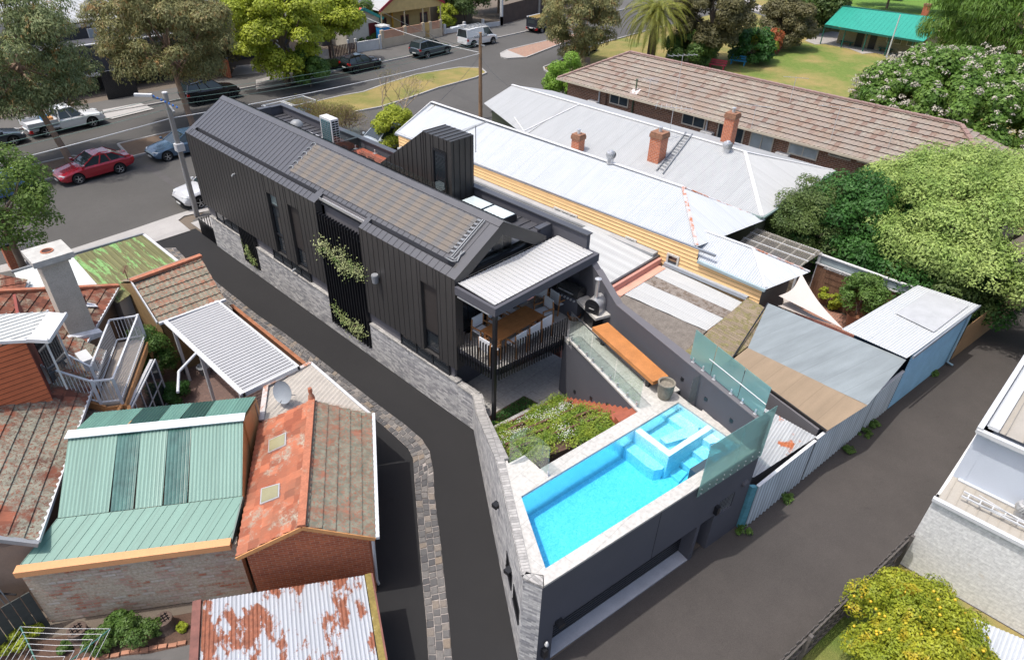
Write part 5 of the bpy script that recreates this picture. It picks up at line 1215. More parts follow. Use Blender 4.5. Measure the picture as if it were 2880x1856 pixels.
mb = MB(); mb.hexa([tuple((GR1 + dd * -.05)[:2]), tuple(GM1[:2]), tuple((GM1 - dd * .1)[:2]), tuple((GR1 - dd * .1)[:2])], 0, [3.5, 2.7, 2.7, 3.5]); mb.hexa([tuple(GR1[:2]), tuple(GE1[:2]), tuple((GE1 - dd * .1)[:2]), tuple((GR1 - dd * .1)[:2])], 0, [3.5, 3.05, 3.05, 3.5]); mb.obj('lattice_wall', m_orange, t)
mb = MB(); mb.hexa([tuple((GE0 + dF * .2)[:2]), tuple((GE1 + dF * .2)[:2]), tuple((GE1 + dF * .3)[:2]), tuple((GE0 + dF * .3)[:2])], 0, 3.05); mb.obj('rear_wall', M('tan_render'), t)
mb = MB(); edge(mb, GF1, GM1, .04, .18, -.09); mb.obj('side_flashing', M('dark_green_metal', (.05, .09, .08), .5), t)
# ---- rusty roof shed
t = thing('rusty_roof_shed', 'low shed with a white corrugated roof badly rusted', 'shed', (3, 10, 0))
a, b, c, d = Vector((2.02, 12.2, 1.9)), Vector((5.32, 9.95, 1.85)), Vector((3.9, 8.1, 1.8)), Vector((1.05, 10.4, 1.85))
dn = (d - a).normalized(); c = b + dn * 4.4; d = a + dn * 4.4; c.z = d.z = 1.7
mb = MB(); sheet(mb, [a, b, c, d], 'corr', down=(d - a), pitch=.1, amp=.012, sub=6); mb.obj('roof', m_rusty, t)
bd = (b - a).normalized()
mb = MB(); mb.bar(b + bd * .1 + Vector((0, 0, .02)), c + bd * .1 + Vector((0, 0, .02)), .16, .1); mb.obj('lichen_capping', m_lich_wd, t)
mb = MB(); mb.bar(b + bd * .2, c + bd * .2, .05, .14); mb.bar(a - bd * .12, d - bd * .12, .2, .12); mb.obj('side_flashing', m_rust_br, t)
mb = MB(); mb.hexa([tuple(v[:2]) for v in (a - bd * .05 + dn * .1, b + bd * .12 + dn * .1, c + bd * .12, d - bd * .05)], 0, 1.65); mb.obj('wall', M('pale_grey_boards', (.30, .32, .33), .8), t)
# ---- back garden bottom left
flat('garden_soil_bed', [(-2.6, 16.5), (2.3, 13.3), (1.6, 12.6), (.6, 13.2), (-.6, 14.2), (-2, 14.2), (-3.5, 15.5)], .012, M('garden_soil'))
flat('yard_concrete', [(-.6, 14.1), (.4, 13.5), (1.5, 12.7), (3, 9), (-3, 8), (-4, 14)], .008, M('dark_concrete', (.10, .095, .09), .9, 0, .15))
t = thing('brick_edging', 'single row of bricks edging the bottom left garden bed', 'edging', (0, 13.8, 0))
mb = MB(); ea, eb = Vector((-.9, 14.35, .04)), Vector((1.4, 12.78, .04)); rnd = random.Random(3)
for k in range(12):
 q0 = ea.lerp(eb, k / 12 + .004); q1 = ea.lerp(eb, (k + 1) / 12 - .006); o = Vector((rnd.uniform(-.02, .02), rnd.uniform(-.02, .02), 0)); mb.bar(q0 + o, q1 + o, .11, .08)
mb.obj('bricks', M('loose_brick', (.33, .16, .10), .9, 0, .3, 3), t)
def stump(i, j, x, y, r, h, lab):
 q = p(i, j, x, y); t = thing('tree_stump', lab, 'stump', (q.x, q.y, 0))
 mb = MB(); mb.lathe((0, 0, 0), [(r * 1.3, 0), (r * 1.02, h * .4), (r, h), (r * .9, h + .01), (.001, h + .01)], 18); mb.obj('trunk', M('stump_bark', (.10, .07, .055), .95, 0, .3, 12, .3, bump=.8, bs=30), t, True, smooth=False)
 mb = MB()
 for k in range(3): mb.bar((-r * .6, -r * .4 + k * r * .4, h + .02), (r * .6, -r * .4 + k * r * .4, h + .02), .02); mb.bar((-r * .4 + k * r * .4, -r * .6, h + .025), (-r * .4 + k * r * .4, r * .6, h + .025), .02)
 mb.obj('saw_cuts', m_dark, t, True)
stump(0, 3, 1560, 1230, .23, .4, 'cut tree stump in the garden bed nearest the rusty roof')
stump(0, 3, 760, 1330, .24, .4, 'cut tree stump in the garden bed nearest the clothes hoist')
t = thing('paling_fence', 'dark grey timber fence with a plank top beside the clothes hoist', 'fence', (-1.5, 16.3, 0))
fa, fb_ = Vector((-1.0, 15.8, 0)), Vector((-1.6, 17.2, 0))
mb = MB()
for k in range(9):
 q = Vector((-2.9 + k * .22, 14.9 + k * .02, 0)); mb.hexa([(-2.9 + k * .22, 15.9 + .0 * k), (-2.9 + k * .22 + .2, 15.9), (-2.9 + k * .22 + .2, 15.93), (-2.9 + k * .22, 15.93)], 0, 1.5)
mb.obj('palings', M('dark_grey_timber', (.055, .06, .055), .85, 0, .2, 5), t)
t = thing('clothes_hoist', 'rotary clothes hoist with green arms in the bottom left garden', 'clothes hoist', (-1.0, 12.2, 0))
tz = 1.75; cor = [p(0, 3, 190, 1225, tz), p(0, 3, 1030, 1245, tz)]; c0_ = cor[0]; c1_ = cor[1]; ed = c1_ - c0_; pr = Vector((ed.y, -ed.x, 0)); pr = pr if pr.y < 0 else -pr
c2_, c3_ = c1_ + pr, c0_ + pr; ctr = (c0_ + c1_ + c2_ + c3_) / 4
mb = MB(); mb.tube([(ctr.x, ctr.y, 0), (ctr.x, ctr.y, 1.6)], .03, 8); mb.obj('mast', m_steel, t)
for q in (c0_, c1_, c2_, c3_): mb = MB(); mb.tube([(ctr.x, ctr.y, 1.35), tuple(q)], .018, 6); mb.obj('arm', M('hoist_green', (.01, .10, .08), .5), t)
mb = MB()
for k in range(6):
 f = 1 - k * .13; qq = [ctr.lerp(q, f) for q in (c0_, c1_, c2_, c3_)]
 for i in range(4):
  a, b = Vector(qq[i]), Vector(qq[(i + 1) % 4]); m_ = (a + b) / 2 - Vector((0, 0, .04)); mb.tube([a, m_, b], .006, 4)
mb.obj('lines', m_white, t)
t = thing('side_passage_gate', 'leaning timber trellis gate at the bottom left edge', 'gate', (-1.9, 17.2, 0))
for k in range(6): mb = MB(); mb.bar((-2.0 + .12 * k, 17.1 - .15 * k, .9), (-2.05 + .12 * k, 17.15 - .15 * k, 1.9), .07, .02); mb.obj('slat', M('grey_slat', (.35, .37, .38), .8), t)
mb = MB(); mb.bar((-2.1, 17.25, 1.4), (-1.2, 16.15, 1.4), .04); mb.obj('rail', m_black, t)
t = thing('brick_pier', 'dark-capped brick gate pier with white pickets near the street', 'gate pier', (3.7, 32.4, 0))
q = p(0, 1, 160, 950, 0); mb = MB(); mb.box((q.x - .3, q.y - .3, 0), (q.x + .3, q.y + .3, 1.3)); mb.obj('pier', m_redbrick, t); mb = MB(); mb.box((q.x - .38, q.y - .38, 1.301), (q.x + .38, q.y + .38, 1.4)); mb.obj('cap', m_black, t)
mb = MB()
for k in range(7): mb.box((q.x + .45 + k * .09, q.y - .02, 0), (q.x + .5 + k * .09, q.y, 1.15))
mb.obj('pickets', m_white, t)
# ================================================================== right-hand neighbours
m_wc2 = Mcorr('silver_iron', (.50, .53, .56), rough=.45, streak=.08)
m_rustcap = M('rusty_flashing', (.52, .52, .53), .5, 0, .1, 3, .1, dirt=((.38, .12, .04), 2.6, .46, 1.))
m_capw = M('white_capping', (.58, .58, .58), .5, 0, .06)
def capping(t, A, B, w=.16, mt=None, name='ridge_capping', dz=.03):
 mb = MB(); A = Vector(A); B = Vector(B); A.z += dz; B.z += dz; mb.bar(A, B, w * .62, .035); mb.obj(name, mt or m_capw, t)
def roofpart(t, pts, mt, kind='corr', name='roof', **k):
 if kind == 'corr' and 'pitch' not in k: k['pitch'] = .1; k['amp'] = .012
 if kind == 'tile': k['gm'] = 1; mt = [mt, m_lap_shade]
 mb = MB(); sheet(mb, pts, kind, **k); return mb.obj(name, mt, t)
# ---- yellow weatherboard house
t = thing('yellow_house', 'long yellow weatherboard house with a pale corrugated hipped roof next to the black house', 'house', (27, 20, 0))
YX = 25.0
mb = MB(); sheet(mb, [(YX, 33.3, 0), (YX, 33.3, 3.22), (YX, 12.0, 3.46), (YX, 12.0, 0)], 'boards', course=.19, lift=.03, gm=1)
sheet(mb, [(YX, 12.0, 0), (YX, 12.0, 2.98), (YX, 8.8, 2.88), (YX, 8.8, 0)], 'boards', course=.19, lift=.03, gm=1)
mb.obj('weatherboard_wall', [M('yellow_weatherboard', (.86, .56, .27), .7, 0, .06, 1.5, .05, dirt=((.8, .7, .5), 2.5, .62, .8)), M('board_lap_shade', (.16, .09, .04), .9)], t)  # second material paints the shadow lines under the board laps
mb = MB(); mb.box((YX + .02, 8.85, 0), (28.2, 9.0, 2.85)); mb.obj('rear_wall', M('dark_shaded_board', (.16, .13, .10), .9), t)  # shade under the eave is put into this wall's dark colour
mb = MB(); mb.box((YX + .02, 33.1, 0), (30.6, 33.3, 3.1)); mb.face([(YX, 33.31, 3.1), (30.8, 33.31, 3.1), (28.1, 33.31, 4.55)]); mb.obj('end_wall', M('cream_board', (.55, .45, .28), .8), t)
E1, RG = 25.35 - .25, 28.1
roofpart(t, [(E1, 33.7, 3.25), (RG, 33.7, 4.6), (RG, 15.0, 4.6), (E1, 12.2, 3.5)], m_wc2)
roofpart(t, [(RG, 33.7, 4.6), (RG, 15.0, 4.6), (30.7, 11.7, 3.2), (30.9, 33.7, 3.12)], m_wc2)
roofpart(t, [(RG, 15.0, 4.6), (E1, 12.2, 3.5), (30.7, 11.6, 3.2)], m_wc2)
capping(t, (RG, 33.7, 4.6), (RG, 15.0, 4.6), .3); capping(t, (RG, 15.0, 4.6), (E1 + .1, 12.25, 3.5), .26, m_rustcap); capping(t, (RG, 15.0, 4.6), (30.7, 11.75, 3.16), .22, m_rustcap)
mb = MB(); edge(mb, Vector((E1 - .06, 33.7, 3.23)), Vector((E1 - .06, 11.2, 3.49)), .11, .1, -.02); mb.obj('gutter', M('slate_gutter', (.20, .22, .25), .5), t)
mb = MB(); edge(mb, Vector((E1, 33.72, 3.25)), Vector((RG, 33.72, 4.6)), .05, .14, -.03); edge(mb, Vector((RG, 33.72, 4.6)), Vector((30.9, 33.72, 3.12)), .05, .14, -.03); mb.obj('bargeboard', m_white, t)
lw0 = tuple(p(2, 1, 1745, 600, 3.62)); lw1 = tuple(p(2, 1, 2250, 780, 3.62)); lwr, cR = 28.4, tuple(p(3, 1, 390, 1000, 2.9))
roofpart(t, [(YX - .08, 11.9, 3.02), lw0, lw1, (YX - .08, 8.65, 2.93)], m_wc2, name='rear_roof'); roofpart(t, [lw0, lw1, cR, (lwr, 12.6, 2.95)], m_wc2, name='rear_roof'); roofpart(t, [lw1, (YX - .08, 8.65, 2.93), cR], m_wc2, name='rear_roof')
capping(t, lw0, lw1, .22); capping(t, lw1, (YX, 8.7, 2.96), .2); capping(t, lw1, cR, .18, m_rustcap)
mb = MB(); edge(mb, Vector((YX - .1, 11.9, 3.0)), Vector((YX - .1, 8.65, 2.91)), .16, .12, -.02); mb.obj('gutter', M('blue_grey_gutter', (.30, .38, .40), .5), t)
def wpix(parent, xw, pix, nx=1, ny=1, **k):
 A, B = (xw, 0), (xw, 1); (i, j, x0, y0), (i2, j2, x1, y1) = pix
 a, b = pv(i, j, x0, y0, A, B), pv(i2, j2, x1, y1, A, B)
 w = window(parent, (xw, a.y), (xw, b.y), min(a.z, b.z), max(a.z, b.z), nx, ny, **k); return w
wf = dict(frame=M('peeling_white', (.52, .50, .46), .8, 0, .2, 8, .3), glass=m_wglass, out=.06, fr=.09)
wpix(t, YX - .02, ((2, 1, 1455, 815), (2, 1, 1545, 975)), 1, 1, **wf); wpix(t, YX - .02, ((2, 1, 1065, 660), (2, 1, 1160, 745)), 1, 1, **wf); wpix(t, YX - .02, ((2, 1, 395, 385), (2, 1, 610, 520)), 3, 1, **wf)
# ---- house between (mostly hidden): roofs
t = thing('hidden_neighbour_house', 'low house between the black and yellow houses with pale roofs and pink wall', 'house', (21, 16, 0))
roofpart(t, [(17.95, 17.6, 2.2), (24.8, 17.6, 2.45), (24.8, 33.0, 2.45), (17.95, 33.0, 2.2)], m_wcorr, down=(-1, 0, 0))
roofpart(t, [(20.6, 17.9, 2.7), (24.85, 17.9, 2.7), (24.9, 13.95, 2.45), (21.15, 13.95, 2.45)], m_wcorr, down=(0, -1, 0), pitch=.12, amp=.014, name='rear_roof')
mb = MB(); mb.box((24.6, 14.0, 2.5), (24.98, 33, 2.62)); mb.obj('flashing', M('grey_flashing', (.34, .35, .36), .6), t)
mb = MB(); edge(mb, Vector((21.1, 13.9, 2.48)), Vector((24.95, 13.9, 2.48)), .1, .08, -.02); mb.obj('gutter', M('dark_gutter', (.06, .06, .065), .5), t)
mb = MB(); mb.box((21.0, 13.7, 0), (24.9, 13.85, 2.4)); mb.box((18.0, 13.85, 0), (21.1, 32.8, 2.15)); mb.obj('pink_wall', M('pink_render', (.50, .24, .19), .85, 0, .1, 2), t)
mb = MB(); mb.box((21.2, 13.3, 2.0), (24.7, 13.699, 2.12)); mb.obj('ledge', M('pink_ledge', (.58, .30, .22), .8), t)
def turbine(name, lab, pos, r=.22, grp=None):
 t = thing('turbine_vent', lab, 'roof vent', pos, 0, grp)
 mb = MB(); mb.lathe((0, 0, -.1), [(r * .75, 0), (r * .7, .25 * r / .2)], 14); mb.obj('base', m_steel, t, True)
 mb = MB(); n = 18; h0 = -.1 + .25 * r / .2
 for k in range(n):
  a0 = 2 * math.pi * k / n; pts0 = []; pts1 = []
  for s in range(7):
   f = s / 6; rr = r * (.72 + .42 * math.sin(math.pi * (.12 + .8 * f)) ** 1) * (1 if s < 6 else .3); z = h0 + f * r * 1.5; tw_ = f * .5
   pts0.append((rr * math.cos(a0 + tw_), rr * math.sin(a0 + tw_), z)); pts1.append((rr * .9 * math.cos(a0 + tw_ + .3), rr * .9 * math.sin(a0 + tw_ + .3), z))
  for s in range(6): mb.face([pts0[s], pts1[s], pts1[s + 1], pts0[s + 1]])
 mb.obj('vanes', m_steel, t, True); mb = MB(); mb.lathe((0, 0, h0 + r * 1.42), [(r * .55, 0), (r * .4, .06), (.001, .08)], 14); mb.lathe((0, 0, h0), [(r * .6, 0), (r * .6, r * 1.4)], 12, m=1); mb.obj('cap', [m_steel, m_grey], t, True)
turbine('v', 'small whirly vent beside the small barred window of the yellow house', (23.3, 18.6, 2.6), .2)
# ---- striped and mossy roofs
t = thing('striped_roof_shed', 'low lean-to with white and grey mottled corrugated roof strips against the yellow wall', 'shed', (22, 11, 0))
a, b, c, d = Vector((24.85, 13.55, 2.1)), Vector((24.8, 9.35, 1.98)), Vector((21.75, 9.4, 1.98)), Vector((21.45, 13.6, 2.1))
m_fib = Mcorr('mottled_fibre', (.24, .21, .185), .5, (.10, .08, .065), .3, .95, 0, 4, (1, 1))
for s0, s1, mt in ((0, .33, m_wcorr), (.33, .56, m_fib), (.56, 1, m_wcorr)):
 roofpart(t, [a.lerp(d, s0), a.lerp(d, s1), b.lerp(c, s1), b.lerp(c, s0)], mt, down=(0, -1, 0), pitch=.1, amp=.012)
roofpart(t, [d - Vector((.02, 0, .03)), (20.0, 13.0, 2.0), (18.6, 9.2, 1.9), c - Vector((.02, 0, .03))], M('debris_roof', (.16, .14, .12), .95, 0, .35, 3, .4, 22, bump=.8, bs=20), 'flat')
mb = MB(); mb.box((24.8, 9.3, 2.14), (24.98, 13.5, 2.3)); mb.obj('flashing', M('blue_grey_flashing', (.33, .36, .40), .6), t)
mb = MB(); mb.bar((24.9, 9.25, 1.95), (21.7, 9.3, 1.95), .08, .16); mb.obj('fascia', M('weathered_timber', (.33, .20, .10), .85), t)
mb = MB(); mb.hexa([(24.7, 9.4), (24.7, 13.4), (20, 13), (19, 9.5)], 0, 1.85); mb.obj('wall', m_rendL, t)
t = thing('mossy_fibre_shed', 'small lean-to with a brown lichen-covered corrugated roof', 'shed', (22, 8.4, 0))
roofpart(t, [(24.75, 9.25, 2.32), (24.55, 7.45, 2.2), (19.85, 7.7, 2.15), (19.2, 9.1, 2.25)], Mcorr('lichen_fibre', (.25, .20, .14), .5, (.12, .105, .05), .3, .95, 0, 3, (1, 1)), down=(-.04, -1, 0), pitch=.15, amp=.018)
mb = MB(); mb.hexa([(24.5, 9.1), (24.3, 7.6), (20, 7.9), (19.6, 9)], 0, 2.0); mb.obj('wall', M('weathered_timber'), t)
# ---- carport
t = thing('carport', 'flat-roofed garage with a two-tone roof, blue-grey and tan, behind the corrugated fence', 'carport', (22, 5.5, 0))
m_gm = Mcorr('grey_membrane', (.215, .245, .255), streak=.2, rough=.7, pitch=0); m_tan = Mcorr('tan_membrane', (.26, .195, .13), streak=.15, rough=.85, pitch=0)
roofpart(t, [p(3, 1, 0, 1290, 2.55), p(3, 2, 1296, 268, 2.72), p(3, 2, 930, 700, 2.42), p(2, 2, 2200, 165, 2.36)], m_gm, 'flat')
roofpart(t, [p(2, 2, 2200, 165, 2.35), p(3, 2, 930, 700, 2.41), p(3, 2, 545, 945, 2.15), p(2, 2, 2040, 290, 2.22)], m_tan, 'flat')
mb = MB(); mb.hexa([(24.3, 8.0), (24.3, 3.05), (19.2, 3.7), (20.2, 7.3)], 0, [2.4, 2.55, 2.05, 2.1]); mb.obj('wall', m_rendL, t)
mb = MB(); edge(mb, p(3, 2, 545, 945, 2.13), p(2, 2, 2040, 290, 2.2), .04, .1, 0); edge(mb, p(2, 2, 2040, 290, 2.2), p(3, 1, 0, 1290, 2.53), .04, .08, 0); mb.obj('edge_trim', m_black, t)
t = thing('old_iron_shed', 'low shed with a weathered white iron roof with a rusty patch behind the fence', 'shed', (17.5, 5.5, 0))
roofpart(t, [(16.15, 7.3, 2.05), (19.0, 7.3, 2.1), (18.9, 3.62, 2.0), (15.75, 4.25, 1.98)], Mcorr('weathered_white_iron', (.43, .44, .44), .60, (.26, .08, .03), .25, .6, 0, .55, (1, 1)), down=(1, .1, 0), pitch=.1, amp=.01)
mb = MB(); mb.hexa([(16.3, 7.1), (18.8, 7.1), (18.7, 3.8), (15.95, 4.4)], 0, 1.9); mb.obj('wall', m_rendL, t)
# ---- corrugated fence along the back lane
LA, LB = Vector((15.55, 3.98)), Vector((24.9, 2.76))
t = thing('corrugated_fence', 'tall pale blue-white corrugated iron fence along the back lane', 'fence', (20, 3.4, 0))
m_fence = Mcorr('fence_iron', (.52, .59, .63), .66, (.26, .24, .22), .22, .6, 0, .8, (2.2, .5), pitch=.2, vd=.55)
secs = [(0, .345, 1.92), (.35, .78, 1.98), (.782, 1.0, 1.9)]
for s0, s1, h in secs:
 a, b = LA.lerp(LB, s0), LA.lerp(LB, s1); mb = MB(); sheet(mb, [(a.x, a.y, 0), (b.x, b.y, 0), (b.x, b.y, h), (a.x, a.y, h)], 'corr', pitch=.2, amp=.022); mb.obj('iron_sheets', m_fence, t)
 mb = MB(); mb.bar((a.x, a.y + .02, h + .02), (b.x, b.y + .02, h + .02), .1, .04); mb.obj('top_capping', m_capw, t)
mb = MB(); mb.hexa([(15.42, 4.1), (15.56, 3.99), (15.6, 4.1), (15.45, 4.25)], 0, 1.9); mb.obj('end_post', M('teal_paint', (.07, .22, .27), .6, 0, .2, 5), t)
# ---- blue shed with white roof
t = thing('blue_shed', 'blue corrugated-wall garage with a white roof on the back lane', 'shed', (27.5, 3.3, 0))
BA, BB = Vector((24.92, 2.75)), Vector((29.75, 2.03))
mb = MB(); sheet(mb, [(BA.x, BA.y, .0), (BB.x, BB.y, .0), (BB.x, BB.y, 2.68), (BA.x, BA.y, 2.68)], 'corr', down=(1, -.15, 0), pitch=.11, amp=.014); mb.obj('wall', M('blue_iron', (.20, .38, .52), .5, 0, .1, 2), t)
mb = MB(); mb.hexa([(29.75, 2.03), (30.35, 2.0), (30.2, 4.1), (29.6, 4.2)], 0, 2.6); mb.hexa([(25.05, 3.0), (29.6, 2.3), (29.7, 4.2), (25.0, 4.85)], 0, 2.6); mb.obj('side_wall', M('dark_blue_iron', (.05, .09, .14), .5), t)
roofpart(t, [p(3, 2, 1300, 266, 2.78), (30.5, 1.9, 2.8), (30.5, 4.28, 2.72), p(3, 1, 690, 1530, 2.72)], Mcorr('bright_white_iron', (.52, .54, .55), rough=.4, streak=.05), down=(-1, .14, 0), pitch=.1)
roofpart(t, [(26.9, 2.62, 2.83), (30.1, 2.2, 2.83), (30.1, 3.75, 2.78), (27.3, 4.15, 2.78)], M('greyer_white_iron', (.40, .41, .42), .5), 'flat', name='roof_patch')
mb = MB(); edge(mb, Vector((24.72, 2.66, 2.76)), Vector((30.5, 1.86, 2.78)), .06, .12, -.03); mb.obj('fascia', M('slate_gutter'), t)
mb = MB(); mb.tube([(29.8, 1.98, 2.6), (29.75, 1.97, .2), (29.9, 1.75, .06)], .05, 8); mb.obj('downpipe', M('pale_blue_pipe', (.25, .38, .46), .5), t)
t = thing('lane_timber_fence', 'weathered timber fence continuing past the blue garage', 'fence', (33, 1.6, 0))
mb = MB()
for k in range(60): x = 30.4 + k * .16; y = 1.92 - (x - 30.4) * .152; mb.hexa([(x, y), (x + .15, y - .02), (x + .15, y), (x, y + .02)], 0, 1.75)
mb.obj('palings', M('weathered_timber'), t)
# ---- small yard with sail
flat('brick_paving', [(27.2, 8.5), (30.6, 8.4), (30.5, 4.6), (27.2, 5.0)], .005, Mbrick('salmon_pavers', (.42, .20, .14), (.33, .17, .12), (.22, .16, .12), .24, .12, .01))
mb = MB()
for k in range(18): mb.box((25.2, 5.1 + k * .18, .1), (28.9, 5.1 + k * .18 + .17, .14))
setp(mb.obj('timber_deck', M('dark_red_deck', (.12, .045, .035), .6, 0, .2)), kind='structure')
t = thing('yard_fence', 'tall brown timber fence with a grey metal strip at the back of the sail courtyard', 'fence', (30.7, 6.5, 0))
mb = MB()
for k in range(34): y = 8.6 - k * .125; mb.box((30.7, y - .12, 0), (30.72, y, 2.0))
mb.obj('palings', M('old_brown_timber'), t)
roofpart(t, [(30.74, 8.7, 2.0), (30.74, 8.7, 2.42), (30.74, 4.3, 2.42), (30.74, 4.3, 2.0)], M('grey_green_strip', (.26, .31, .32), .5), 'flat', name='metal_strip')
mb = MB(); mb.box((30.66, 4.3, 2.42), (30.78, 8.7, 2.48)); mb.box((30.64, 4.3, 1.96), (30.69, 8.7, 2.02)); mb.obj('capping', m_capw, t)
t = thing('wall_clothesline', 'folded wall clothesline on the brown courtyard fence', 'clothesline', (30.5, 6.5, 1.9))
mb = MB();
for k in range(3): mb.bar((30.6 - k * .1, 8.2, 2.0), (30.6 - k * .1, 5.4, 2.0), .02)
for k in range(5): mb.bar((30.3, 8.0 - k * .6, 2.02), (30.65, 8.0 - k * .6, 2.02), .02)
mb.obj('clothesline_frame', m_steel, t)
def sail(name, lab, A, B, C, mt):
 mb = MB(); n = 12; A, B, C = Vector(A), Vector(B), Vector(C); G = (A + B + C) / 3; grid = {}
 for i in range(n + 1):
  for j in range(n + 1 - i):
   u, v = i / n, j / n; w = 1 - u - v; q = A * w + B * u + C * v
   pull = 1.05 * (u * v + v * w + w * u) * 0
   for e, (x, y, z) in enumerate(((u, v, w), (v, w, u), (w, u, v))): q += (G - q) * (.34 * 4 * x * y * (1 - z) ** 2 * .55)
   q.z -= .5 * (u * v + v * w + w * u) * .6; grid[i, j] = q
 for i in range(n):
  for j in range(n - i):
   mb.face([grid[i, j], grid[i + 1, j], grid[i, j + 1]])
   if i + j < n - 1: mb.face([grid[i + 1, j], grid[i + 1, j + 1], grid[i, j + 1]])
 return setp(mb.obj(name, mt, smooth=True, loc=tuple(G)), lab, 'shade sail')
m_sail = M('cream_sailcloth', (.47, .42, .385), .8, 0, .03)
sail('shade_sail', 'upper cream triangular shade sail stretched over the small courtyard', p(3, 1, 310, 1010, 3.0), p(3, 1, 100, 1222, 2.5), p(3, 1, 705, 1530, 2.3), m_sail)
sail('shade_sail', 'lower cream shade sail partly hidden under the first one', p(3, 1, 140, 1230, 2.1), p(3, 1, 90, 1312, 2.2), p(3, 1, 640, 1500, 2.0), m_sail)
q = p(3, 1, 800, 1500, .14); potp('large_pot', 'large round terracotta pot holding a leafy shrub in the sail courtyard', q.x, q.y + .1, .14, .36, .6, M('brown_glaze_pot', (.26, .12, .07), .4))
q = p(3, 1, 650, 1330, .01); potp('small_pot', 'small empty terracotta pot on the salmon paving', q.x, q.y, .01, .2, .24, M('terracotta_pot', (.38, .12, .06), .8))
t = thing('clear_roof_pergola', 'timber pergola with clear corrugated roofing beside the yellow house', 'pergola', (29.5, 10, 0))
PA, PB, PC, PD = (30.7, 8.55, 2.6), (28.75, 8.75, 2.45), (28.75, 12.0, 2.45), (30.8, 12.0, 2.62)
roofpart(t, [PA, PB, PC, PD], Mglass('poly_sheet', (.75, .72, .66), 1., .35, (.6, .56, .5), .2), down=(-1, 0, 0), pitch=.12)
mb = MB()
for k in range(5): y = 8.8 + k * .78; mb.bar((30.75, y, 2.55), (28.8, y, 2.4), .05, .08)
for x, z in ((28.8, 2.42), (29.5, 2.48), (30.2, 2.53), (30.72, 2.56)): mb.bar((x, 8.7, z), (x, 12, z), .05, .08)
mb.obj('frame', m_gutw, t)
mb = MB(); mb.bar((30.75, 8.6, 0), (30.75, 8.6, 2.5), .09); mb.bar((28.8, 8.8, 0), (28.8, 8.8, 2.4), .09); mb.obj('post', m_gutw, t)
# ---- white-roofed brick-chimney house
t = thing('white_roof_house', 'large house with a bright white corrugated hipped roof and brick chimneys', 'house', (35, 22, 0))
EX, WR, WZ, EZ = 30.45, 34.95, 4.6, 3.4
roofpart(t, [(EX, 27.6, EZ), (WR, 27.6, WZ), (WR, 15.3, WZ), (EX, 11.7, EZ)], m_wcorr)
roofpart(t, [(32.2, 33.1, EZ + .467), (WR, 33.1, WZ), (WR, 27.6, WZ), (EX, 27.6, EZ)], m_wcorr)
roofpart(t, [(WR, 33.1, WZ), (WR, 15.3, WZ), (39.4, 11.7, EZ), (39.4, 33.1, EZ)], m_wcorr)
roofpart(t, [(WR, 15.3, WZ), (EX, 11.7, EZ), (39.4, 11.7, EZ)], m_wcorr)
capping(t, (WR, 33.1, WZ), (WR, 15.3, WZ), .3); capping(t, (WR, 15.3, WZ), (EX + .1, 11.8, EZ), .3); capping(t, (WR, 15.3, WZ), (39.3, 11.8, EZ), .26)
capping(t, pl(2, 0, 640, 975, (EX, 0, EZ), (-.258, 0, .966)), pl(2, 0, 110, 1230, (EX, 0, EZ), (-.258, 0, .966)), .12); capping(t, pl(2, 0, 110, 1230, (EX, 0, EZ), (-.258, 0, .966)), pl(2, 0, 20, 1100, (EX, 0, EZ), (-.258, 0, .966)), .12)
mb = MB(); mb.hexa([(EX + .4, 27.5), (EX + .4, 12.1), (39, 12.1), (39, 32.6), (32.5, 32.6), (32.5, 27.5)], 0, EZ - .05); mb.face([(32.3, 32.6, 3.3), (39.2, 32.6, 3.3), (WR, 32.6, 4.5)][::-1]); mb.obj('wall', M('olive_wall', (.16, .17, .11), .85), t)
mb = MB(); edge(mb, Vector((EX - .06, 27.6, EZ)), Vector((EX - .06, 11.7, EZ)), .1, .1, -.04); edge(mb, Vector((EX, 11.64, EZ)), Vector((39.4, 11.64, EZ)), .1, .1, -.04); mb.obj('gutter', M('green_gutter', (.16, .22, .2), .5), t)
wn2 = (-.258, 0, .966)
def chimney(i, j, x, y, ytop, w, lab, parent=None, pot=True, zt=None, base=None):
 q = Vector(base) if base else pl(i, j, x, y, (EX, 0, EZ), wn2)
 zt = zt or up(q.x, q.y, i, j, ytop)
 tt = thing('brick_chimney', lab, 'chimney', tuple(q))
 mb = MB(); mb.box((q.x - w / 2, q.y - w / 2, q.z - .6), (q.x + w / 2, q.y + w / 2, zt - .18)); mb.obj('shaft', Mbrick('orange_brick', (.60, .18, .075), (.46, .13, .06), (.50, .38, .3), .24, .09, .01), tt)
 mb = MB(); w2 = w / 2 + .05; mb.box((q.x - w2, q.y - w2, zt - .3), (q.x + w2, q.y + w2, zt - .1)); mb.box((q.x - w2 + .03, q.y - w2 + .03, zt - .099), (q.x + w2 - .03, q.y + w2 - .03, zt)); mb.obj('cap', M('sooty_brick', (.24, .12, .07), .9, 0, .3, 8), tt)
 if pot: mb = MB(); mb.lathe((q.x, q.y, zt), [(.1, 0), (.09, .2), (.12, .22), (.12, .26), (.07, .28), (.001, .28)], 12); mb.obj('chimney_pot', m_steel, tt)
 return tt
chimney(2, 0, 610, 1415, 1250, .55, 'slim brick chimney with a metal flue on the white roof, nearest the street')
chimney(2, 0, 1345, 1490, 1230, .72, 'large orange brick chimney in the middle of the white roof beside the ladder')
chimney(0, 0, 0, 0, 0, .62, 'brick chimney at the far side of the white roof, in front of the flats', base=(37.4, 17.6, 3.9), zt=5.75)
t = thing('ladder', 'aluminium extension ladder lying down the slope of the white roof', 'ladder', tuple(pl(2, 0, 1640, 1240, (EX, 0, EZ), wn2)))
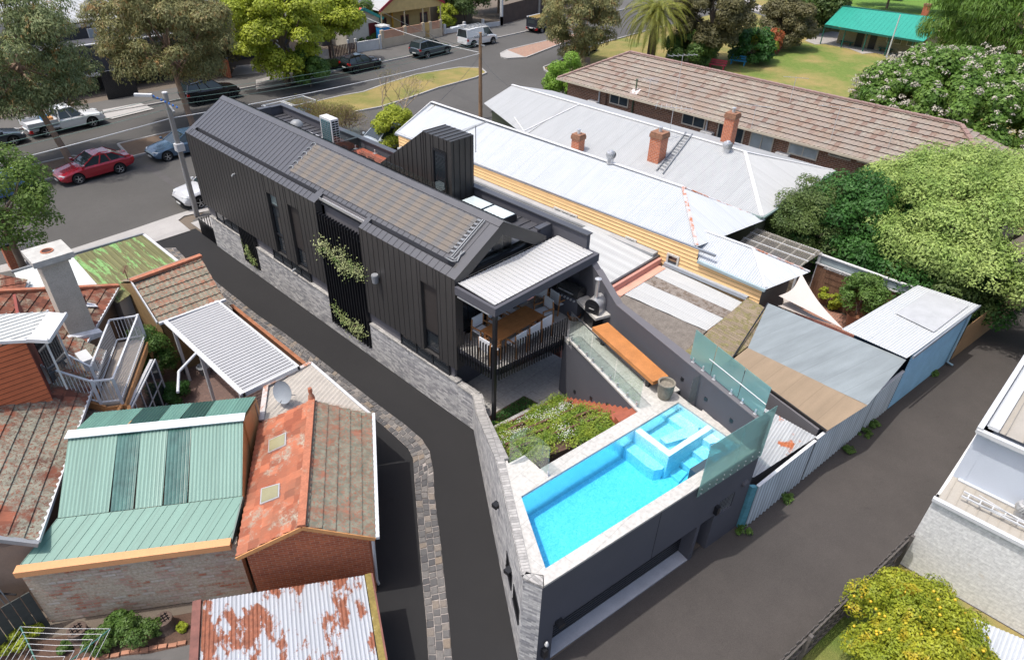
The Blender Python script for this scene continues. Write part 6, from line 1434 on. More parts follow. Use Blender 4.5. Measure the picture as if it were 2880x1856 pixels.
ra_, rb_ = pl(2, 0, 1625, 1235, (EX, 0, EZ + .08), wn2), pl(2, 0, 1685, 1250, (EX, 0, EZ + .08), wn2); rc_, rd_ = pl(2, 1, 1350, 50, (EX, 0, EZ + .08), wn2), pl(2, 1, 1408, 80, (EX, 0, EZ + .08), wn2)
for a, b in ((ra_, rc_), (rb_, rd_)): mb = MB(); mb.bar(a, b, .05, .08); mb.obj('rail', m_grey, t)
mb = MB()
for k in range(1, 14): mb.bar(ra_.lerp(rc_, k / 14), rb_.lerp(rd_, k / 14), .035)
mb.obj('rungs', m_grey, t)
turbine('v', 'whirly vent high on the white roof near the hip', tuple(pl(2, 0, 2000, 1420, (EX, 0, EZ), wn2)), .25)
turbine('v', 'whirly vent on the yellow house ridge near the foot of the ladder', (RG, 19.4, 4.65), .24)
q = pl(2, 0, 1460, 1310, (EX, 0, EZ), wn2)
tt = antenna('tv_antenna', 'tall red and white boom antenna beside the large orange chimney', tuple(q), 1.9, R(-60), 2.2, 8, 1.3)
# ---- brown brick flats
t = thing('brick_flats', 'long low brown brick flats with a weathered concrete tile roof', 'building', (44, 18, 0))
FX, FZ, RX2, RZ2 = 40.6, 4.0, 44.25, 6.0
m_flt = Mtile('concrete_tiles', (.30, .265, .23), (.20, .155, .13), (.33, .30, .25), .52, .1, .6, cd=(.24, .175, .13), c3=(.17, .11, .09), tw=.3, th=.4)
kw = dict(pitch=.3, amp=.018, course=.4, lift=.06, name='roof')
roofpart(t, [(FX, 33.7, FZ), (RX2, 29.9, RZ2), (RX2, 7.4, RZ2), (FX, 3.7, FZ)], m_flt, 'tile', **kw)
roofpart(t, [(RX2, 29.9, RZ2), (RX2, 7.4, RZ2), (47.9, 3.7, FZ), (47.9, 33.7, FZ)], m_flt, 'flat', name='roof'); roofpart(t, [(FX, 33.7, FZ), (RX2, 29.9, RZ2), (47.9, 33.7, FZ)], m_flt, 'flat', name='roof'); roofpart(t, [(FX, 3.7, FZ), (RX2, 7.4, RZ2), (47.9, 3.7, FZ)], m_flt, 'tile', **kw)
m_rc = M('ridge_tile_brown', (.26, .17, .145), .8, 0, .2, 5)
for a, b in (((RX2, 29.9, RZ2), (RX2, 7.4, RZ2)), ((FX, 33.7, FZ), (RX2, 29.9, RZ2)), ((FX, 3.7, FZ), (RX2, 7.4, RZ2))):
 mb = MB(); a = Vector(a); b = Vector(b); n = int((b - a).length / .42)
 for k in range(n): mb.bar(a.lerp(b, k / n) + Vector((0, 0, .07)), a.lerp(b, (k + .97) / n) + Vector((0, 0, .05)), .24, .09)
 mb.obj('ridge_tiles', m_rc, t)
m_bb = Mbrick('brown_brick', (.30, .13, .07), (.20, .09, .055), (.46, .36, .27), .30, .115, .014, .2)
mb = MB(); mb.box((FX + .55, 4.3, 0), (47.4, 33.1, FZ - .1)); mb.obj('brick_wall', m_bb, t)
mb = MB(); edge(mb, Vector((FX - .05, 33.75, FZ)), Vector((FX - .05, 3.7, FZ)), .1, .12, -.03); mb.box((FX, 3.8, FZ - .1), (FX + .6, 33.6, FZ - .06)); mb.obj('gutter', M('cream_gutter', (.40, .35, .27), .6), t)
wfl = dict(frame=M('cream_frame', (.56, .50, .40), .6), glass=M('flat_window_glass', (.05, .065, .075), .05, 0, .3, 1, .1, spec=.9), out=.05, fr=.07)
wcur = dict(wfl); wcur['glass'] = M('net_curtain_glass', (.42, .46, .46), .12, 0, .15, 2, .1, spec=.8)
for pix, nx, ny, kk in ((((2, 0, 920, 862), (2, 0, 1082, 1010)), 2, 1, 0), (((2, 0, 1162, 925), (2, 0, 1350, 985)), 3, 1, 0), (((2, 0, 1362, 985), (2, 0, 1500, 1030)), 2, 1, 0), (((2, 0, 1598, 1050), (2, 0, 1792, 1212)), 2, 1, 0), (((2, 0, 1935, 1140), (2, 0, 2140, 1380)), 2, 1, 0), (((2, 0, 2240, 1220), (3, 0, 20, 1460)), 2, 1, 1), (((3, 0, 205, 1325), (3, 0, 450, 1505)), 2, 1, 1), (((3, 0, 570, 1420), (3, 0, 770, 1505)), 2, 1, 0), (((3, 0, 835, 1495), (3, 0, 955, 1540)), 2, 1, 0)):
 wpix(t, FX + .54, pix, nx, ny, **(wcur if kk else wfl))
def dpipe(parent, x, pix, mt):
 (i, j, a, b), (i2, j2, c, d) = pix; A, B = pv(i, j, a, b, (x, 0), (x, 1)), pv(i2, j2, c, d, (x, 0), (x, 1)); mb = MB(); mb.tube([(x, A.y, FZ - .1), (x, A.y, B.z)], .06, 8); mb.obj('downpipe', mt, parent)
dpipe(t, FX + .46, ((2, 0, 820, 840), (2, 0, 805, 1010)), m_gutw); dpipe(t, FX + .46, ((2, 0, 885, 850), (2, 0, 880, 1030)), M('brown_pipe', (.12, .07, .05), .6)); dpipe(t, FX + .46, ((2, 0, 1830, 1105), (2, 0, 1810, 1240)), m_gutw); dpipe(t, FX + .46, ((2, 0, 1135, 920), (2, 0, 1125, 1100)), M('moss_pipe', (.06, .09, .05), .7))
for (i, j, x, y), lab in (((2, 0, 755, 985), 'white wall air conditioner below the first window of the brown flats'), ((2, 0, 1815, 1275), 'white wall air conditioner in the middle of the brown flats wall'), ((3, 0, 125, 1480), 'white meter box beside the far brick chimney')):
 q = pv(i, j, x, y, (FX + .3, 0), (FX + .3, 1)); tt = thing('air_conditioner', lab, 'air conditioner', (FX + .3, q.y, q.z)); mb = MB(); mb.box((-.2, -.42, -.32), (.22, .42, .32)); mb.obj('casing', m_white, tt, True, bevel=.02); mb = MB(); mb.lathe((-.201, .08, 0), [(.26, 0), (.25, .012), (.001, .012)], 16, ax=(-1, 0, 0)); mb.obj('fan_grille', m_grey, tt, True)
fn2 = Vector((-(RZ2 - FZ), 0, RX2 - FX)).normalized()
for (bx, by), (tx, ty), (L, n, w, rz), lab in (((1527, 940), (1527, 515), (2.2, 6, .9, -30), 'tall mast antenna with a red base patch, tallest on the flats roof'), ((1272, 915), (1292, 740), (1.5, 6, 1.5, 10), 'grid antenna on a short mast near the first windows of the flats'), ((2232, 1205), (2250, 985), (2.3, 2, .3, -65), 'flat bar antenna on a mast above the curtained window')):
 q = pl(2, 0, bx, by, (FX, 0, FZ), fn2); h = up(q.x, q.y, 2, 0, ty) - q.z; antenna('tv_antenna', lab, tuple(q), h, R(rz), L, n, w)
for (bx, by), (tx, ty), (L, n, w, rz), lab in (((200, 970), (230, 722), (1.5, 2, .2, -60), 'antenna on a splayed tripod near the ridge above the lawn'), ((580, 1320), (655, 1000), (2.4, 5, .3, -60), 'dark mast antenna with a red base above the last wide window'), ((1115, 1390), (1170, 1205), (1.7, 5, .3, -60), 'antenna nearest the pale green tree on the flats roof')):
 q = pl(3, 0, bx, by, (FX, 0, FZ), fn2); h = up(q.x, q.y, 3, 0, ty) - q.z; antenna('tv_antenna', lab, tuple(q), h, R(rz), L, n, w)
q = pl(2, 0, 1155, 855, (FX, 0, FZ), fn2); t = thing('vent_pipe', 'green vent pipe with a pale flashing patch on the flats roof', 'vent', tuple(q)); mb = MB(); mb.tube([(0, 0, -.1), (0, 0, .75)], .05, 8); mb.obj('pipe', M('moss_pipe'), t, True); mb = MB(); mb.lathe((0, 0, .75), [(.08, 0), (.08, .1), (.001, .12)], 10); mb.obj('cap', M('moss_pipe'), t, True); mb = MB(); mb.hexa([(-.3, -.3), (.2, -.3), (.2, .3), (-.3, .3)], [-.14, .13, .13, -.14], [-.1, .17, .17, -.1]); mb.obj('flashing', M('pinkish_lead', (.5, .42, .4), .7), t, True)
# ---- building at the bottom right
t = thing('white_brick_building', 'two-level white painted brick and pale rendered building at the bottom right corner', 'building', (19, -3, 0))
m_wbrick = Mbrick('white_painted_brick', (.84, .835, .81), (.79, .785, .765), (.68, .68, .67), .32, .11, .008, .06, lambda t_, c: t_.mix(t_.ramp(t_.noise(.6, 4, .7, uv=True), [(.60, 0), (.72, .5)]), c, (.45, .34, .22)), .8, .25)
mb = MB(); mb.wall((17.74, -.03), (17.74, -16), 0, 2.86, .3); mb.wall((17.74, -.03), (30, -.42), 0, 2.86, .3, side=-1); mb.obj('brick_wall', m_wbrick, t)
mb = MB(); mb.wall((18.9, -.15), (18.9, -16), 2.9, 4.86, .3); mb.wall((18.9, -.15), (30, -.5), 2.86, 4.86, .3, side=-1); mb.obj('rendered_wall', M('pale_blue_render', (.50, .54, .60), .8, 0, .03, 1, .04), t)
mb = MB(); sheet(mb, [(17.78, -.1, 2.93), (18.9, -.16, 3.02), (18.9, -16, 3.02), (17.78, -16, 2.93)], 'seam', down=(-1, 0, 0), pitch=.26, rib=.03); mb.obj('lower_roof', M('beige_roof', (.33, .305, .265), .75, 0, .08), t)
mb = MB(); sheet(mb, [(18.9, -.5, 5.02), (34, -.9, 5.02), (34, -16, 5.02), (18.9, -16, 5.02)], 'seam', down=(1, -.02, 0), pitch=.42, rib=.07); mb.obj('upper_roof', M('beige_roof'), t)
mb = MB(); mb.box((17.62, -16, 2.87), (17.76, -.0, 2.98)); mb.box((18.66, -16, 4.86), (18.8, -.1, 4.98)); mb.hexa([(18.7, -.08), (34, -.5), (34, -.62), (18.7, -.22)], 4.87, 5.05); mb.hexa([(18.85, -.3), (34, -.72), (34, -1.0), (18.85, -.55)], 5.04, 5.14); mb.box((18.80, -16, 3.03), (18.895, -.3, 3.07)); mb.obj('fascia', m_gutw, t)
t = thing('folded_ladder', 'white folding ladder lying on the lower roof strip of the white brick building', 'ladder', (18.2, -1.7, 3.05))
for o in (0, .22): mb = MB(); mb.bar((18.1 + o, -.55, 3.14), (18.1 + o, -3.6, 3.14), .035, .05); mb.obj('rail', m_gutw, t)
mb = MB()
for k in range(10): mb.bar((18.1, -.7 - k * .3, 3.14), (18.32, -.7 - k * .3, 3.14), .03)
mb.obj('rungs', m_gutw, t)
mb = MB(); mb.bar((18.4, -.9, 3.2), (18.05, -3.4, 3.12), .02); mb.bar((18.02, -.9, 3.2), (18.45, -3.3, 3.12), .02); mb.obj('brace', m_gutw, t)
turbine('v', 'whirly vent beside the folded ladder on the white brick building', (18.55, -1.9, 3.1), .2)
t = thing('paling_fence', 'old dark grey paling fence between the back lane and the lemon tree', 'fence', (14, .5, 0))
fa, fb_ = Vector((17.6, .0, 0)), Vector((6.5, 1.8, 0)); m_fd = M('dark_grey_paling', (.095, .085, .078), .9, 0, .3, 6, .3, 30)
mb = MB(); rnd = random.Random(9); n = 92; fd = (fb_ - fa).normalized(); fnn = Vector((-fd.y, fd.x, 0)); fnn = fnn if fnn.y > 0 else -fnn
for k in range(n):
 q = fa.lerp(fb_, k / n); q2 = fa.lerp(fb_, (k + .9) / n); o = fnn * (.02 * (k % 2)); mb.hexa([tuple((q + o)[:2]), tuple((q2 + o)[:2]), tuple((q2 + o + fnn * .015)[:2]), tuple((q + o + fnn * .015)[:2])], 0, 1.55 + rnd.uniform(-.03, .05))
mb.obj('palings', m_fd, t)
mb = MB()
for z in (.25, .85, 1.4): mb.bar(fa - fnn * .03 + Vector((0, 0, z)), fb_ - fnn * .03 + Vector((0, 0, z)), .05, .08)
mb.obj('rails', m_fd, t)
for k in range(5): q = fa.lerp(fb_, .02 + k * .23) - fnn * .08; mb = MB(); mb.bar(q, q + Vector((0, 0, 1.6)), .1); mb.obj('post', m_fd, t)
flat('lawn_by_fence', [(17.7, 0), (6.5, 1.7), (2, -8), (17.7, -12)], .003, m_grassL)
t = thing('rusty_white_shed', 'low white metal shed roof with a rusty edge behind the lemon tree', 'shed', (16, -3.4, 0))
Q = [p(3, 3, 1870, 1125, 1.5), p(3, 3, 2500, 1390, 1.5), p(3, 3, 2600, 1700, 1.5), p(3, 3, 1720, 1560, 1.5)]
roofpart(t, Q, Mcorr('white_rust_edge', (.52, .55, .58), .66, (.35, .09, .03), .08, .5, 0, .5, (.6, 2)), down=(-1, 0, 0)); mb = MB(); cc = sum(Q, Vector()) / 4; mb.hexa([tuple(q.lerp(cc, .06)[:2]) for q in Q], 0, 1.42); mb.obj('wall', m_white, t)
mb = MB(); mb.bar(Q[3] + Vector((.0, .1, 0)), Q[2] + Vector((0, .1, 0)), .25, .06); mb.obj('rusty_edge', M('rust_red', (.30, .08, .035), .8, 0, .3, 5), t)
# ---- timber deck etc.
# ================================================================== street: islands, verges, far side
def px(i, j, L, z=0.): return [tuple(p(i, j, x, y, z)) for x, y in L]
def c4(x, y, z=0.): return zz(1100 + x * .40816, y * .40816, z)
def kerb(name, pts, w=.16, h=.13, closed=True):
 mb = MB(); n = len(pts)
 for i in range(n if closed else n - 1):
  a, b = Vector((*pts[i][:2], 0)), Vector((*pts[(i + 1) % n][:2], 0)); d = b - a
  if d.length < .05: continue
  mb.bar((a.x, a.y, h / 2 + .001 * (i % 2)), (b.x, b.y, h / 2 + .001 * (i % 2)), w, h)
 return setp(mb.obj(name, m_conc), kind='structure')
isl = px(1, 0, [(2150, 690), (2100, 645), (1900, 640), (1500, 705), (1250, 780), (1000, 870), (800, 905), (560, 960), (420, 1060), (560, 1110), (890, 1060), (1160, 1010), (1400, 935), (1700, 830), (2050, 735)])
flat('grass_island', isl, .1, m_grassD); kerb('island_kerb', isl)
med = [(14.2, 49.4), (14.6, 52.6), (27, 53.0), (28, 50.4)]; m_mulch = Mground('bark_mulch', (.13, .09, .065), (.17, .12, .085), (.3, .22, .15), 1., .8, 1.)
flat('median_mulch', med, .09, m_mulch); kerb('median_kerb', med)
med2 = [(-60, 47.8), (-60, 51.5), (11.5, 52.2), (12.3, 50.8), (11.6, 49.0)]; flat('median_strip', med2, .09, m_mulch); kerb('median_kerb', med2)
bi = [tuple(c4(*q)) for q in ((755, 375), (800, 352), (1110, 278), (1330, 222), (1345, 255), (1135, 322), (930, 402), (800, 410), (760, 400))]
flat('brick_island', bi, .1, Mbrick('island_pavers', (.40, .22, .15), (.32, .18, .13), (.34, .27, .20), .5, .25, .03)); kerb('island_kerb', bi)
flat('island_nose', [tuple(c4(*q)) for q in ((752, 378), (800, 353), (925, 402), (800, 411), (760, 400))], .104, m_conc)
ver = [tuple(c4(*q)) for q in ((1050, 470), (1058, 490), (1105, 515))] + [(47.5, 37), (41, 34.2), (47.9, 34.2), (47.9, 3), (60, -30), (260, -60), (260, 120)] + [tuple(c4(*q)) for q in ((2500, 30), (1900, 180), (1480, 295), (1372, 330), (1262, 370), (1150, 430))]
flat('park_grass', ver, .012, m_grassD); kerb('verge_kerb', [tuple(c4(*q)) for q in ((1105, 515), (1058, 490), (1050, 470), (1150, 430), (1262, 370), (1480, 295), (1900, 180))], closed=False)
lawn = px(3, 0, [(345, 385), (520, 415), (760, 460), (800, 490), (1000, 505), (1330, 560), (1400, 700), (1100, 1100), (-200, 800), (-300, 560), (0, 505), (260, 420)])
flat('bowling_lawn', lawn, .02, m_grassL)
flat('mulch_bed', [tuple(c4(*q)) for q in ((1060, 478), (1110, 510), (1372, 470), (1372, 400), (1250, 385), (1150, 432))], .03, m_mulch)
flat('far_park_grass', px(3, 0, [(600, -400), (560, 60), (600, 110), (1700, 190), (2500, 100), (2500, -500)]), .03, Mgrass('bright_grass', (.12, .24, .03), (.16, .28, .05), (.22, .26, .06), .7))
flat('park_path', px(3, 0, [(-400, 20), (-200, 90), (0, 135), (150, 150), (330, 160), (330, 120), (100, 110), (-60, 60), (-300, -40)]), .028, M('path_grey', (.30, .28, .27), .9))
flat('park_path', px(2, 0, [(2250, 60), (2390, 120), (2390, 200), (2330, 150), (2200, 100)]), .026, m_path)
ff = [(-80, 66.5), (-80, 61.5), (17, 60.6), (30, 59.9), (43.3, 59.75), (54.8, 60.25), (64, 60.7), (90, 62.5), (130, 66), (130, 70), (66, 66), (44, 64.9), (20, 64.0)]
flat('far_footpath', ff, .06, m_path); kerb('far_kerb', [(-80, 61.5, 0), (17, 60.6, 0), (30, 59.9, 0), (43.3, 59.75, 0), (54.8, 60.25, 0), (64, 60.7, 0), (90, 62.5, 0)], closed=False)
flat('driveway', px(0, 0, [(960, 1035), (1310, 970), (1440, 1025), (1050, 1120), (985, 1110)]), .07, m_conc)
flat('driveway', px(1, 0, [(0, 755), (220, 705), (300, 770), (560, 680), (640, 690), (330, 800), (0, 850)]), .07, M('worn_concrete', (.30, .28, .265), .9, 0, .15, 1.))
flat('driveway_far', px(0, 0, [(2210, 620), (2390, 610), (2430, 690), (2170, 720), (2140, 740)]), .075, M('worn_concrete'))
flat('asphalt_patch', px(0, 1, [(1300, 0), (1400, 0), (1720, 210), (1700, 260)]), .009, M('dark_patch', (.075, .07, .068), .9))
flat('front_paving', [(12.7, 33.9), (17.8, 33.9), (17.8, 37), (12.7, 37)], .03, m_conc)
# ------------------------------------------------------------------ front fence of the black house
t = thing('front_fence', 'low black slatted steel fence at the front corner of the black house', 'fence', (12.6, 34.5, 0))
for k in range(14): mb = MB(); y = 33.45 + k * .13; mb.box((12.5, y, .05), (12.56, y + .03, .98)); mb.obj('picket', m_black, t)
for k in range(8): mb = MB(); x = 12.7 + k * .13; mb.box((x, 35.2, .05), (x + .03, 35.26, .98)); mb.obj('picket', m_black, t)
mb = MB(); mb.box((12.5, 33.4, .9), (12.56, 35.26, .95)); mb.obj('rail', m_black, t)
# ------------------------------------------------------------------ poles, wires
def power_pole(lab, x, y, h, mt, r=(.17, .12)):
 t = thing('power_pole', lab, 'power pole', (x, y, 0)); mb = MB(); mb.tube([(0, 0, 0), (0, 0, h * .5), (0, 0, h)], [r[0], (r[0] + r[1]) / 2, r[1]], 12); mb.obj('shaft', mt, t, True, smooth=True); return t
m_pole = M('pole_wood', (.26, .16, .09), .85, 0, .25, 3, .3, 20, bump=.5, bs=30); m_cpole = M('pole_concrete', (.27, .25, .225), .8, 0, .12, 2, .15)
bx, by = 38.27, 39.72; H2 = up(bx, by, 1, 0, 305); pole2 = power_pole('tall brown timber power pole in front of the houses', bx, by, H2, m_pole)
mb = MB(); mb.bar((-.7, 0, H2 - .3), (.7, 0, H2 - .3), .1); mb.bar((0, -.5, H2 - .9), (0, .5, H2 - .9), .08); mb.obj('crossarm', m_grey, pole2, True)
for k in range(6): mb = MB(); mb.lathe((-.6 + k * .24, 0, H2 - .25), [(.04, 0), (.06, .05), (.03, .12), (.001, .13)], 8); mb.obj('insulator', m_grey, pole2, True)
mb = MB(); mb.bar((-.1, 0, H2 - .1), (-1.6, .9, H2 + .4), .05); mb.box((-2.1, .8, H2 + .35), (-1.4, 1.1, H2 + .45)); mb.obj('street_light', m_gutw, pole2, True)
lx, ly = 13.4, 37.7; H1 = up(lx, ly, 0, 0, 872); lp = power_pole('grey concrete power pole with a street light at the lane corner', lx, ly, H1, m_cpole, (.15, .13))
mb = MB(); mb.lathe((0, 0, H1), [(.14, 0), (.14, .06), (.001, .07)], 12); mb.obj('cap', m_white, lp, True)
q = p(0, 0, 1330, 880, H1 + .1); q2 = p(0, 0, 1420, 895, H1)
mb = MB(); mb.bar((0, 0, H1 - .35), (q2.x - lx, q2.y - ly, H1 - .1), .09); mb.bar((-.1, -.9, H1 - .75), (.1, .4, H1 - .5), .08); mb.obj('arm', m_grey, lp, True)
mb = MB(); d = (q - q2).normalized(); mb.bar((q2.x - lx, q2.y - ly, H1 + .02), (q2.x - lx + d.x * .85, q2.y - ly + d.y * .85, H1 + .08), .22, .12); mb.obj('street_light', m_white, lp, True, bevel=.03)
for k in range(7): mb = MB(); f = k / 6; mb.lathe(((q2.x - lx) * (1 - f) * .9 + .1 * f, (q2.y - ly) * (1 - f) * .9 - .9 * f, H1 - .1 - .5 * f), [(.045, 0), (.06, .06), (.001, .14)], 8); mb.obj('insulator', M('blue_insulator', (.03, .12, .38), .4), lp, True)
mb = MB(); zb = up(lx, ly, 0, 0, 1370); mb.box((-.22, -.3, zb - .2), (.2, .1, zb + .2)); mb.obj('box', m_white, lp, True)
mb = MB(); mb.tube([(-.14, -.1, .02), (-.13, -.08, zb - 1.2)], .05, 6); mb.tube([(-.13, -.08, zb - 1.2), (-.12, -.05, H1 - .4)], .03, 6); mb.obj('conduit', m_steel, lp, True)
fx, fy = p(1, 0, 845, 600)[0], 65.0
def cable(lab, A, B, sag, r, mt, grp='overhead cables'):
 A, B = Vector(A), Vector(B); pts = [A.lerp(B, k / 16) - Vector((0, 0, sag * 4 * (k / 16) * (1 - k / 16))) for k in range(17)]
 mb = MB(); mb.tube(pts, r, 5); return setp(mb.obj('overhead_cable', mt, loc=tuple(A)), lab, 'cable', grp)
zc1 = up(lx, ly, 0, 0, 1105); zc2 = up(bx, by, 1, 0, 500)
m_wire = M('white_cable', (.55, .56, .56), .5); m_wireD = M('dark_cable', (.05, .05, .05), .5); m_wireG = M('green_cable', (.12, .20, .17), .5)
cable('thick white cable running from the timber pole to the lamp pole', (bx, by, zc2), (lx, ly, zc1), .25, .02, m_wire)
cable('thick white cable from the lamp pole out of the picture at the left', (lx, ly, zc1), (-16, 36.4, zc1 - .1), .35, .022, m_wire)
for k, dz in enumerate((0, .22, .5)):
 cable(['lowest', 'middle', 'topmost'][k] + ' of the thin greenish wires leaving the lamp pole to the left', (lx, ly - .2 + .2 * k, H1 - .75 + dz), (-18, 35.9 + .4 * k, H1 - .6 + dz), .4, .012, m_wireG)
 cable(['lowest', 'middle', 'topmost'][k] + ' of the thin greenish wires from the lamp pole to the timber pole', (lx, ly - .2 + .2 * k, H1 - .6 + dz), (bx, by, H2 - .8 + dz), .4, .010, m_wireG)
cable('white cable from the timber pole across the street', (bx, by, zc2 + .05), tuple(pv(1, 0, 880, 100, (0, 65.5), (1, 65.5))), .4, .02, m_wire)
cable('dark wire from the timber pole across the street to the yellow house', (bx, by, H2 - 1.4), tuple(pv(1, 0, 960, -20, (0, 66), (1, 66))), .5, .018, m_wireD)
cable('thin dark service wire down to the yellow house roof', (bx, by, zc2 - .1), (27.5, 33.8, 3.9), .3, .012, m_wireD); cable('thin dark service wire down to the white-roofed house', (bx, by, zc2 - .3), (34.8, 33.2, 4.5), .2, .012, m_wireD)
# ------------------------------------------------------------------ vehicles
m_tyre = M('tyre', (.018, .018, .018), .85); m_rim = M('alloy', (.45, .46, .47), .3, .8); m_cgl = M('car_glass', (.022, .032, .036), .05, 0, .05, spec=.8); m_lamp = M('lamp_glass', (.62, .64, .65), .1); m_tail = M('tail_red', (.42, .01, .01), .2); m_plate = M('plate', (.6, .6, .58), .6)
def paint(name, c, r=.22):
 if name in MATS: return MATS[name]
 t = NT(name); t.fin(c, r, .15, .6); t.b.inputs['Coat Weight'].default_value = .6; t.b.inputs['Coat Roughness'].default_value = .05; MATS[name] = t.m; return t.m
def make_car(lab, pos, rz, L=4.6, W=1.8, wb=2.7, kind='sedan', col=None, cat='car', rim=None, dark=False, extras=(), name='parked_car', H=None):
 """x forward; origin on the ground at the middle"""
 t = thing(name, lab, cat, pos, rz); P_ = {
  'sedan': ([(0, .55, .82), (.03, .40, .93), (.18, .24, 1.0), (.30, .22, .98), (.62, .2, .96), (.74, .2, .93), (.93, .22, .76), (.985, .32, .62), (1, .42, .52)], [(.10, .98), (.27, 1.42), (.50, 1.46), (.70, .95)], .62),
  'hatch': ([(0, .5, .9), (.03, .35, 1.0), (.2, .24, 1.0), (.62, .2, .98), (.74, .2, .94), (.93, .22, .78), (.985, .32, .64), (1, .42, .54)], [(.02, 1.0), (.12, 1.40), (.46, 1.47), (.68, .97)], .6),
  'suv': ([(0, .55, 1.0), (.02, .38, 1.08), (.2, .28, 1.1), (.62, .26, 1.08), (.74, .26, 1.06), (.94, .28, .92), (.985, .38, .74), (1, .48, .6)], [(.015, 1.08), (.07, 1.62), (.52, 1.70), (.70, 1.07)], .68),
  'van': ([(0, .4, 1.05), (.01, .32, 1.15), (.5, .26, 1.18), (.8, .26, 1.14), (.86, .26, 1.08), (.97, .3, .86), (1, .42, .6)], [(.0, 1.14), (.015, 1.9), (.70, 1.95), (.84, 1.12)], .8),
  'ute': ([(0, .5, .62), (.01, .45, .68), (.38, .45, .68), (.4, .3, 1.02), (.7, .26, 1.02), (.78, .26, 1.0), (.95, .3, .88), (1, .45, .6)], [(.40, 1.02), (.42, 1.66), (.60, 1.70), (.72, 1.02)], .68)}[kind]
 st, cab, rw = P_; k_ = (H / max(z for _, z in cab)) if H else 1
 xs = lambda f: -L / 2 + L * f
 mb = MB(); rings = []
 for f, zb, zt in st:
  e = min(f, 1 - f); w = W / 2 * (1 - .16 * max(0, 1 - e / .10) ** 2); x = xs(f); zt *= k_
  zm = zb + (zt - zb) * .45
  half = [(w * .86, zb), (w * .98, zb + .08), (w, zm), (w * .985, zt - .13), (w * .9, zt - .03), (w * .6, zt + .015), (0, zt + .03)]
  rings.append([(x, y, z) for y, z in half] + [(x, -y, z) for y, z in half[-2::-1]])
 for a, b in zip(rings, rings[1:]):
  for i in range(len(a) - 1): mb.face([a[i], a[i + 1], b[i + 1], b[i]][::-1])
 mb.face(rings[0][::-1][::-1]); mb.face(rings[-1][::-1])
 body = mb.obj('body', col, t, True, smooth=True)
 (xa, za), (xb, zb2), (xc, zc), (xd, zd) = cab; z0, z1 = za * k_, zc * k_
 def ring(f, z, w): return (xs(f), w, z)
 g = MB(); wb_, wt = W / 2 * .90, W / 2 * .72
 B = [(xa, za * k_ - .02), (xd, zd * k_ - .02)]; T = [(xb, zb2 * k_), (xc, zc * k_)]
 b0, b1, t0, t1 = (xs(B[0][0]), B[0][1]), (xs(B[1][0]), B[1][1]), (xs(T[0][0]), T[0][1]), (xs(T[1][0]), T[1][1])
 for s in (1, -1):
  q = [(b0[0], s * wb_, b0[1]), (b1[0], s * wb_, b1[1]), (t1[0], s * wt, t1[1]), (t0[0], s * wt, t0[1])]; g.face(q if s < 0 else q[::-1])
 g.face([(b1[0], -wb_, b1[1]), (b1[0], wb_, b1[1]), (t1[0], wt, t1[1]), (t1[0], -wt, t1[1])]); g.face([(b0[0], wb_, b0[1]), (b0[0], -wb_, b0[1]), (t0[0], -wt, t0[1]), (t0[0], wt, t0[1])])
 g.obj('windows', m_cgl, t, True)
 r = MB(); mid = ((t0[0] + t1[0]) / 2, max(t0[1], t1[1]) + .05); e = .03
 R3 = [[(t0[0] - .04, s * wt, t0[1]) for s in (-1, -.55, 0, .55, 1)], [(mid[0], s * wt * 1.0, mid[1] - .045 * (abs(s) > .9)) for s in (-1, -.55, 0, .55, 1)], [(t1[0] + .04, s * wt, t1[1]) for s in (-1, -.55, 0, .55, 1)]]
 for a, b in zip(R3, R3[1:]):
  for i in range(4): r.face([a[i], b[i], b[i + 1], a[i + 1]])
 for s in (-1, 1):
  r.bar((t0[0] - .02, s * wt, t0[1] - .02), (t1[0] + .02, s * wt, t1[1] - .02), .05, .05)
  r.bar((b1[0], s * wb_, b1[1]), (t1[0], s * wt, t1[1]), .06, .05); r.bar((b0[0], s * wb_, b0[1]), (t0[0], s * wt, t0[1]), .10 if kind != 'van' else .06, .06)
  for f in ((.5,) if kind in ('ute',) else (.36, .62)):
   u0, u1 = b0[0] + (b1[0] - b0[0]) * f, t0[0] + (t1[0] - t0[0]) * f; r.bar((u0, s * wb_, b0[1] + (b1[1] - b0[1]) * f), (u1, s * wt, t0[1] + (t1[1] - t0[1]) * f), .07, .05)
  if kind == 'van':
   r.face([(b0[0], s * (wb_ + .01), b0[1]), (xs(.56), s * (wb_ + .01), b0[1]), (xs(.54), s * (wt + .012), t1[1] - .04), (t0[0], s * (wt + .012), t0[1] - .04)][::s])
 r.obj('roof', col, t, True)
 R_ = .33 if kind in ('sedan', 'hatch') else .37; xo = (.01 if kind != 'ute' else .0) * L
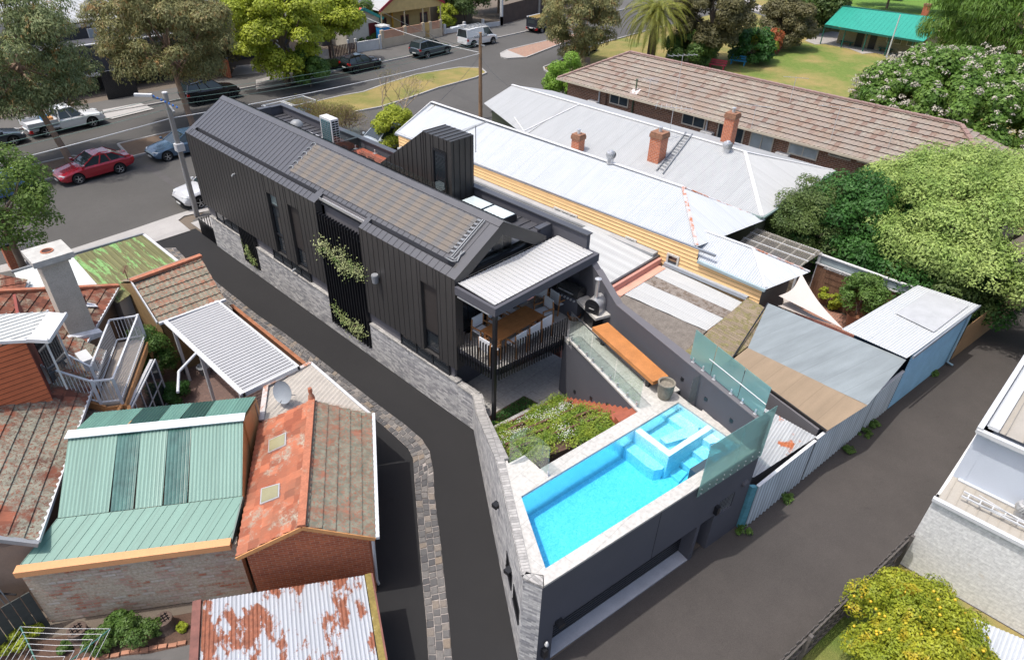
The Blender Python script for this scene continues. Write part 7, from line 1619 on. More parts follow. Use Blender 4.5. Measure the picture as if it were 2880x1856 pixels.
 for sx in (-1, 1):
  for sy in (-1, 1):
   c = (sx * wb / 2 + xo, sy * (W / 2 - .12), R_)
   a = MB(); a.lathe((c[0], sy * (W / 2 - .13), R_ + .02), [(.001, .128), (R_ + .07, .135), (R_ + .07, 0)], 20, ax=(0, sy, 0)); a.obj('wheel_arch', m_dark, t, True)
   a = MB(); a.lathe(c, [(R_ * .6, -.1), (R_ * .96, -.11), (R_, -.08), (R_, .10), (R_ * .95, .145), (R_ * .66, .15)], 22, ax=(0, sy, 0)); wv = a.obj('wheel', m_tyre, t, True, smooth=True)
   a = MB(); a.lathe(c, [(R_ * .66, .14), (R_ * .62, .12), (R_ * .58, .09)], 20, ax=(0, sy, 0)); a.lathe(c, [(R_ * .6, .085), (.001, .085)], 16, ax=(0, sy, 0), m=1); a.lathe(c, [(.07, .13), (.001, .14)], 10, ax=(0, sy, 0))
   for k in range(5):
    an = 2 * math.pi * k / 5 + .3; u = Vector((math.cos(an), 0, math.sin(an))); a.bar(Vector(c) + Vector((0, sy * .12, 0)) + u * .04, Vector(c) + Vector((0, sy * .125, 0)) + u * R_ * .62, .055, .03, up=(0, 1, 0))
   a.obj('rim', [rim or m_rim, m_dark], wv, True)
 hz = {'sedan': .62, 'hatch': .64, 'suv': .78, 'van': .8, 'ute': .8}[kind]; tz = {'sedan': .78, 'hatch': .85, 'suv': .9, 'van': .85, 'ute': .5}[kind]
 for sy in (-1, 1):
  a = MB(); a.hexa([(L / 2 - .16, sy * W * .30), (L / 2 - .05, sy * W * .27), (L / 2 - .20, sy * W * .455), (L / 2 - .40, sy * W * .47)], hz - .08, hz + .07); a.obj('headlight', m_lamp, t, True, bevel=.02)
  a = MB(); a.hexa([(-L / 2 - .0, sy * W * .30), (-L / 2 + .07, sy * W * .30), (-L / 2 + .22, sy * W * .485), (-L / 2 + .04, sy * W * .46)], tz - .1, tz + .12); a.obj('tail_light', m_tail, t, True, bevel=.02)
  a = MB(); a.box((L * .17, sy * W * .5, .98 * k_ if kind != 'suv' else 1.08), (L * .17 + .14, sy * (W * .5 + .17), (.98 * k_ if kind != 'suv' else 1.08) + .13)); a.obj('wing_mirror', col, t, True, bevel=.03)
 a = MB(); a.box((-L / 2 - .02, -.26, .55), (-L / 2 + .02, .26, .66)); a.obj('number_plate', m_plate, t, True)
 a = MB(); a.box((L / 2 - .03, -.4, .40), (L / 2 + .008, .4, .52)); a.obj('grille', m_black, t, True); a = MB(); a.box((L / 2 - .03, -.24, .30), (L / 2 + .02, .24, .39)); a.obj('number_plate', m_plate, t, True)
 for e in extras: e(t, L, W, z1, xs)
 return t
def contact(pa, pb, W):                     # near-side wheel contacts (rear, front) -> pose
 a, b = p(*pa), p(*pb); d = (b - a); rz = math.atan2(d.y, d.x); mid = (a + b) / 2; n = Vector((-math.sin(rz), math.cos(rz), 0)); n = n if n.dot(mid) > 0 else -n
 return tuple(mid + n * (W / 2 - .12))[:2] + (.0,), rz, d.length
def racks(t, L, W, z1, xs):
 for f in (.3, .5): mb = MB(); mb.bar((xs(f), -W * .36, z1 + .14), (xs(f), W * .36, z1 + .14), .05); mb.bar((xs(f), -W * .36, z1), (xs(f), -W * .36, z1 + .14), .04); mb.bar((xs(f), W * .36, z1), (xs(f), W * .36, z1 + .14), .04); mb.obj('roof_rack', m_steel, t, True)
def rails_(t, L, W, z1, xs):
 for s in (-1, 1): mb = MB(); mb.bar((xs(.12), s * W * .34, z1 + .08), (xs(.48), s * W * .34, z1 + .08), .04); mb.obj('roof_rail', m_black, t, True)
def sunroof(t, L, W, z1, xs): mb = MB(); mb.box((xs(.3), -W * .27, z1 + .045), (xs(.46), W * .27, z1 + .056)); mb.obj('sunroof', m_cgl, t, True)
def vanrack(t, L, W, z1, xs):
 mb = MB()
 for s in (-1, -.3, .3, 1): mb.bar((xs(.05), s * W * .36, z1 + .16), (xs(.66), s * W * .36, z1 + .16), .05)
 for k in range(6): mb.bar((xs(.06 + k * .115), -W * .37, z1 + .18), (xs(.06 + k * .115), W * .37, z1 + .18), .05);
 mb.obj('roof_rack', m_grey, t, True); mb = MB(); mb.bar((xs(-.06), W * .2, z1 + .3), (xs(.2), W * .2, z1 + .26), .25, .12); mb.obj('ladder_tube', m_white, t, True)
def tray(t, L, W, z1, xs):
 mb = MB(); mb.box((xs(0), -W / 2, .78), (xs(.385), W / 2, .84));
 for a, b in (((xs(0), -W / 2), (xs(.385), -W / 2 + .04)), ((xs(0), W / 2 - .04), (xs(.385), W / 2)), ((xs(0), -W / 2 + .041), (xs(0) + .04, W / 2 - .041))): mb.box((a[0], a[1], .841), (b[0], b[1], 1.1))
 mb.obj('tray', m_gutw, t, True)
 mb = MB()
 for s in (-1, 1): mb.bar((xs(.38), s * W * .46, .84), (xs(.38), s * W * .46, 1.75), .06)
 mb.bar((xs(.38), -W * .46, 1.75), (xs(.38), W * .46, 1.75), .06); mb.obj('headboard', m_grey, t, True)
def load1(t, L, W, z1, xs):
 mb = MB(); mb.box((xs(.25), .1, .841), (xs(.34), .6, 1.15)); mb.obj('toolbox', M('blue_plastic', (.03, .22, .45), .5), t, True); mb = MB(); mb.box((xs(.26), -.6, .841), (xs(.35), -.05, 1.2)); mb.obj('crate', m_orange, t, True)
def frame2(t, L, W, z1, xs):
 mb = MB()
 for s in (-1, 1): mb.bar((xs(.02), s * W * .46, 1.95), (xs(.72), s * W * .46, 1.95), .06); mb.bar((xs(.02), s * W * .46, .84), (xs(.02), s * W * .46, 1.95), .06)
 for f in (.02, .38, .42, .70): mb.bar((xs(f), -W * .46, 1.97), (xs(f), W * .46, 1.97), .06)
 mb.obj('ladder_rack', m_gutw, t, True); mb = MB(); mb.box((xs(.08), -.7, .841), (xs(.36), .7, 1.3)); mb.obj('tarpaulin', M('blue_tarp', (.09, .30, .52), .6, 0, .2, 5), t, True, bevel=.06)
def canopy(t, L, W, z1, xs):
 mb = MB(); mb.hexa([(xs(0) + .05, -W * .44), (xs(.39), -W * .44), (xs(.39), W * .44), (xs(0) + .05, W * .44)], .7, 1.62); mb.obj('canopy', paint('navy_black', (.012, .017, .028)), t, True, bevel=.08)
 mb = MB()
 for k in range(4): mb.bar((xs(.04), -.6 + k * .35, 1.78), (xs(.6), -.6 + k * .35, 1.82), .1, .06)
 mb.obj('roof_load', M('yellow_timber', (.55, .36, .10), .7), t, True); mb = MB(); mb.bar((xs(.0), .68, 1.8), (xs(.5), .68, 1.82), .14, .1); mb.obj('white_pipe', m_white, t, True)
 mb = MB(); mb.box((xs(0) + .03, -.5, 1.1), (xs(0) + .052, .5, 1.5)); mb.obj('rear_window', m_cgl, t, True)
def spare(t, L, W, z1, xs): mb = MB(); mb.lathe((xs(0) - .02, 0, 1.0), [(.001, .2), (.3, .2), (.36, .12), (.36, 0)], 20, ax=(-1, 0, 0)); mb.obj('spare_wheel', m_tyre, t, True)
P0, rz0, L0 = contact((0, 1, 1135, 75), (0, 1, 755, 175), 1.8); make_car('red sedan parked along the median under the gum trees', P0, rz0, 4.6, 1.8, L0, 'sedan', paint('metallic_red', (.30, .008, .02)))
q = p(0, 0, 1575, 1505); make_car('blue-grey hatchback parked behind the lamp pole', (q.x + 1.35, q.y + .85, 0), R(181), 4.4, 1.8, 2.65, 'hatch', paint('blue_grey', (.055, .10, .155)))
q = p(0, 1, 1885, 400); make_car('silver-white four wheel drive nosing out behind the black house corner', (q.x + 1.45, q.y + .82, 0), R(180), 4.8, 1.9, 2.9, 'suv', paint('pearl_white', (.55, .56, .58)))
q = p(0, 0, 135, 1360); make_car('dark grey sedan at the far left edge of the street', (q.x - 1.35, q.y + .8, 0), R(2), 4.6, 1.8, 2.7, 'sedan', paint('dark_grey_paint', (.04, .05, .06)))
q = p(0, 0, 440, 1275); make_car('white flat-tray ute behind the gum tree trunk', (q.x + 1.6, q.y + .8, 0), R(3), 5.3, 1.85, 3.2, 'ute', paint('gloss_white', (.72, .73, .73)), 'ute', extras=(tray, load1), name='tray_ute')
P0, rz0, L0 = contact((0, 0, 1875, 985), (0, 0, 2165, 925), 1.85); make_car('black boxy four wheel drive under the gum tree', P0, rz0, 4.7, 1.85, 2.9, 'suv', paint('gloss_black', (.008, .009, .010)), rim=m_black, H=1.8, extras=(spare,))
P0, rz0, L0 = contact((1, 0, 930, 690), (1, 0, 1130, 645), 1.75); make_car('black compact wagon parked at the far kerb by the grass island', P0, rz0, 4.2, 1.75, L0, 'suv', paint('gloss_black', (.01, .012, .014)), rim=m_black, H=1.52, extras=(sunroof, rails_))
P0, rz0, L0 = contact((1, 0, 1590, 552), (1, 0, 1775, 510), 1.9); make_car('dark blue-grey four wheel drive parked by the cream wall', P0, rz0, 4.85, 1.9, 2.93, 'suv', paint('slate_blue', (.05, .068, .082)), extras=(sunroof, rails_))
P0, rz0, L0 = contact((1, 0, 2020, 450), (1, 0, 2212, 412), 1.9); make_car('white van with a roof rack parked across the street', P0, rz0, 4.9, 1.9, 3.0, 'van', paint('gloss_white', (.72, .73, .73)), 'van', extras=(vanrack,), name='parked_van')
q = p(2, 0, 268, 310); make_car('dark navy ute with a canopy and yellow roof load beside the brown fence', (q.x + 1.5, q.y + .9, 0), R(5), 5.2, 1.85, 3.1, 'ute', paint('navy_black', (.012, .017, .028)), 'ute', extras=(canopy,), name='canopy_ute')
q = p(2, 0, 640, 535); make_car('dark car with red tail lights half hidden behind the tree trunk by the brick island', (q.x + 2.0, q.y + 1.0, 0), R(20), 4.2, 1.75, 2.6, 'suv', paint('black_red', (.05, .008, .01)), H=1.5)
q = p(0, 1, 245, 295); make_car('blue hatchback partly hidden by the leafy tree at the left edge', (q.x - 1.2, q.y + .8, 0), R(181), 4.1, 1.75, 2.55, 'hatch', paint('sky_blue', (.06, .14, .28)))
q = p(1, 0, 150, 1060, 1.6); make_car('white ute with a ladder rack and blue tarpaulin beyond the black house roof', (q.x + 1.0, q.y + .3, 0), R(183), 5.2, 1.8, 3.1, 'ute', paint('gloss_white', (.72, .73, .73)), 'ute', extras=(tray, frame2), name='tray_ute')
q = p(1, 0, 1130, 1205, 1.6); make_car('silver four wheel drive with roof racks parked in front of the neighbouring houses', (q.x + .4, q.y, 0), R(180), 4.7, 1.85, 2.8, 'suv', paint('silver', (.38, .42, .46)), extras=(racks, sunroof))
# ------------------------------------------------------------------ houses across the street
def ypl(i, j, x, y, Y): return pv(i, j, x, y, (0, Y), (1, Y))
t = thing('charcoal_house', 'dark charcoal two-storey house with a white roof seen between the gum trees', 'house', (20, 68, 0))
a, b = ypl(0, 0, 860, 425, 66.5), ypl(0, 0, 1400, 600, 66.5); mb = MB(); mb.box((a.x - 6, 66.5, b.z), (b.x + 3, 72, a.z)); mb.obj('balcony_wall', M('charcoal_front', (.05, .052, .062), .8), t)
mb = MB(); mb.box((a.x - 6, 66.45, a.z + .001), (b.x + 3, 66.7, a.z + .1)); mb.box((a.x - 6, 66.3, b.z - .25), (b.x + 3, 67, b.z - .002)); mb.obj('white_edge', m_white, t)
mb = MB(); mb.box((a.x - 10, 69.5, 0), (b.x + 3, 80, a.z + .9)); mb.box((a.x - 6, 68, 0), (b.x + 3, 69.4, b.z - .3)); mb.obj('wall', M('charcoal_wall2', (.035, .036, .04), .8), t)
for x in (a.x + .8, a.x + 2.2): window(t, (x, 69.48), (x + 1.1, 69.48), a.z - .6, a.z + .75, 1, 1, .08, m_white, M('pale_blind', (.3, .34, .36), .4))
r1, r2 = p(0, 0, 820, 178, a.z + 1.2), p(0, 0, 1220, 35, a.z + 1.2); mb = MB(); sheet(mb, [(a.x - 4, r1.y, a.z + 1.0), (b.x + 4, r1.y, a.z + 1.0), (b.x + 4, r1.y + 16, a.z + 1.5), (a.x - 4, r1.y + 16, a.z + 1.5)], 'seam', down=(0, -1, 0), pitch=.5, rib=.06); mb.obj('roof', m_wcorr, t)
q = p(0, 0, 910, 130, a.z + 1.3); tt = thing('air_conditioner', 'large white air conditioner on the charcoal house roof', 'air conditioner', tuple(q)); mb = MB(); mb.box((-.65, 0, .1), (.65, .6, 1.55)); mb.obj('casing', m_white, tt, True, bevel=.03); mb = MB(); mb.lathe((-.1, -.001, .95), [(.42, 0), (.4, .02), (.001, .02)], 20, ax=(0, -1, 0)); mb.obj('fan_grille', m_grey, tt, True); mb = MB(); mb.box((-.6, .05, 0), (.6, .5, .099)); mb.obj('feet', m_grey, tt, True)
t = thing('dark_gate', 'tall black slatted gate across the driveway', 'gate', (19, 64, 0)); g0, g1 = p(0, 0, 1010, 940), p(0, 0, 1300, 890); mb = MB()
for k in range(30): x = g0.x + (g1.x - g0.x) * k / 30; mb.box((x, 64.0, .05), (x + .08, 64.04, 2.3))
mb.obj('slats', m_black, t); mb = MB(); mb.box((g0.x, 64.05, .3), (g1.x, 64.1, .4)); mb.box((g0.x, 64.05, 2.0), (g1.x, 64.1, 2.1)); mb.obj('rail', M('rust_rail', (.3, .12, .04), .6), t)
t = thing('black_picket_fence', 'black picket fence behind the white tray ute', 'fence', (10, 64, 0)); mb = MB()
for k in range(90): x = -8 + k * .26; mb.box((x, 64.2, 0), (x + .1, 64.23, 1.3))
mb.obj('pickets', m_black, t); mb = MB(); mb.box((-8, 64.24, .3), (15.4, 64.28, .38)); mb.box((-8, 64.24, 1.0), (15.4, 64.28, 1.08)); mb.obj('rails', m_black, t)
def simple_house(lab, x0, x1, y0, y1, h, wm, rm=None, rh=0, wins=(), front='gable', cat='house', wfr=None):
 t = thing('street_house', lab, cat, ((x0 + x1) / 2, y0, 0)); mb = MB(); mb.box((x0, y0, 0), (x1, y1, h))
 if front == 'gable' and rh: mb.face([(x0, y0, h), (x1, y0, h), ((x0 + x1) / 2, y0, h + rh)])
 mb.obj('wall', wm, t)
 if rm:
  m_ = MB(); xm = (x0 + x1) / 2; o = .35
  if rh: sheet(m_, [(x0 - o, y0 - o, h - .1), (xm, y0 - o, h + rh + .05), (xm, y1, h + rh + .05), (x0 - o, y1, h - .1)], 'seam', pitch=.5); sheet(m_, [(x1 + o, y0 - o, h - .1), (xm, y0 - o, h + rh + .05), (xm, y1, h + rh + .05), (x1 + o, y1, h - .1)], 'seam', pitch=.5)
  else: m_.box((x0 - .2, y0 - .2, h + .001), (x1 + .2, y1, h + .2))
  m_.obj('roof', rm, t)
 for (wx0, wx1, wz0, wz1, nx) in wins: window(t, (wx0, y0 - .002), (wx1, y0 - .002), wz0, wz1, nx, 2, .07, wfr or m_white, m_wglass)
 return t
a, b = ypl(0, 0, 1900, 60, 70), ypl(0, 0, 2390, 300, 70)
simple_house('charcoal house with tall white-framed windows behind the leafy trees', a.x - 5, b.x + 3.5, 70, 80, a.z + 3, M('charcoal_front'), M('charcoal_wall2'), 0, ((a.x + 1.6, a.x + 4.8, 3.6, 6.2, 3), (a.x - 3, a.x - 1, 3.6, 6.2, 2)))
t = thing('white_blade_walls', 'white blade walls and balcony of the modern house behind the street trees', 'wall', (30, 69, 0))
for (i, j, x, w) in ((0, 0, 1940, .5), (0, 0, 2370, .35), (1, 0, 115, .3)): q = ypl(i, j, x, 100, 69.6); mb = MB(); mb.box((q.x - w, 68.6, .3), (q.x + w, 69.9, q.z + 1)); mb.obj('blade', m_white, t)
a, b = ypl(1, 0, 470, 165, 72), ypl(1, 0, 800, 100, 72)
simple_house('pale rendered house with a dark pillar left of the red cottage', a.x, b.x + 1, 72, 82, 9, M('pale_render', (.5, .5, .49), .8), M('charcoal_wall2'), 0, ((a.x + 1.6, a.x + 2.8, a.z + .6, a.z + 3.5, 1), (b.x - 1.8, b.x - .2, a.z + .5, a.z + 2.2, 2)))
t = thing('dark_pillar', 'dark grey blade pillar between the pale house and the red cottage', 'pillar', (a.x + 4, 70, 0)); q = ypl(1, 0, 640, 150, 70); mb = MB(); mb.box((q.x - .7, 70, 0), (q.x + .5, 71.9, 9)); mb.obj('pillar', M('charcoal_front'), t)
Y_ = 67.0; e0, pk, e1 = ypl(1, 0, 830, 180, Y_), ypl(1, 0, 965, 85, Y_), ypl(1, 0, 1155, 195, Y_)
cot = simple_house('small cottage with a bright red roof and teal-edged gable', e0.x, e1.x, Y_, Y_ + 10, (e0.z + e1.z) / 2, M('cream_cottage', (.50, .47, .40), .8), M('bright_red_roof', (.55, .075, .065), .5), pk.z - (e0.z + e1.z) / 2)
hh = (e0.z + e1.z) / 2; mb = MB(); xm = (e0.x + e1.x) / 2; o = .36
mb.bar((e0.x - .3, Y_ - o, hh - .1), (xm, Y_ - o, pk.z), .06, .3); mb.bar((xm, Y_ - o, pk.z), (e1.x + .3, Y_ - o, hh - .1), .06, .3); mb.box((e1.x - .1, Y_ - .3, 0), (e1.x + .05, Y_ - .1, hh)); mb.obj('teal_trim', M('teal_trim', (.02, .22, .20), .6), cot)
mb = MB(); mb.box((e1.x - 1.6, Y_ - .02, .1), (e1.x - .4, Y_ + .05, 2.3)); mb.obj('door', M('maroon_door', (.12, .015, .015), .5), cot)
Y2 = 68.5; g0, g1 = ypl(1, 0, 1155, 95, Y2 - 2), ypl(1, 0, 1735, 75, Y2 - 2); pkx = (g0.x + g1.x) / 2
yh = simple_house('yellow weatherboard house with a red-trimmed gable and verandah', g0.x + .3, g1.x - .3, Y2, Y2 + 9, g0.z, M('yellow_front', (.50, .36, .15), .8), m_wcorr, 2.6)
mb = MB(); mb.face([(g0.x, Y2 - 1.99, g0.z - .1), (g1.x, Y2 - 1.99, g0.z - .1), (pkx, Y2 - 1.99, g0.z + 2.6)]); mb.box((g0.x, Y2 - 2.0, g0.z - .45), (g1.x, Y2 - 1.8, g0.z - .101)); mb.obj('gable_front', M('yellow_front'), yh)
mb = MB(); sheet(mb, [(g0.x - .2, Y2 - 2.2, g0.z - .1), (pkx, Y2 - 2.2, g0.z + 2.68), (pkx, Y2, g0.z + 2.68), (g0.x - .2, Y2, g0.z - .1)], 'flat'); sheet(mb, [(g1.x + .2, Y2 - 2.2, g0.z - .1), (pkx, Y2 - 2.2, g0.z + 2.68), (pkx, Y2, g0.z + 2.68), (g1.x + .2, Y2, g0.z - .1)], 'flat'); mb.obj('verandah_roof', m_wcorr, yh)
mb = MB(); mb.bar((g0.x - .25, Y2 - 2.24, g0.z - .15), (pkx, Y2 - 2.24, g0.z + 2.62), .06, .28); mb.bar((pkx, Y2 - 2.24, g0.z + 2.62), (g1.x + .25, Y2 - 2.24, g0.z - .15), .06, .28); mb.obj('red_bargeboard', M('deep_red_trim', (.28, .02, .03), .6), yh)
for f in (.02, .38, .68, .98): x = g0.x + (g1.x - g0.x) * f; mb = MB(); mb.bar((x, Y2 - 1.9, 0), (x, Y2 - 1.9, g0.z - .45), .12); mb.obj('verandah_post', M('cream_board', (.55, .45, .28)), yh)
for f in (.12, .48, .8): x = g0.x + (g1.x - g0.x) * f; window(yh, (x, Y2 - .002), (x + 1.2, Y2 - .002), .6, 2.3, 1, 1, .12, M('maroon_frame', (.12, .02, .02), .6), m_wglass)
t = thing('cream_wall', 'cream rendered front wall with salmon slatted panels and a yellow gate', 'wall', (52, 64.7, 0)); w0, w1 = p(1, 0, 1180, 460), p(1, 0, 1740, 345); A, B = Vector((w0.x, w0.y, 0)), Vector((w1.x, w1.y, 0))
m_cr = M('cream_render', (.46, .38, .28), .85, 0, .08, 1); mb = MB(); mb.wall(tuple(A[:2]), tuple(B[:2]), 0, 1.0, .22)
for s in (0, .36, .66, .78, .97):
 q, q2 = A.lerp(B, s), A.lerp(B, min(1, s + .04)); mb.wall((q.x - .0, q.y - .03), (q2.x, q2.y - .03), 0, 1.9, .3)
mb.obj('wall', m_cr, t)
for s0, s1 in ((.045, .355), (.405, .655), (.825, .965)):
 mb = MB(); n = int(30 * (s1 - s0) / .3)
 for k in range(n): q = A.lerp(B, s0 + (s1 - s0) * k / n); mb.box((q.x, q.y + .08, 1.0), (q.x + .08, q.y + .11, 1.75))
 q, q2 = A.lerp(B, s0), A.lerp(B, s1); mb.bar((q.x, q.y + .1, 1.78), (q2.x, q2.y + .1, 1.78), .1, .06); mb.obj('slat_panel', M('salmon_slats', (.50, .28, .18), .8), t)
mb = MB(); q, q2 = A.lerp(B, .705), A.lerp(B, .775); mb.wall(tuple(q[:2]), tuple(q2[:2]), .05, 1.85, .05); mb.obj('gate', M('ochre_gate', (.5, .33, .12), .7), t)
t = thing('cottage_wall', 'low white rendered wall with a stepped top in front of the red cottage', 'wall', (45.5, 64.8, 0)); w0, w1 = p(1, 0, 940, 502), p(1, 0, 1175, 462); mb = MB(); mb.wall(tuple(w0[:2]), tuple(w1[:2]), 0, 1.1, .2)
for f in (0, .95): q = w0.lerp(w1, f); mb.box((q.x - .12, q.y - .12, 0), (q.x + .12, q.y + .1, 1.5))
q = w0 + Vector((-.9, .1, 0)); mb.box((q.x - .1, q.y - .1, 0), (q.x + .1, q.y + .1, 1.5)); mb.obj('wall', M('pale_render'), t)
t = thing('white_picket_fence', 'short brown and white picket fence under the yellow-green tree', 'fence', (40, 64.5, 0)); mb = MB()
for k in range(16): mb.box((37.7 + k * .16, 64.5, 0), (37.8 + k * .16, 64.53, 1.0))
mb.obj('white_pickets', m_white, t); mb = MB()
for k in range(18): mb.box((40.4 + k * .19, 64.5, 0), (40.52 + k * .19, 64.53, 1.2))
for x in (37.4, 40.25): mb.box((x, 64.4, 0), (x + .15, 64.55, 1.35))
mb.obj('brown_pickets', M('dark_brown_fence', (.08, .04, .03), .8), t)
t = thing('red_brick_wall', 'dark red brick side wall beside the driveway', 'wall', (32, 66, 0)); q = p(0, 0, 2140, 740); mb = MB(); mb.wall((q.x, q.y), (q.x + 1.2, q.y + 9), 0, 1.6, .25); mb.obj('wall', m_redbrick, t)
t = thing('right_front_wall', 'low white front wall with tall posts behind the white van', 'wall', (62, 66, 0)); w0, w1 = p(1, 0, 1760, 320), p(1, 0, 2290, 245); mb = MB(); mb.wall(tuple(w0[:2]), tuple(w1[:2]), 0, .55, .2)
for f in (0, .33, .66, 1): q = w0.lerp(w1, f); mb.box((q.x - .15, q.y - .15, 0), (q.x + .15, q.y + .1, 1.1))
mb.obj('wall', M('pale_render'), t); mb = MB(); q = w1; mb.bar((q.x, q.y, 0), (q.x, q.y, 5.2), .3); mb.obj('tall_post', m_white, t)
simple_house('brown and grey house behind the round tree', 58.8, 66, 70, 80, 4.2, M('dull_brown', (.18, .14, .10), .8), M('terracotta_roof_far', (.22, .07, .05), .8), 1.5)
t = thing('brown_board_fence', 'long tall dark brown board fence at the far footpath', 'fence', (75, 66.5, 0)); w0, w1 = p(1, 0, 2300, 235), p(2, 0, 1000, 60); w1 = Vector((92, 71.5, 0)); mb = MB(); n = 60
for k in range(n): a, b = w0.lerp(w1, k / n), w0.lerp(w1, (k + .97) / n); mb.wall(tuple(a[:2]), tuple(b[:2]), 0, 2.3, .04)
mb.obj('boards', M('dark_brown_board', (.075, .05, .04), .85, 0, .15, 2), t)
t = thing('portable_toilet', 'blue portable toilet behind the cream wall', 'portable toilet', (50, 66, 0)); q = p(1, 0, 1200, 330, 1.2); mb = MB(); mb.box((q.x - .55, q.y - .3, 0), (q.x + .55, q.y + .8, 2.05)); mb.obj('cabin', M('bright_blue', (.01, .20, .48), .5), t, bevel=.04); mb = MB(); mb.box((q.x - .6, q.y - .35, 2.051), (q.x + .6, q.y + .85, 2.2)); mb.obj('roof', m_white, t, bevel=.05); mb = MB(); mb.box((q.x - .3, q.y - .32, .3), (q.x + .3, q.y - .301, 1.85)); mb.obj('door', M('mid_blue', (.02, .27, .55), .5), t)
t = thing('far_pole', 'white and yellow service pole in front of the yellow house', 'power pole', (51, 65.5, 0)); q = p(1, 0, 1280, 280, 1.0); mb = MB(); zt = up(q.x, q.y, 1, 0, 30); mb.tube([(q.x, q.y, 0), (q.x, q.y, 3.2)], .12, 8); mb.obj('yellow_guard', M('yellow_guard', (.6, .33, .03), .6), t); mb = MB(); mb.tube([(q.x, q.y, 3.2), (q.x, q.y, zt)], .11, 8); mb.obj('shaft', m_gutw, t)
t = thing('far_pole', 'grey concrete pole left of the red cottage', 'power pole', (44, 66, 0)); q = ypl(1, 0, 835, 160, 66); mb = MB(); mb.tube([(q.x, 66, 0), (q.x, 66, 12)], .16, 8); mb.obj('shaft', m_cpole, t)
t = thing('far_pole', 'grey pole standing before the brown board fence', 'power pole', (77, 66, 0)); q = p(2, 0, 248, 135); mb = MB(); mb.tube([(q.x, q.y, 0), (q.x, q.y, 9)], .2, 8); mb.obj('shaft', m_cpole, t)
t = thing('white_sacks', 'white sacks heaped by the tree', 'sack', (36, 62, 0)); q = p(1, 0, 410, 600); mb = MB(); mb.blob((q.x, q.y, .2), (.8, .5, .3), 1, .4, 8); mb.obj('sack', m_white, t, smooth=True)
# ------------------------------------------------------------------ park pavilion
t = thing('pavilion', 'long low clubhouse pavilion with a bright green roof and cream brick walls', 'pavilion', (91, 27, 0))
pf, pz0, pr, pz1 = 90.0, 2.15, 94.2, 3.85; ya, yb = 33.0, 20.5
m_pg = M('jade_roof', (.02, .27, .20), .5, 0, .05, 1, .05); rl, rr = p(3, 0, 700, 60, pz1), p(3, 0, 1700, 192, pz1); el, er = p(3, 0, 530, 242, pz0), p(3, 0, 1450, 393, pz0)
mb = MB(); sheet(mb, [rl, rr, er, el], 'seam', pitch=.5, rib=.02); mb.obj('roof', m_pg, t)
mb = MB(); edge(mb, el, er, .15, .2, -.05); edge(mb, rl, el, .1, .2, -.05); edge(mb, rl, rr, .3, .08, .05); mb.obj('fascia', M('dark_jade', (.01, .10, .075), .5), t)
m_cb = Mbrick('cream_brick', (.42, .35, .21), (.36, .30, .18), (.30, .26, .17), .5, .2, .02); wy0 = el.y - 1.1; wy1 = er.y + .3; wx = pf + 2.0
mb = MB(); mb.box((wx, wy1, 0), (wx + 5, wy0, 2.3)); mb.obj('wall', m_cb, t)
for f0, f1, z0 in ((.22, .31, .05), (.38, .46, .05)): mb = MB(); y0, y1 = wy0 + (wy1 - wy0) * f0, wy0 + (wy1 - wy0) * f1; mb.box((wx - .03, y1, z0), (wx + .02, y0, 2.2)); mb.obj('door', m_black, t)
for f0, f1 in ((.57, .74), (.80, .99)): y0, y1 = wy0 + (wy1 - wy0) * f0, wy0 + (wy1 - wy0) * f1; window(t, (wx - .01, y0), (wx - .01, y1), 1.05, 1.95, 2, 1, .08, M('cream_frame'), m_wglass)
for k in range(5): f = k / 4.4; q = el.lerp(er, f); mb = MB(); mb.bar((q.x + .15, q.y, 0), (q.x + .15, q.y, pz0 - .1), .1); mb.obj('post', M('dark_jade'), t)
for f in (.05, .52, .8): y = wy0 + (wy1 - wy0) * f; mb = MB(); mb.box((wx - .6, y - 1.6, .42), (wx - .15, y, .48)); mb.box((wx - .5, y - .3, 0), (wx - .25, y - .2, .42)); mb.box((wx - .5, y - 1.4, 0), (wx - .25, y - 1.3, .42)); tt = thing('pavilion_bench', ['left', 'middle', 'right'][int(f * 2.6)] + ' green wall bench under the pavilion roof', 'bench', (wx - .4, y, 0)); mb.obj('seat', M('dark_jade'), tt)
mb = MB(); mb.hexa([tuple(v[:2]) for v in px(3, 0, [(345, 385), (440, 422), (530, 415), (760, 460), (880, 508), (1000, 500), (1330, 560), (1400, 420), (600, 300), (480, 320)])], .0, .05); setp(mb.obj('pavilion_slab', M('worn_concrete')), kind='structure')
t = thing('brick_chimney', 'small red brick chimney behind the pavilion roof', 'chimney', (95, 23.5, 0)); q = p(3, 0, 1450, 160, 3.4); mb = MB(); mb.box((q.x, q.y - .35, 0), (q.x + .6, q.y + .35, 4.6)); mb.obj('shaft', m_redbrick, t); mb = MB(); mb.box((q.x - .05, q.y - .4, 4.6), (q.x + .65, q.y + .4, 4.8)); mb.obj('cap', M('sooty_brick'), t)
q = p(3, 0, 1105, 540); t = thing('flagpole', 'white flagpole on the lawn in front of the pavilion', 'flagpole', tuple(q)); mb = MB(); mb.tube([(0, 0, 0), (0, 0, up(q.x, q.y, 3, 0, 140))], [.09, .06], 8); mb.obj('pole', m_white, t, True); mb = MB(); mb.lathe((0, 0, 0), [(.2, 0), (.2, .1), (.1, .15)], 10); mb.obj('base', m_grey, t, True)
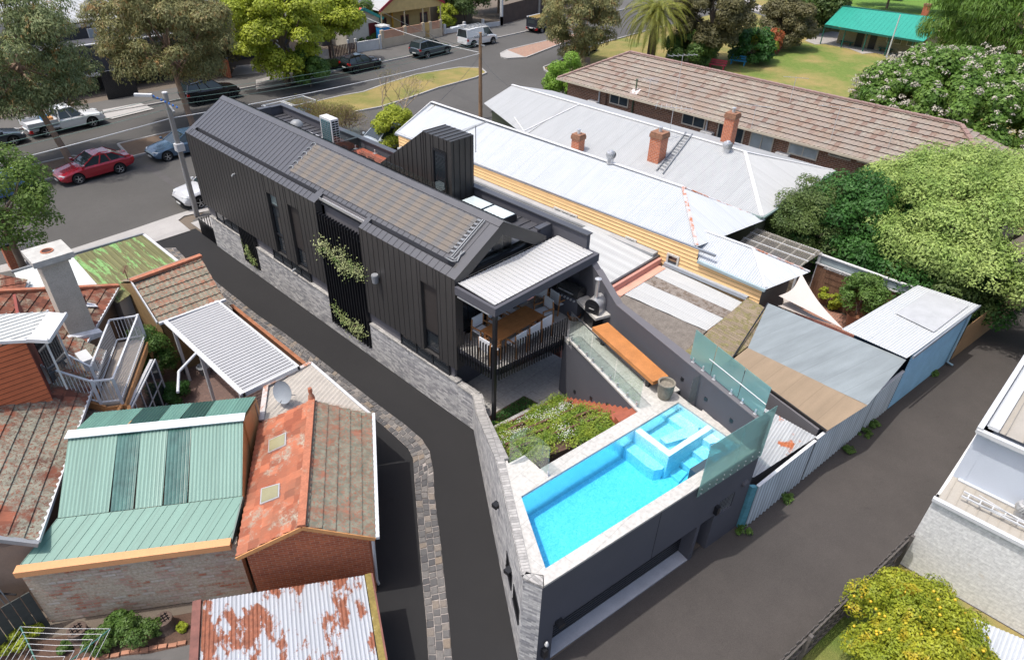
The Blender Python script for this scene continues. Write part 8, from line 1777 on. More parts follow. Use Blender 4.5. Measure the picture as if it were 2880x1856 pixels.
def park_bench(lab, x, y, rz, mt):
 t = thing('park_bench', lab, 'bench', (x, y, .02), rz); mb = MB(); mb.box((-.9, -.25, .42), (.9, .25, .48)); mb.obj('seat', mt, t, True)
 mb = MB(); mb.box((-.9, .26, .55), (.9, .30, .70)); mb.box((-.9, .29, .75), (.9, .33, .92)); mb.obj('backrest', mt, t, True)
 for s in (-1, 1): mb = MB(); mb.bar((.7 * s, -.2, 0), (.7 * s, -.2, .42), .08); mb.bar((.7 * s, .2, 0), (.7 * s, .32, .92), .07); mb.obj('leg', mt, t, True)
m_rb = M('red_bench', (.30, .03, .05), .6)
q = p(2, 0, 2105, 610); park_bench('bright blue park bench on the lawn', q.x, q.y, R(-75), M('blue_bench', (.02, .22, .42), .6)); q = p(2, 0, 1910, 650); park_bench('dark red park bench left of the blue one', q.x, q.y, R(-75), m_rb); q = p(3, 0, 30, 500); park_bench('red park bench beside the orange-flowered bush', q.x, q.y, R(-100), m_rb)
t = thing('marquee', 'white tent fly on the far grass', 'tent', tuple(p(3, 0, 1250, 20))); mb = MB(); mb.hexa([(0, 0), (3, 1), (2.4, 4), (-.8, 3)], [.3, 1.2, 1.2, .3], [.35, 1.3, 1.3, .35]); mb.obj('fly', m_white, t, True)
t = thing('park_posts', 'row of thin stakes beside the park path', 'fence', tuple(p(2, 0, 2250, 340)))
for k in range(5): q = p(2, 0, 2235 + 22 * k, 345 + 6 * k) - p(2, 0, 2250, 340); mb = MB(); mb.bar((q.x, q.y, 0), (q.x, q.y, 1.3), .06); mb.obj('stake', M('dark_green_stake', (.03, .06, .05)), t, True)
q = p(3, 0, 25, 105); t = thing('park_bollard', 'dark timber bollard beside the park path', 'bollard', tuple(q)); mb = MB(); mb.bar((0, 0, 0), (0, 0, 1.3), .22); mb.obj('post', m_black, t, True)
# ------------------------------------------------------------------ jogger
def skin_person(lab, pos, rz):
 t = thing('person', lab, 'person', pos, rz)
 J = {'pel': (0, 0, .95), 'ch': (.06, 0, 1.25), 'nk': (.09, 0, 1.48), 'hd0': (.11, 0, 1.56), 'hd': (.13, 0, 1.68), 'ht': (.12, 0, 1.78), 'ls': (.08, .18, 1.42), 'le': (-.12, .25, 1.18), 'lh': (.10, .22, 1.05), 'rs': (.08, -.18, 1.42), 're': (.02, -.28, 1.15), 'rh': (.28, -.2, 1.22),
    'lk': (.26, .1, .58), 'la': (.08, .1, .18), 'lt': (.22, .1, .08), 'rk': (-.04, -.1, .50), 'ra': (-.18, -.1, .10), 'rt': (-.04, -.1, .03), 'lhp': (0, .1, .9), 'rhp': (0, -.1, .9)}
 E_ = [('pel', 'ch'), ('ch', 'nk'), ('nk', 'hd0'), ('hd0', 'hd'), ('hd', 'ht'), ('ch', 'ls'), ('ls', 'le'), ('le', 'lh'), ('ch', 'rs'), ('rs', 're'), ('re', 'rh'), ('pel', 'lhp'), ('lhp', 'lk'), ('lk', 'la'), ('la', 'lt'), ('pel', 'rhp'), ('rhp', 'rk'), ('rk', 'ra'), ('ra', 'rt')]
 rad = dict(pel=.14, ch=.15, nk=.06, hd0=.07, hd=.105, ht=.08, ls=.07, le=.05, lh=.035, rs=.07, re=.05, rh=.035, lk=.065, la=.045, lt=.04, rk=.065, ra=.045, rt=.04, lhp=.1, rhp=.1)
 names = list(J); me = bpy.data.meshes.new('body'); me.from_pydata([J[n] for n in names], [(names.index(a), names.index(b)) for a, b in E_], []); o = bpy.data.objects.new('body', me); COL.objects.link(o); o.parent = t
 me.materials.append(M('skin', (.45, .26, .18), .6)); sk = o.modifiers.new('skin', 'SKIN'); me.skin_vertices.new(name='') if not me.skin_vertices else None
 for i, n in enumerate(names): me.skin_vertices[0].data[i].radius = (rad[n], rad[n]); me.skin_vertices[0].data[i].use_root = (n == 'pel')
 s = o.modifiers.new('sub', 'SUBSURF'); s.levels = s.render_levels = 2
 mb = MB(); mb.lathe((0, 0, 0), [(.17, .95), (.18, 1.1), (.19, 1.3), (.15, 1.44), (.07, 1.5)], 12); mb.tube([(.08, .17, 1.42), (-.02, .22, 1.28)], .09, 8); mb.tube([(.08, -.17, 1.42), (.04, -.24, 1.28)], .09, 8); mb.obj('shirt', M('dark_grey_shirt', (.05, .06, .07), .8), t, True, smooth=True)
 mb = MB(); mb.tube([(0, .09, .98), (.14, .1, .74), (.2, .1, .66)], [.12, .12, .11], 10); mb.tube([(0, -.09, .98), (-.02, -.1, .74), (-.03, -.1, .66)], [.12, .12, .11], 10); mb.obj('shorts', m_black, t, True, smooth=True)
 mb = MB(); mb.blob((.11, 0, 1.74), (.115, .105, .085), 2, .1, 6); mb.obj('hair', M('dark_hair', (.02, .015, .01), .7), t, True, smooth=True)
 mb = MB(); mb.box((.22, -.03, 1.66), (.25, .03, 1.70)); mb.obj('nose', M('skin'), t, True)
 for y, x, z in ((.1, .16, .06), (-.1, -.1, .02)): mb = MB(); mb.box((x - .1, y - .05, z - .03), (x + .16, y + .05, z + .06)); mb.obj('shoe', m_white, t, True, bevel=.03)
q = p(2, 0, 2378, 170); skin_person('jogger in a dark shirt and shorts running along the park path', tuple(q), R(190))
# ================================================================== plants
RNG = np.random.default_rng(11)
def leafmesh(name, C, N, S, mat, parent=None, asp=.42, loc=None, droop=0., **tags):
 """one quad leaf per centre C, facing N, length S"""
 n = len(C); off = np.array(root_loc(parent) if parent is not None else (loc or (0, 0, 0)))
 N = N / (np.linalg.norm(N, axis=1, keepdims=True) + 1e-9)
 T = RNG.normal(size=(n, 3));
 if droop: T = T * (1 - droop) + np.array([0, 0, -1.]) * droop * 2
 T -= N * (T * N).sum(1, keepdims=True); T /= (np.linalg.norm(T, axis=1, keepdims=True) + 1e-9); B = np.cross(N, T)
 S = S[:, None]; a = C - T * S * .5; b = C + B * S * asp * .5 ; c = C + T * S * .5; d = C - B * S * asp * .5
 V = np.stack([a, b, c, d], 1).reshape(-1, 3) - off
 me = bpy.data.meshes.new(name); me.vertices.add(4 * n); me.vertices.foreach_set('co', V.astype(np.float32).ravel())
 me.loops.add(4 * n); me.loops.foreach_set('vertex_index', np.arange(4 * n, dtype=np.int32)); me.polygons.add(n)
 me.polygons.foreach_set('loop_start', np.arange(0, 4 * n, 4, dtype=np.int32)); me.polygons.foreach_set('loop_total', np.full(n, 4, dtype=np.int32))
 uv = me.uv_layers.new(name='UVMap'); r = RNG.random((n, 1)) ** .7; uv.data.foreach_set('uv', np.repeat(np.concatenate([r, RNG.random((n, 1))], 1), 4, 0).astype(np.float32).ravel())
 me.materials.append(mat); me.update(calc_edges=True); o = bpy.data.objects.new(name, me); COL.objects.link(o)
 if parent is not None: o.parent = parent
 elif loc is not None: o.location = loc
 return setp(o, **tags) if tags else o
def clumps(c, r, K, kr, seed, shell=.55, flat_=.8, zmin=-.75):
 g = np.random.default_rng(seed); out = []
 while len(out) < K:
  d = g.normal(size=3); d /= np.linalg.norm(d)
  if d[2] < zmin: continue
  s = shell + (1 - shell) * g.random() ** .6; out.append((np.array(c) + d * np.array(r) * s, kr * (.65 + .7 * g.random())))
 return out
def leaves(cl, per, size, up_=.35, sd=.35):
 C, N, S = [], [], []
 for c, r in cl:
  n = max(20, int(per * (r / np.mean([q[1] for q in cl])) ** 2)); d = RNG.normal(size=(n, 3)); d /= np.linalg.norm(d, axis=1, keepdims=True); d[:, 2] = np.where(d[:, 2] < -.5, -d[:, 2] * .6, d[:, 2])
  rr = r * (.5 + .5 * RNG.random((n, 1)) ** .4); C.append(c + d * rr * np.array([1, 1, .8])); N.append(d + np.array([0, 0, up_]) + RNG.normal(size=(n, 3)) * sd); S.append(size * (.6 + .8 * RNG.random(n)))
 return np.concatenate(C), np.concatenate(N), np.concatenate(S)
m_bark = M('bark', (.16, .12, .09), .95, 0, .3, 3, .3, 15, bump=.8, bs=15); m_gbark = M('gum_bark', (.30, .20, .14), .85, 0, .25, 2, .2, bump=.4, bs=10)
def limbs(mb, base, top, r0, cl, nb, seed):
 rnd = random.Random(seed); base = Vector(base); top = Vector(top)
 mid = base.lerp(top, .5) + Vector((rnd.uniform(-.2, .2), rnd.uniform(-.2, .2), 0)); mb.tube([base, base.lerp(mid, .5), mid, top], [r0, r0 * .85, r0 * .7, r0 * .45], 9)
 for k in rnd.sample(range(len(cl)), min(nb, len(cl))):
  c = Vector(cl[k][0]); s = mid.lerp(top, rnd.random() * .9); m_ = s.lerp(c, .5) + Vector((rnd.uniform(-.2, .2), rnd.uniform(-.2, .2), -.1)); mb.tube([s, m_, c], [r0 * .36, r0 * .22, r0 * .07], 5)
def tree(lab, base, zc, r, K, kr, per, size, mat, tr=.2, bark=None, seed=1, name='tree', cat='tree', shell=.55, asp=.42, droop=0., off=(0, 0), zmin=-.75, up_=.35, nb=14, extra=None):
 t = thing(name, lab, cat, (base[0], base[1], 0)); c = (base[0] + off[0], base[1] + off[1], zc); cl = clumps(c, r, K, kr, seed, shell, zmin=zmin)
 if extra: cl += [(np.array(q[:3]), q[3]) for q in extra]
 if tr: mb = MB(); limbs(mb, (base[0], base[1], 0), c, tr, cl, nb, seed); mb.obj('trunk', bark or m_bark, t, smooth=True)
 leafmesh('crown', *leaves(cl, per, size, up_), mat, t, asp, droop=droop); return t, cl
m_gum = Mleaf('gum_leaves', (.17, .23, .09), (.31, .35, .15), (.40, .24, .08)); m_gum2 = Mleaf('gum_leaves_bronze', (.20, .215, .085), (.36, .34, .14), (.38, .22, .08))
m_lime = Mleaf('lime_leaves', (.30, .37, .03), (.48, .54, .05), None); m_mid = Mleaf('mid_green_leaves', (.08, .16, .03), (.14, .23, .05)); m_dkl = Mleaf('dark_green_leaves', (.035, .12, .02), (.07, .19, .035)); m_pale = Mleaf('pale_green_leaves', (.27, .40, .09), (.46, .58, .17)); m_olv = Mleaf('olive_leaves', (.09, .15, .04), (.16, .23, .06)); m_flo = Mleaf('fresh_green_leaves', (.09, .19, .03), (.17, .28, .06)); m_lem = Mleaf('citrus_leaves', (.24, .32, .025), (.48, .50, .04), (.62, .50, .04)); m_wil = Mleaf('willow_leaves', (.10, .20, .025), (.16, .27, .04)); m_brz = Mleaf('bronze_leaves', (.13, .125, .055), (.21, .19, .08)); m_hed = Mleaf('bright_hedge_leaves', (.17, .34, .03), (.28, .46, .06))
b = p(0, 0, 670, 1520); tree('big gum tree with a forked trunk at the left of the street', (b.x, b.y), 6.9, (4.0, 3.8, 4.3), 110, 1.0, 560, .22, m_gum, .24, m_gbark, 1, off=(-.9, .5), droop=.5, asp=.28, zmin=-.9)
tree('second gum tree crowding in at the top left corner', (1.0, 52.5), 6.8, (4.6, 4.0, 5.4), 90, 1.15, 560, .24, m_gum, .25, m_gbark, 2, droop=.5, asp=.28)
b = p(0, 0, 1770, 1190); tree('spreading bronze-tinged gum tree behind the black house', (b.x + .3, b.y), 6.5, (4.7, 4.2, 4.0), 130, 1.0, 560, .22, m_gum2, .24, m_gbark, 3, off=(-.1, 1.0), droop=.45, asp=.3, zmin=-.85)
b = c4(1325, 462); tree('gum tree on the mulch bed beside the brick island', (b.x, b.y), 5.3, (3.9, 3.8, 4.2), 90, .95, 480, .26, m_gum2, .26, m_gbark, 4, droop=.5, asp=.3, zmin=-.95, off=(-.5, .6))
b = p(2, 0, 1885, 590); tree('rounded bronze-green tree over the red bench', (b.x, b.y), 5.2, (4.0, 4.0, 3.6), 100, 1.0, 480, .28, m_brz, .3, m_bark, 5, asp=.45, zmin=-.8, off=(-1., .8))
b = p(1, 0, 300, 800); tree('tall yellow-green street tree with drooping twigs', (b.x, b.y), 4.9, (3.9, 3.6, 4.6), 110, .85, 380, .22, m_lime, .3, m_bark, 6, asp=.7, zmin=-.9, extra=[(b.x - 3.4, b.y + 1, 6.6, 1.3), (b.x - 4.8, b.y + 1, 5.4, 1.2), (b.x - 3.8, b.y, 3.8, 1.0)])
tree('leafy green shrub growing round the base of the tall lime-green tree', (b.x + 1.4, b.y - 1.6), 1.6, (1.5, 1.4, 1.4), 34, .55, 320, .2, m_flo, .08, None, 7, name='shrub', cat='shrub', asp=.6)
b = p(1, 0, 740, 600); tree('smaller lime-green street tree beside the black wagon', (b.x, b.y), 4.3, (3.1, 2.8, 2.2), 60, .9, 330, .24, m_lime, .16, m_bark, 8, asp=.7, zmin=-.6)
b = p(1, 0, 1000, 385); tree('small dark green tree in front of the red cottage', (b.x, b.y), 2.9, (1.9, 1.7, 1.1), 36, .6, 300, .2, m_mid, .12, m_bark, 9, asp=.6)
b = p(1, 0, 1980, 235); tree('round olive tree behind the white van', (b.x, b.y + .5), 3.6, (3.3, 3.2, 2.5), 70, 1.0, 320, .24, m_olv, .2, m_bark, 10, asp=.5)
b = p(1, 0, 1790, 270); tree('small bright shrub beside the yellow house wall', (b.x, b.y), 1.5, (1.2, 1.1, 1.2), 24, .5, 260, .2, m_lime, .08, None, 12, name='shrub', cat='shrub', asp=.6)
b = p(1, 0, 1400, 270); tree('clipped garden hedge behind the cream wall', (b.x, b.y), .9, (2.4, .9, .7), 26, .5, 260, .2, m_mid, 0, None, 13, name='hedge', cat='hedge', asp=.6)
b = p(1, 0, 650, 660); tree('low shrub on the far nature strip beside the black wagon', (b.x, b.y), .4, (1.7, 1.0, .5), 22, .4, 220, .16, m_olv, 0, None, 14, name='shrub', cat='shrub', asp=.6)
b = p(1, 0, 990, 410); tree('low dark shrubs behind the cottage wall', (b.x + .2, b.y - .8), .6, (1.8, .6, .6), 16, .45, 220, .18, m_mid, 0, None, 15, name='shrub', cat='shrub', asp=.6)
tree('leafy green tree rising over the brown board fence', (73, 72), 4.2, (5.5, 4, 3.0), 50, 1.4, 260, .35, m_mid, .25, m_bark, 16, asp=.6)
tree('dark tree over the driveway beside the charcoal houses', (29, 66.5), 3.2, (3.4, 2.6, 2.8), 46, 1.0, 320, .28, m_brz, .2, m_bark, 17, asp=.45)
tree('green tree high between the two gum trees at the top edge', (35, 70), 8.6, (4.5, 3, 2.6), 46, 1.1, 280, .3, m_lime, .2, m_bark, 18, asp=.6)
def rb(i, j, x, y): return p(i, j, x, y)
b = rb(3, 0, 400, 340); tree('upright poplar-like tree left of the pavilion', (b.x + 2, b.y + .6), 6.2, (3.0, 3.0, 5.6), 100, 1.2, 300, .4, m_olv, .3, m_bark, 19, asp=.5, zmin=-.95)
b = rb(3, 0, 120, 450); tree('large bronze and green bush at the lawn corner', (b.x, b.y), 2.6, (2.8, 3.0, 2.6), 60, .9, 300, .3, m_brz, .15, m_bark, 20, name='bush', cat='bush', asp=.5)
b = rb(3, 0, 520, 300); tree('dark low shrub between the poplar-like tree and the pavilion', (b.x + 2, b.y), 1.8, (2.2, 2.2, 1.9), 34, .9, 240, .3, m_olv, .1, m_bark, 21, name='shrub', cat='shrub', asp=.5)
b = rb(2, 0, 2200, 590); tree('dark clipped bush behind the blue bench', (b.x, b.y), 1.6, (2.2, 2.2, 1.7), 36, .8, 260, .28, m_dkl, .1, m_bark, 22, name='bush', cat='bush', asp=.5)
b = rb(2, 0, 2290, 575); tree('yellow-flowered bush beside the blue bench', (b.x + .4, b.y), 1.6, (1.3, 1.3, 1.6), 26, .6, 240, .26, Mleaf('yellow_flower_leaves', (.12, .22, .03), (.30, .32, .03), (.75, .62, .02)), .08, m_bark, 23, name='bush', cat='bush', asp=.6)
b = rb(2, 0, 2375, 500); tree('orange-flowered bush near the red bench', (b.x, b.y), 1.5, (1.3, 1.2, 1.1), 22, .6, 240, .26, Mleaf('orange_flower_leaves', (.45, .11, .04), (.50, .16, .06), (.14, .2, .04)), .08, m_bark, 24, name='bush', cat='bush', asp=.6)
b = rb(3, 0, 10, 400); tree('dark green bush behind the orange-flowered one', (b.x + 1, b.y), 1.7, (1.5, 1.5, 1.7), 24, .7, 240, .26, m_dkl, .1, m_bark, 25, name='bush', cat='bush', asp=.5)
b = rb(2, 0, 1660, 600); tree('mixed green shrubbery between the palm and the red bench', (b.x, b.y), 1.5, (4.0, 2.0, 1.6), 50, .8, 260, .28, m_mid, .1, m_bark, 26, name='shrub', cat='shrub', asp=.5)
b = rb(3, 0, 1020, 110); tree('broad pinkish-flowered tree behind the pavilion roof', (b.x + 4, b.y), 4.8, (5, 5.2, 3.2), 50, 1.4, 260, .4, Mleaf('pinkish_leaves', (.10, .18, .05), (.16, .24, .07), (.38, .32, .28)), .2, m_bark, 27, asp=.5)
b = rb(3, 0, 1640, 170); tree('flowering tree behind the small brick chimney', (b.x + 2, b.y - 1), 4.6, (4, 5.5, 3.4), 55, 1.4, 260, .4, Mleaf('pinkish_leaves'), .2, m_bark, 28, asp=.5)
tree('huge weeping willow at the top right corner', (81, 11.5), 6.0, (7.5, 7.5, 7.0), 170, 1.5, 520, .42, m_wil, .5, m_bark, 29, asp=.16, droop=.85, zmin=-.6, off=(0, 0))
tree('large flowering tree covered in pale blossom beside the lawn', (58.5, 10.2), 3.5, (6.6, 6.9, 3.4), 200, 1.05, 560, .26, Mleaf('blossom_leaves', (.10, .21, .03), (.20, .33, .06), None), .4, m_bark, 30, asp=.55, zmin=-.35)
clb = clumps((58.5, 10.2, 3.7), (7.4, 7.7, 4.0), 380, .24, 31, .84, zmin=-.2)
tr_ = [o for o in bpy.data.objects if o.get('label', '').startswith('large flowering tree')][0]
leafmesh('blossom', *leaves(clb, 20, .13, .6), M('pale_blossom', (.36, .33, .27), .8), tr_, .7)
tree('big pale green dome-shaped tree behind the small yards', (36.9, 3.7), 3.5, (5.4, 5.4, 3.2), 165, .95, 900, .15, m_pale, .45, m_bark, 32, asp=.4, zmin=-.35, up_=.6, shell=.8)
tree('dense dark green tree between the flats and the pale green tree', (34.1, 8.4), 2.6, (2.5, 2.8, 2.7), 100, .7, 420, .15, m_dkl, .25, m_bark, 33, asp=.55, zmin=-.4)
tree('grey-olive rounded tree beside the white-roofed house', (33.3, 10.3), 2.5, (2.0, 2.0, 2.5), 90, .6, 440, .11, m_olv, .2, m_bark, 34, asp=.5, zmin=-.4)
tree('dark shrubs below the pale green tree along the yard fence', (33.2, 5.4), 1.5, (2.2, 4.2, 1.8), 70, .75, 360, .16, m_dkl, .1, m_bark, 35, name='shrub', cat='shrub', asp=.5)
tree('mid green shrub spilling over the back lane fence', (33.6, 3.6), 1.5, (3.0, 2.0, 1.7), 60, .7, 360, .16, m_olv, .1, m_bark, 36, name='shrub', cat='shrub', asp=.5)
b = rb(2, 0, 450, 960); tree('rounded bright green clipped bush at the corner of the flats', (b.x - .8, b.y - 1.2), 2.0, (1.6, 1.6, 2.3), 70, .55, 420, .13, m_hed, .12, m_bark, 37, name='clipped_bush', cat='bush', asp=.7, zmin=-.9)
def blades(lab, x, y, z, n, L, mat, name='spiky_plant', w=.07, spread=.9, h=0., cat='plant', seed=0):
 t = thing(name, lab, cat, (x, y, z)); rnd = random.Random(seed); mb = MB()
 for k in range(n):
  a = rnd.uniform(0, 6.283); e = rnd.uniform(.35, 1.4) * spread; l = L * rnd.uniform(.7, 1.1); d = Vector((math.cos(a), math.sin(a), 0)); s = Vector((-d.y, d.x, 0)); prev = None
  for i in range(5):
   f = i / 4; ang = 1.45 - e * f * 1.6; pt_ = Vector((0, 0, h)) + d * (l * f * math.cos(1.3 - e * f * .8)) + Vector((0, 0, l * f * math.sin(1.3 - e * f * 1.1))); ww = w * (1 - f * .9)
   cur = (tuple(pt_ - s * ww), tuple(pt_ + s * ww))
   if prev: mb.face([prev[0], prev[1], cur[1], cur[0]], [(rnd.random(), 0)] * 4)
   prev = cur
 mb.obj('leaves', mat, t, True)
 if h: m2 = MB(); m2.tube([(0, 0, 0), (0, 0, h)], [.12, .08], 8); m2.obj('stem', m_bark, t, True)
 return t
b = rb(2, 0, 560, 780); blades('pale spiky grass plant beside the bright clipped bush', b.x - .6, b.y - .6, 1.2, 90, 1.8, Mleaf('pale_grass_leaves', (.32, .36, .14), (.42, .42, .2)), seed=1)
for k, (x, y) in enumerate(((900, 930), (960, 1010), (1080, 1050), (1210, 1110))): b = p(3, 1, x, y, .9); blades('spiky cordyline number-less tuft, ' + ['nearest the pergola', 'second from the pergola', 'second from the white shed', 'nearest the white shed'][k] + ', behind the yard fence', b.x, b.y, 1.2, 60, .8, Mleaf('cordyline_leaves', (.20, .25, .07), (.28, .30, .10)), 'cordyline', .035, seed=2 + k)
for o in bpy.data.objects:
 if 'number-less ' in o.get('label', ''): o['label'] = o['label'].replace('cordyline number-less tuft, ', 'cordyline ').replace(', behind', ' behind')
b = p(2, 0, 20, 1120, .4); blades('yucca plant standing at the front of the white-roofed house', 32.3, 33.6, 0, 50, .9, Mleaf('cordyline_leaves'), 'yucca', .05, h=1.2, seed=9)
b = p(2, 0, 1350, 130, 5.2); pb = thing('date_palm', 'large date palm with long arching fronds behind the flats', 'palm tree', (b.x, b.y, 0)); tz = 5.2
mb = MB(); mb.tube([(b.x, b.y, 0), (b.x, b.y, tz * .6), (b.x, b.y, tz)], [.45, .42, .55], 12); mb.obj('trunk', M('palm_trunk', (.07, .05, .035), .95, 0, .3, 4, .3, bump=1, bs=8), pb, smooth=True)
g = random.Random(4); C, N_, S_, T_ = [], [], [], []; m_pf = Mleaf('palm_leaves', (.20, .23, .03), (.36, .36, .07), None, .3)
for k in range(92):
 a = 2 * math.pi * k * .618; lv = (k / 92); el = 1.25 - 1.75 * lv; L = 4.6 * g.uniform(.85, 1.05); d = Vector((math.cos(a), math.sin(a), 0)); s = Vector((-d.y, d.x, 0)); pts = []
 pt_ = Vector((b.x, b.y, tz)); an = el
 for i in range(11): pts.append(pt_.copy()); pt_ = pt_ + (d * math.cos(an) + Vector((0, 0, math.sin(an)))) * (L / 10); an -= .13 + .09 * (1 - lv)
 fr = MB();
 for i in range(10):
  A_, B_ = pts[i], pts[i + 1]; dr = (B_ - A_).normalized(); nn = s.cross(dr).normalized()
  if i:
   for q_ in range(4):
    c0 = A_.lerp(B_, q_ / 4); ll = .55 * math.sin(math.pi * min(1, (i + q_ / 4) / 10 * .9 + .1)) + .08
    for sg in (-1, 1):
     tip = c0 + (s * sg * .78 + dr * .6 - nn * -.12 * 0 - Vector((0, 0, .25))).normalized() * ll
     fr.face([tuple(c0 - dr * .035), tuple(c0 + dr * .035), tuple(tip)], [(g.random(), 0)] * 3)
  fr.bar(A_, B_, .05 * (1 - i / 13), .03)
 fr.obj('frond', m_pf, pb)
def bare(lab, x, y, h, seed, twig, name='bare_tree', n0=4, spread=.55, r0=.07, buds=0):
 t = thing(name, lab, 'tree', (x, y, 0)); g = random.Random(seed); mb = MB(); tips = []
 def br(A, d, L, r, lv):
  B = A + d * L; mb.tube([A, (A + B) / 2 + Vector((g.uniform(-.05, .05), g.uniform(-.05, .05), 0)) * L, B], [r, r * .85, r * .65], 5 if lv > 1 else 3, cap=False)
  if lv == 0: tips.append(B); return
  for k in range(g.randint(2, 3) if lv < 4 else n0):
   dd = (d + Vector((g.gauss(0, 1), g.gauss(0, 1), g.gauss(.15, .5))) * spread).normalized(); br(B if k else B, dd, L * g.uniform(.6, .85), r * .62, lv - 1)
 for k in range(n0): br(Vector((x, y, 0)), Vector((g.gauss(0, .3), g.gauss(0, .3), 1)).normalized(), h * .3, r0, 5)
 mb.obj('branches', twig, t)
 if buds: P_ = np.array([tuple(q) for q in tips]); P_ = np.repeat(P_, buds, 0) + RNG.normal(size=(len(P_) * buds, 3)) * .12; leafmesh('buds', P_, RNG.normal(size=P_.shape), np.full(len(P_), .09), Mleaf('bud_leaves', (.22, .22, .05), (.3, .28, .07)), t, .5)
 return t
m_tw = M('twig_brown', (.20, .135, .085), .9, 0, .2, 5); m_tw2 = M('twig_tan', (.30, .235, .16), .9)
b = p(1, 0, 1390, 1190); bare('bare-twigged small tree in front of the houses, nearest the timber pole', b.x, b.y, 5.0, 1, m_tw2, buds=2, n0=2, spread=.42)
b = p(1, 0, 1215, 1120); bare('bare-twigged small tree beside the yellow-green shrub', b.x, b.y, 4.3, 2, m_tw2, buds=2, n0=2, spread=.45)
for k, (x, y) in enumerate(((520, 1150), (700, 1180), (860, 1200), (420, 1120))): b = p(1, 0, x, y, .6); bare('bare brown shrub at the kerb, ' + ['second from the left', 'third from the left', 'nearest the air conditioner', 'farthest left behind the black roof'][k], b.x, b.y, 2.6, 5 + k, m_tw, 'bare_shrub', 5, .75, .035, 1)
b = p(1, 0, 1290, 1230, 1.3); tree('bright yellow-green shrub in the front garden beside the yellow house', (b.x, b.y), 1.4, (1.5, 1.5, 1.5), 46, .5, 300, .14, m_lime, .06, None, 40, name='shrub', cat='shrub', asp=.6)
tree('fresh green tree entering the picture at the left edge', (4.2, 35.2), 4.3, (2.1, 2.0, 2.6), 60, .6, 330, .15, Mleaf('ash_leaves', (.14, .24, .04), (.24, .34, .08)), .2, m_bark, 41, asp=.45, zmin=-.6)
lt, lcl = tree('lemon tree with yellow fruit beside the white brick wall', (14.05, -1.15), 1.55, (1.6, 1.55, 1.15), 130, .36, 420, .08, m_lem, .07, m_bark, 42, asp=.5, zmin=-.4)
fruit = clumps((14.05, -1.15, 1.6), (1.7, 1.65, 1.25), 90, .05, 43, .85)
mb = MB()
for c, r in fruit: mb.lathe(tuple(c), [(.001, -.045), (.032, -.02), (.034, .015), (.001, .045)], 7)
mb.obj('lemons', M('lemon_yellow', (.62, .40, .02), .5), lt, smooth=True)
q = p(3, 1, 800, 1500, .14); tree('bushy green shrub growing in the large brown pot', (q.x + .1, q.y + .1), 1.75, (.85, .85, .95), 40, .32, 200, .1, m_flo, .04, None, 44, name='potted_shrub', cat='shrub', asp=.5)
q = p(3, 1, 560, 1270, .3); tree('small light green shrub on the salmon paving by the fence', (q.x, q.y), .55, (.5, .6, .5), 22, .2, 160, .09, m_lime, .03, None, 45, name='shrub', cat='shrub', asp=.5)
def vine(lab, pts, size, mat, n, parent=None):
 """cloud of leaves around plane points (y, z, r) on the lane wall"""
 t = thing('climbing_vine', lab, 'vine', (12.46, pts[0][0], 0)); C = []
 for y, z, r, k in pts:
  m = int(n * k); d = RNG.normal(size=(m, 2)) * r * .5; C.append(np.stack([12.40 + RNG.normal(size=m) * .05, y + d[:, 0], z + d[:, 1]], 1))
 C = np.concatenate(C); leafmesh('leaves', C, np.array([-1, -.2, .5]) + RNG.normal(size=C.shape) * .5, np.full(len(C), size), mat, t, .7)
 mb = MB(); P_ = [Vector((12.44, y, z)) for y, z, r, k in pts]; mb.tube(P_, .012, 5); mb.obj('stem', m_bark, t)
m_vin = Mleaf('variegated_leaves', (.30, .38, .12), (.55, .58, .30), (.16, .28, .06))
def lw(i, j, x, y): q = pv(i, j, x, y, (12.45, 0), (12.45, 1)); return q.y, q.z
V1 = [lw(1, 1, x, y) for x, y in ((600, 770), (640, 740), (690, 800), (740, 850), (780, 900), (820, 830), (850, 950), (900, 960), (940, 1000), (980, 990), (800, 960))]
vine('upper swathe of variegated vine on the tall fin screen', [(y, z, .42, 1) for y, z in V1], .075, m_vin, 95)
V2 = [lw(1, 1, x, y) for x, y in ((760, 1350), (800, 1400), (830, 1440), (870, 1470), (900, 1500), (960, 1500), (990, 1540), (940, 1560))]
vine('lower swathe of variegated vine on the tall fin screen', [(y, z, .36, 1) for y, z in V2], .075, m_vin, 80)
V3 = [lw(0, 1, x, y) for x, y in ((2310, 780), (2330, 830), (2350, 870), (2380, 900))]
vine('small variegated vine on the short fin screen', [(y, z, .3, 1) for y, z in V3], .075, m_vin, 80)
def scatter(poly, z, n, hh):
 a, b, c, d = [np.array(tuple(q[:2])) for q in poly]; u = RNG.random((n, 1)); v = RNG.random((n, 1)); P_ = (a * (1 - u) + b * u) * (1 - v) + (d * (1 - u) + c * u) * v
 return np.concatenate([P_, z + RNG.random((n, 1)) * hh], 1)
Cg, Cf_ = [], []; g = np.random.default_rng(8)
for a, b, c, d, z in tiers:
 for k in range(52):
  s = scatter((a, b, c, d), z, 1, .02)[0]; m = 150; dd = RNG.normal(size=(m, 3)) * np.array([.15, .11, .06]); Cg.append(s + np.abs(dd) * np.array([1, 1, 1]) * np.sign(dd * np.array([1, 1, 0]) + np.array([0, 0, 1])) + np.array([0, 0, .04]))
  f = mnoise.noise(Vector((s[0] * 1.1, s[1] * 1.1, 3)))
  if f > .22: m = 30; dd = RNG.normal(size=(m, 3)) * np.array([.14, .10, .03]); Cf_.append(s + dd + np.array([0, 0, .17]))
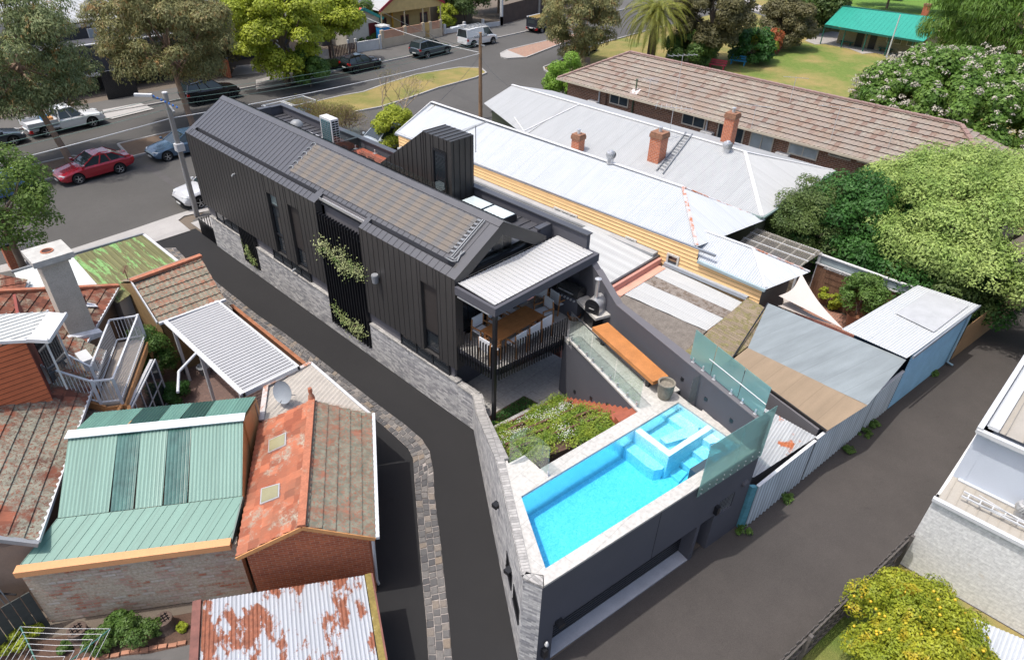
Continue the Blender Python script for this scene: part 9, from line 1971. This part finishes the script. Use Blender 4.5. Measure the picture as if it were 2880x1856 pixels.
Cg = np.concatenate(Cg); leafmesh('garden_groundcover', Cg, np.array([0, 0, 1.]) + RNG.normal(size=Cg.shape) * .6, .045 + .05 * RNG.random(len(Cg)), Mleaf('groundcover_leaves', (.17, .28, .03), (.34, .42, .05), (.10, .20, .03), .3, 1.6), None, .45, loc=(12, 10, 1), kind='stuff')
Cf_ = np.concatenate(Cf_); leafmesh('white_garden_flowers', Cf_, np.array([0, 0, 1.]) + RNG.normal(size=Cf_.shape) * .3, np.full(len(Cf_), .026), M('white_petals', (.8, .8, .78), .7), None, .8, loc=(12, 10, 1), kind='stuff')
Cb = scatter(((12.7, 12.6), (14.3, 12.5), (14.3, 11.9), (12.3, 12.2)), .98, 1400, .16); leafmesh('bed_groundcover', Cb, np.array([0, 0, 1.]) + RNG.normal(size=Cb.shape) * .6, np.full(len(Cb), .07), m_dkl, None, .5, loc=(13, 12, 1), kind='stuff')
q = p(0, 2, 1520, 480); tree('tall light green creeper beside the stair deck', (q.x, q.y), 1.3, (.55, .9, 1.3), 50, .3, 200, .09, m_flo, .03, None, 50, name='creeper', cat='climber', asp=.5)
q = p(0, 2, 1660, 650); tree('dark green bush below the creeper in the brick yard', (q.x, q.y), .4, (.5, .6, .45), 24, .22, 160, .07, m_dkl, 0, None, 51, name='shrub', cat='shrub', asp=.5)
for k, (x, y, r, mt, lb) in enumerate(((1130, 1230, .3, m_flo, 'leafy green garden bush between the two stumps'), (1320, 1330, .42, m_mid, 'largest leafy bush in the bottom left garden bed'), (970, 1410, .36, m_mid, 'low bush beside the brick edging at the bottom left'), (240, 1390, .36, m_lime, 'yellow-green bush under the clothes hoist'), (1700, 1255, .12, m_lime, 'tiny seedling near the brick edging'), (1480, 1290, .16, m_mid, 'small tuft at the foot of the larger stump'), (620, 1440, .16, m_mid, 'small tuft under the clothes hoist lines'))):
 q = p(0, 3, x, y); tree(lb, (q.x, q.y), r * .8, (r, r, r * .8), 20, r * .4, 130, .065, mt, 0, None, 60 + k, name='garden_bush', cat='bush', asp=.6)
for k, (i, j, x, y, r, lb) in enumerate(((2, 3, 2160, 340, .26, 'green weeds at the foot of the teal fence post'), (3, 3, 150, 30, .24, 'weed clump at the fence base just past the garage'), (3, 2, 750, 1130, .16, 'bright weed clump midway along the corrugated fence'), (3, 2, 895, 970, .2, 'trailing weeds on the lane edge past the middle of the fence'), (3, 2, 985, 890, .2, 'weed clump nearest the far end of the corrugated fence'), (3, 2, 1535, 410, .18, 'small weed clump at the foot of the blue garage wall'))):
 q = p(i, j, x, y); tree(lb, (q.x, q.y), .08, (r, r, .12), 12, .1, 60, .06, m_flo, 0, None, 70 + k, name='weeds', cat='weeds', asp=.5)
far = []
for k in range(16):
 x = 20 + k * 12; far.append((np.array([x * 1.0, 96 + (k % 3) * 6, 4.0]), 6.0))
setp(leafmesh('far_trees', *leaves(far, 1500, .9, .3), m_mid, None, .6, loc=(100, 100, 0)), kind='stuff')
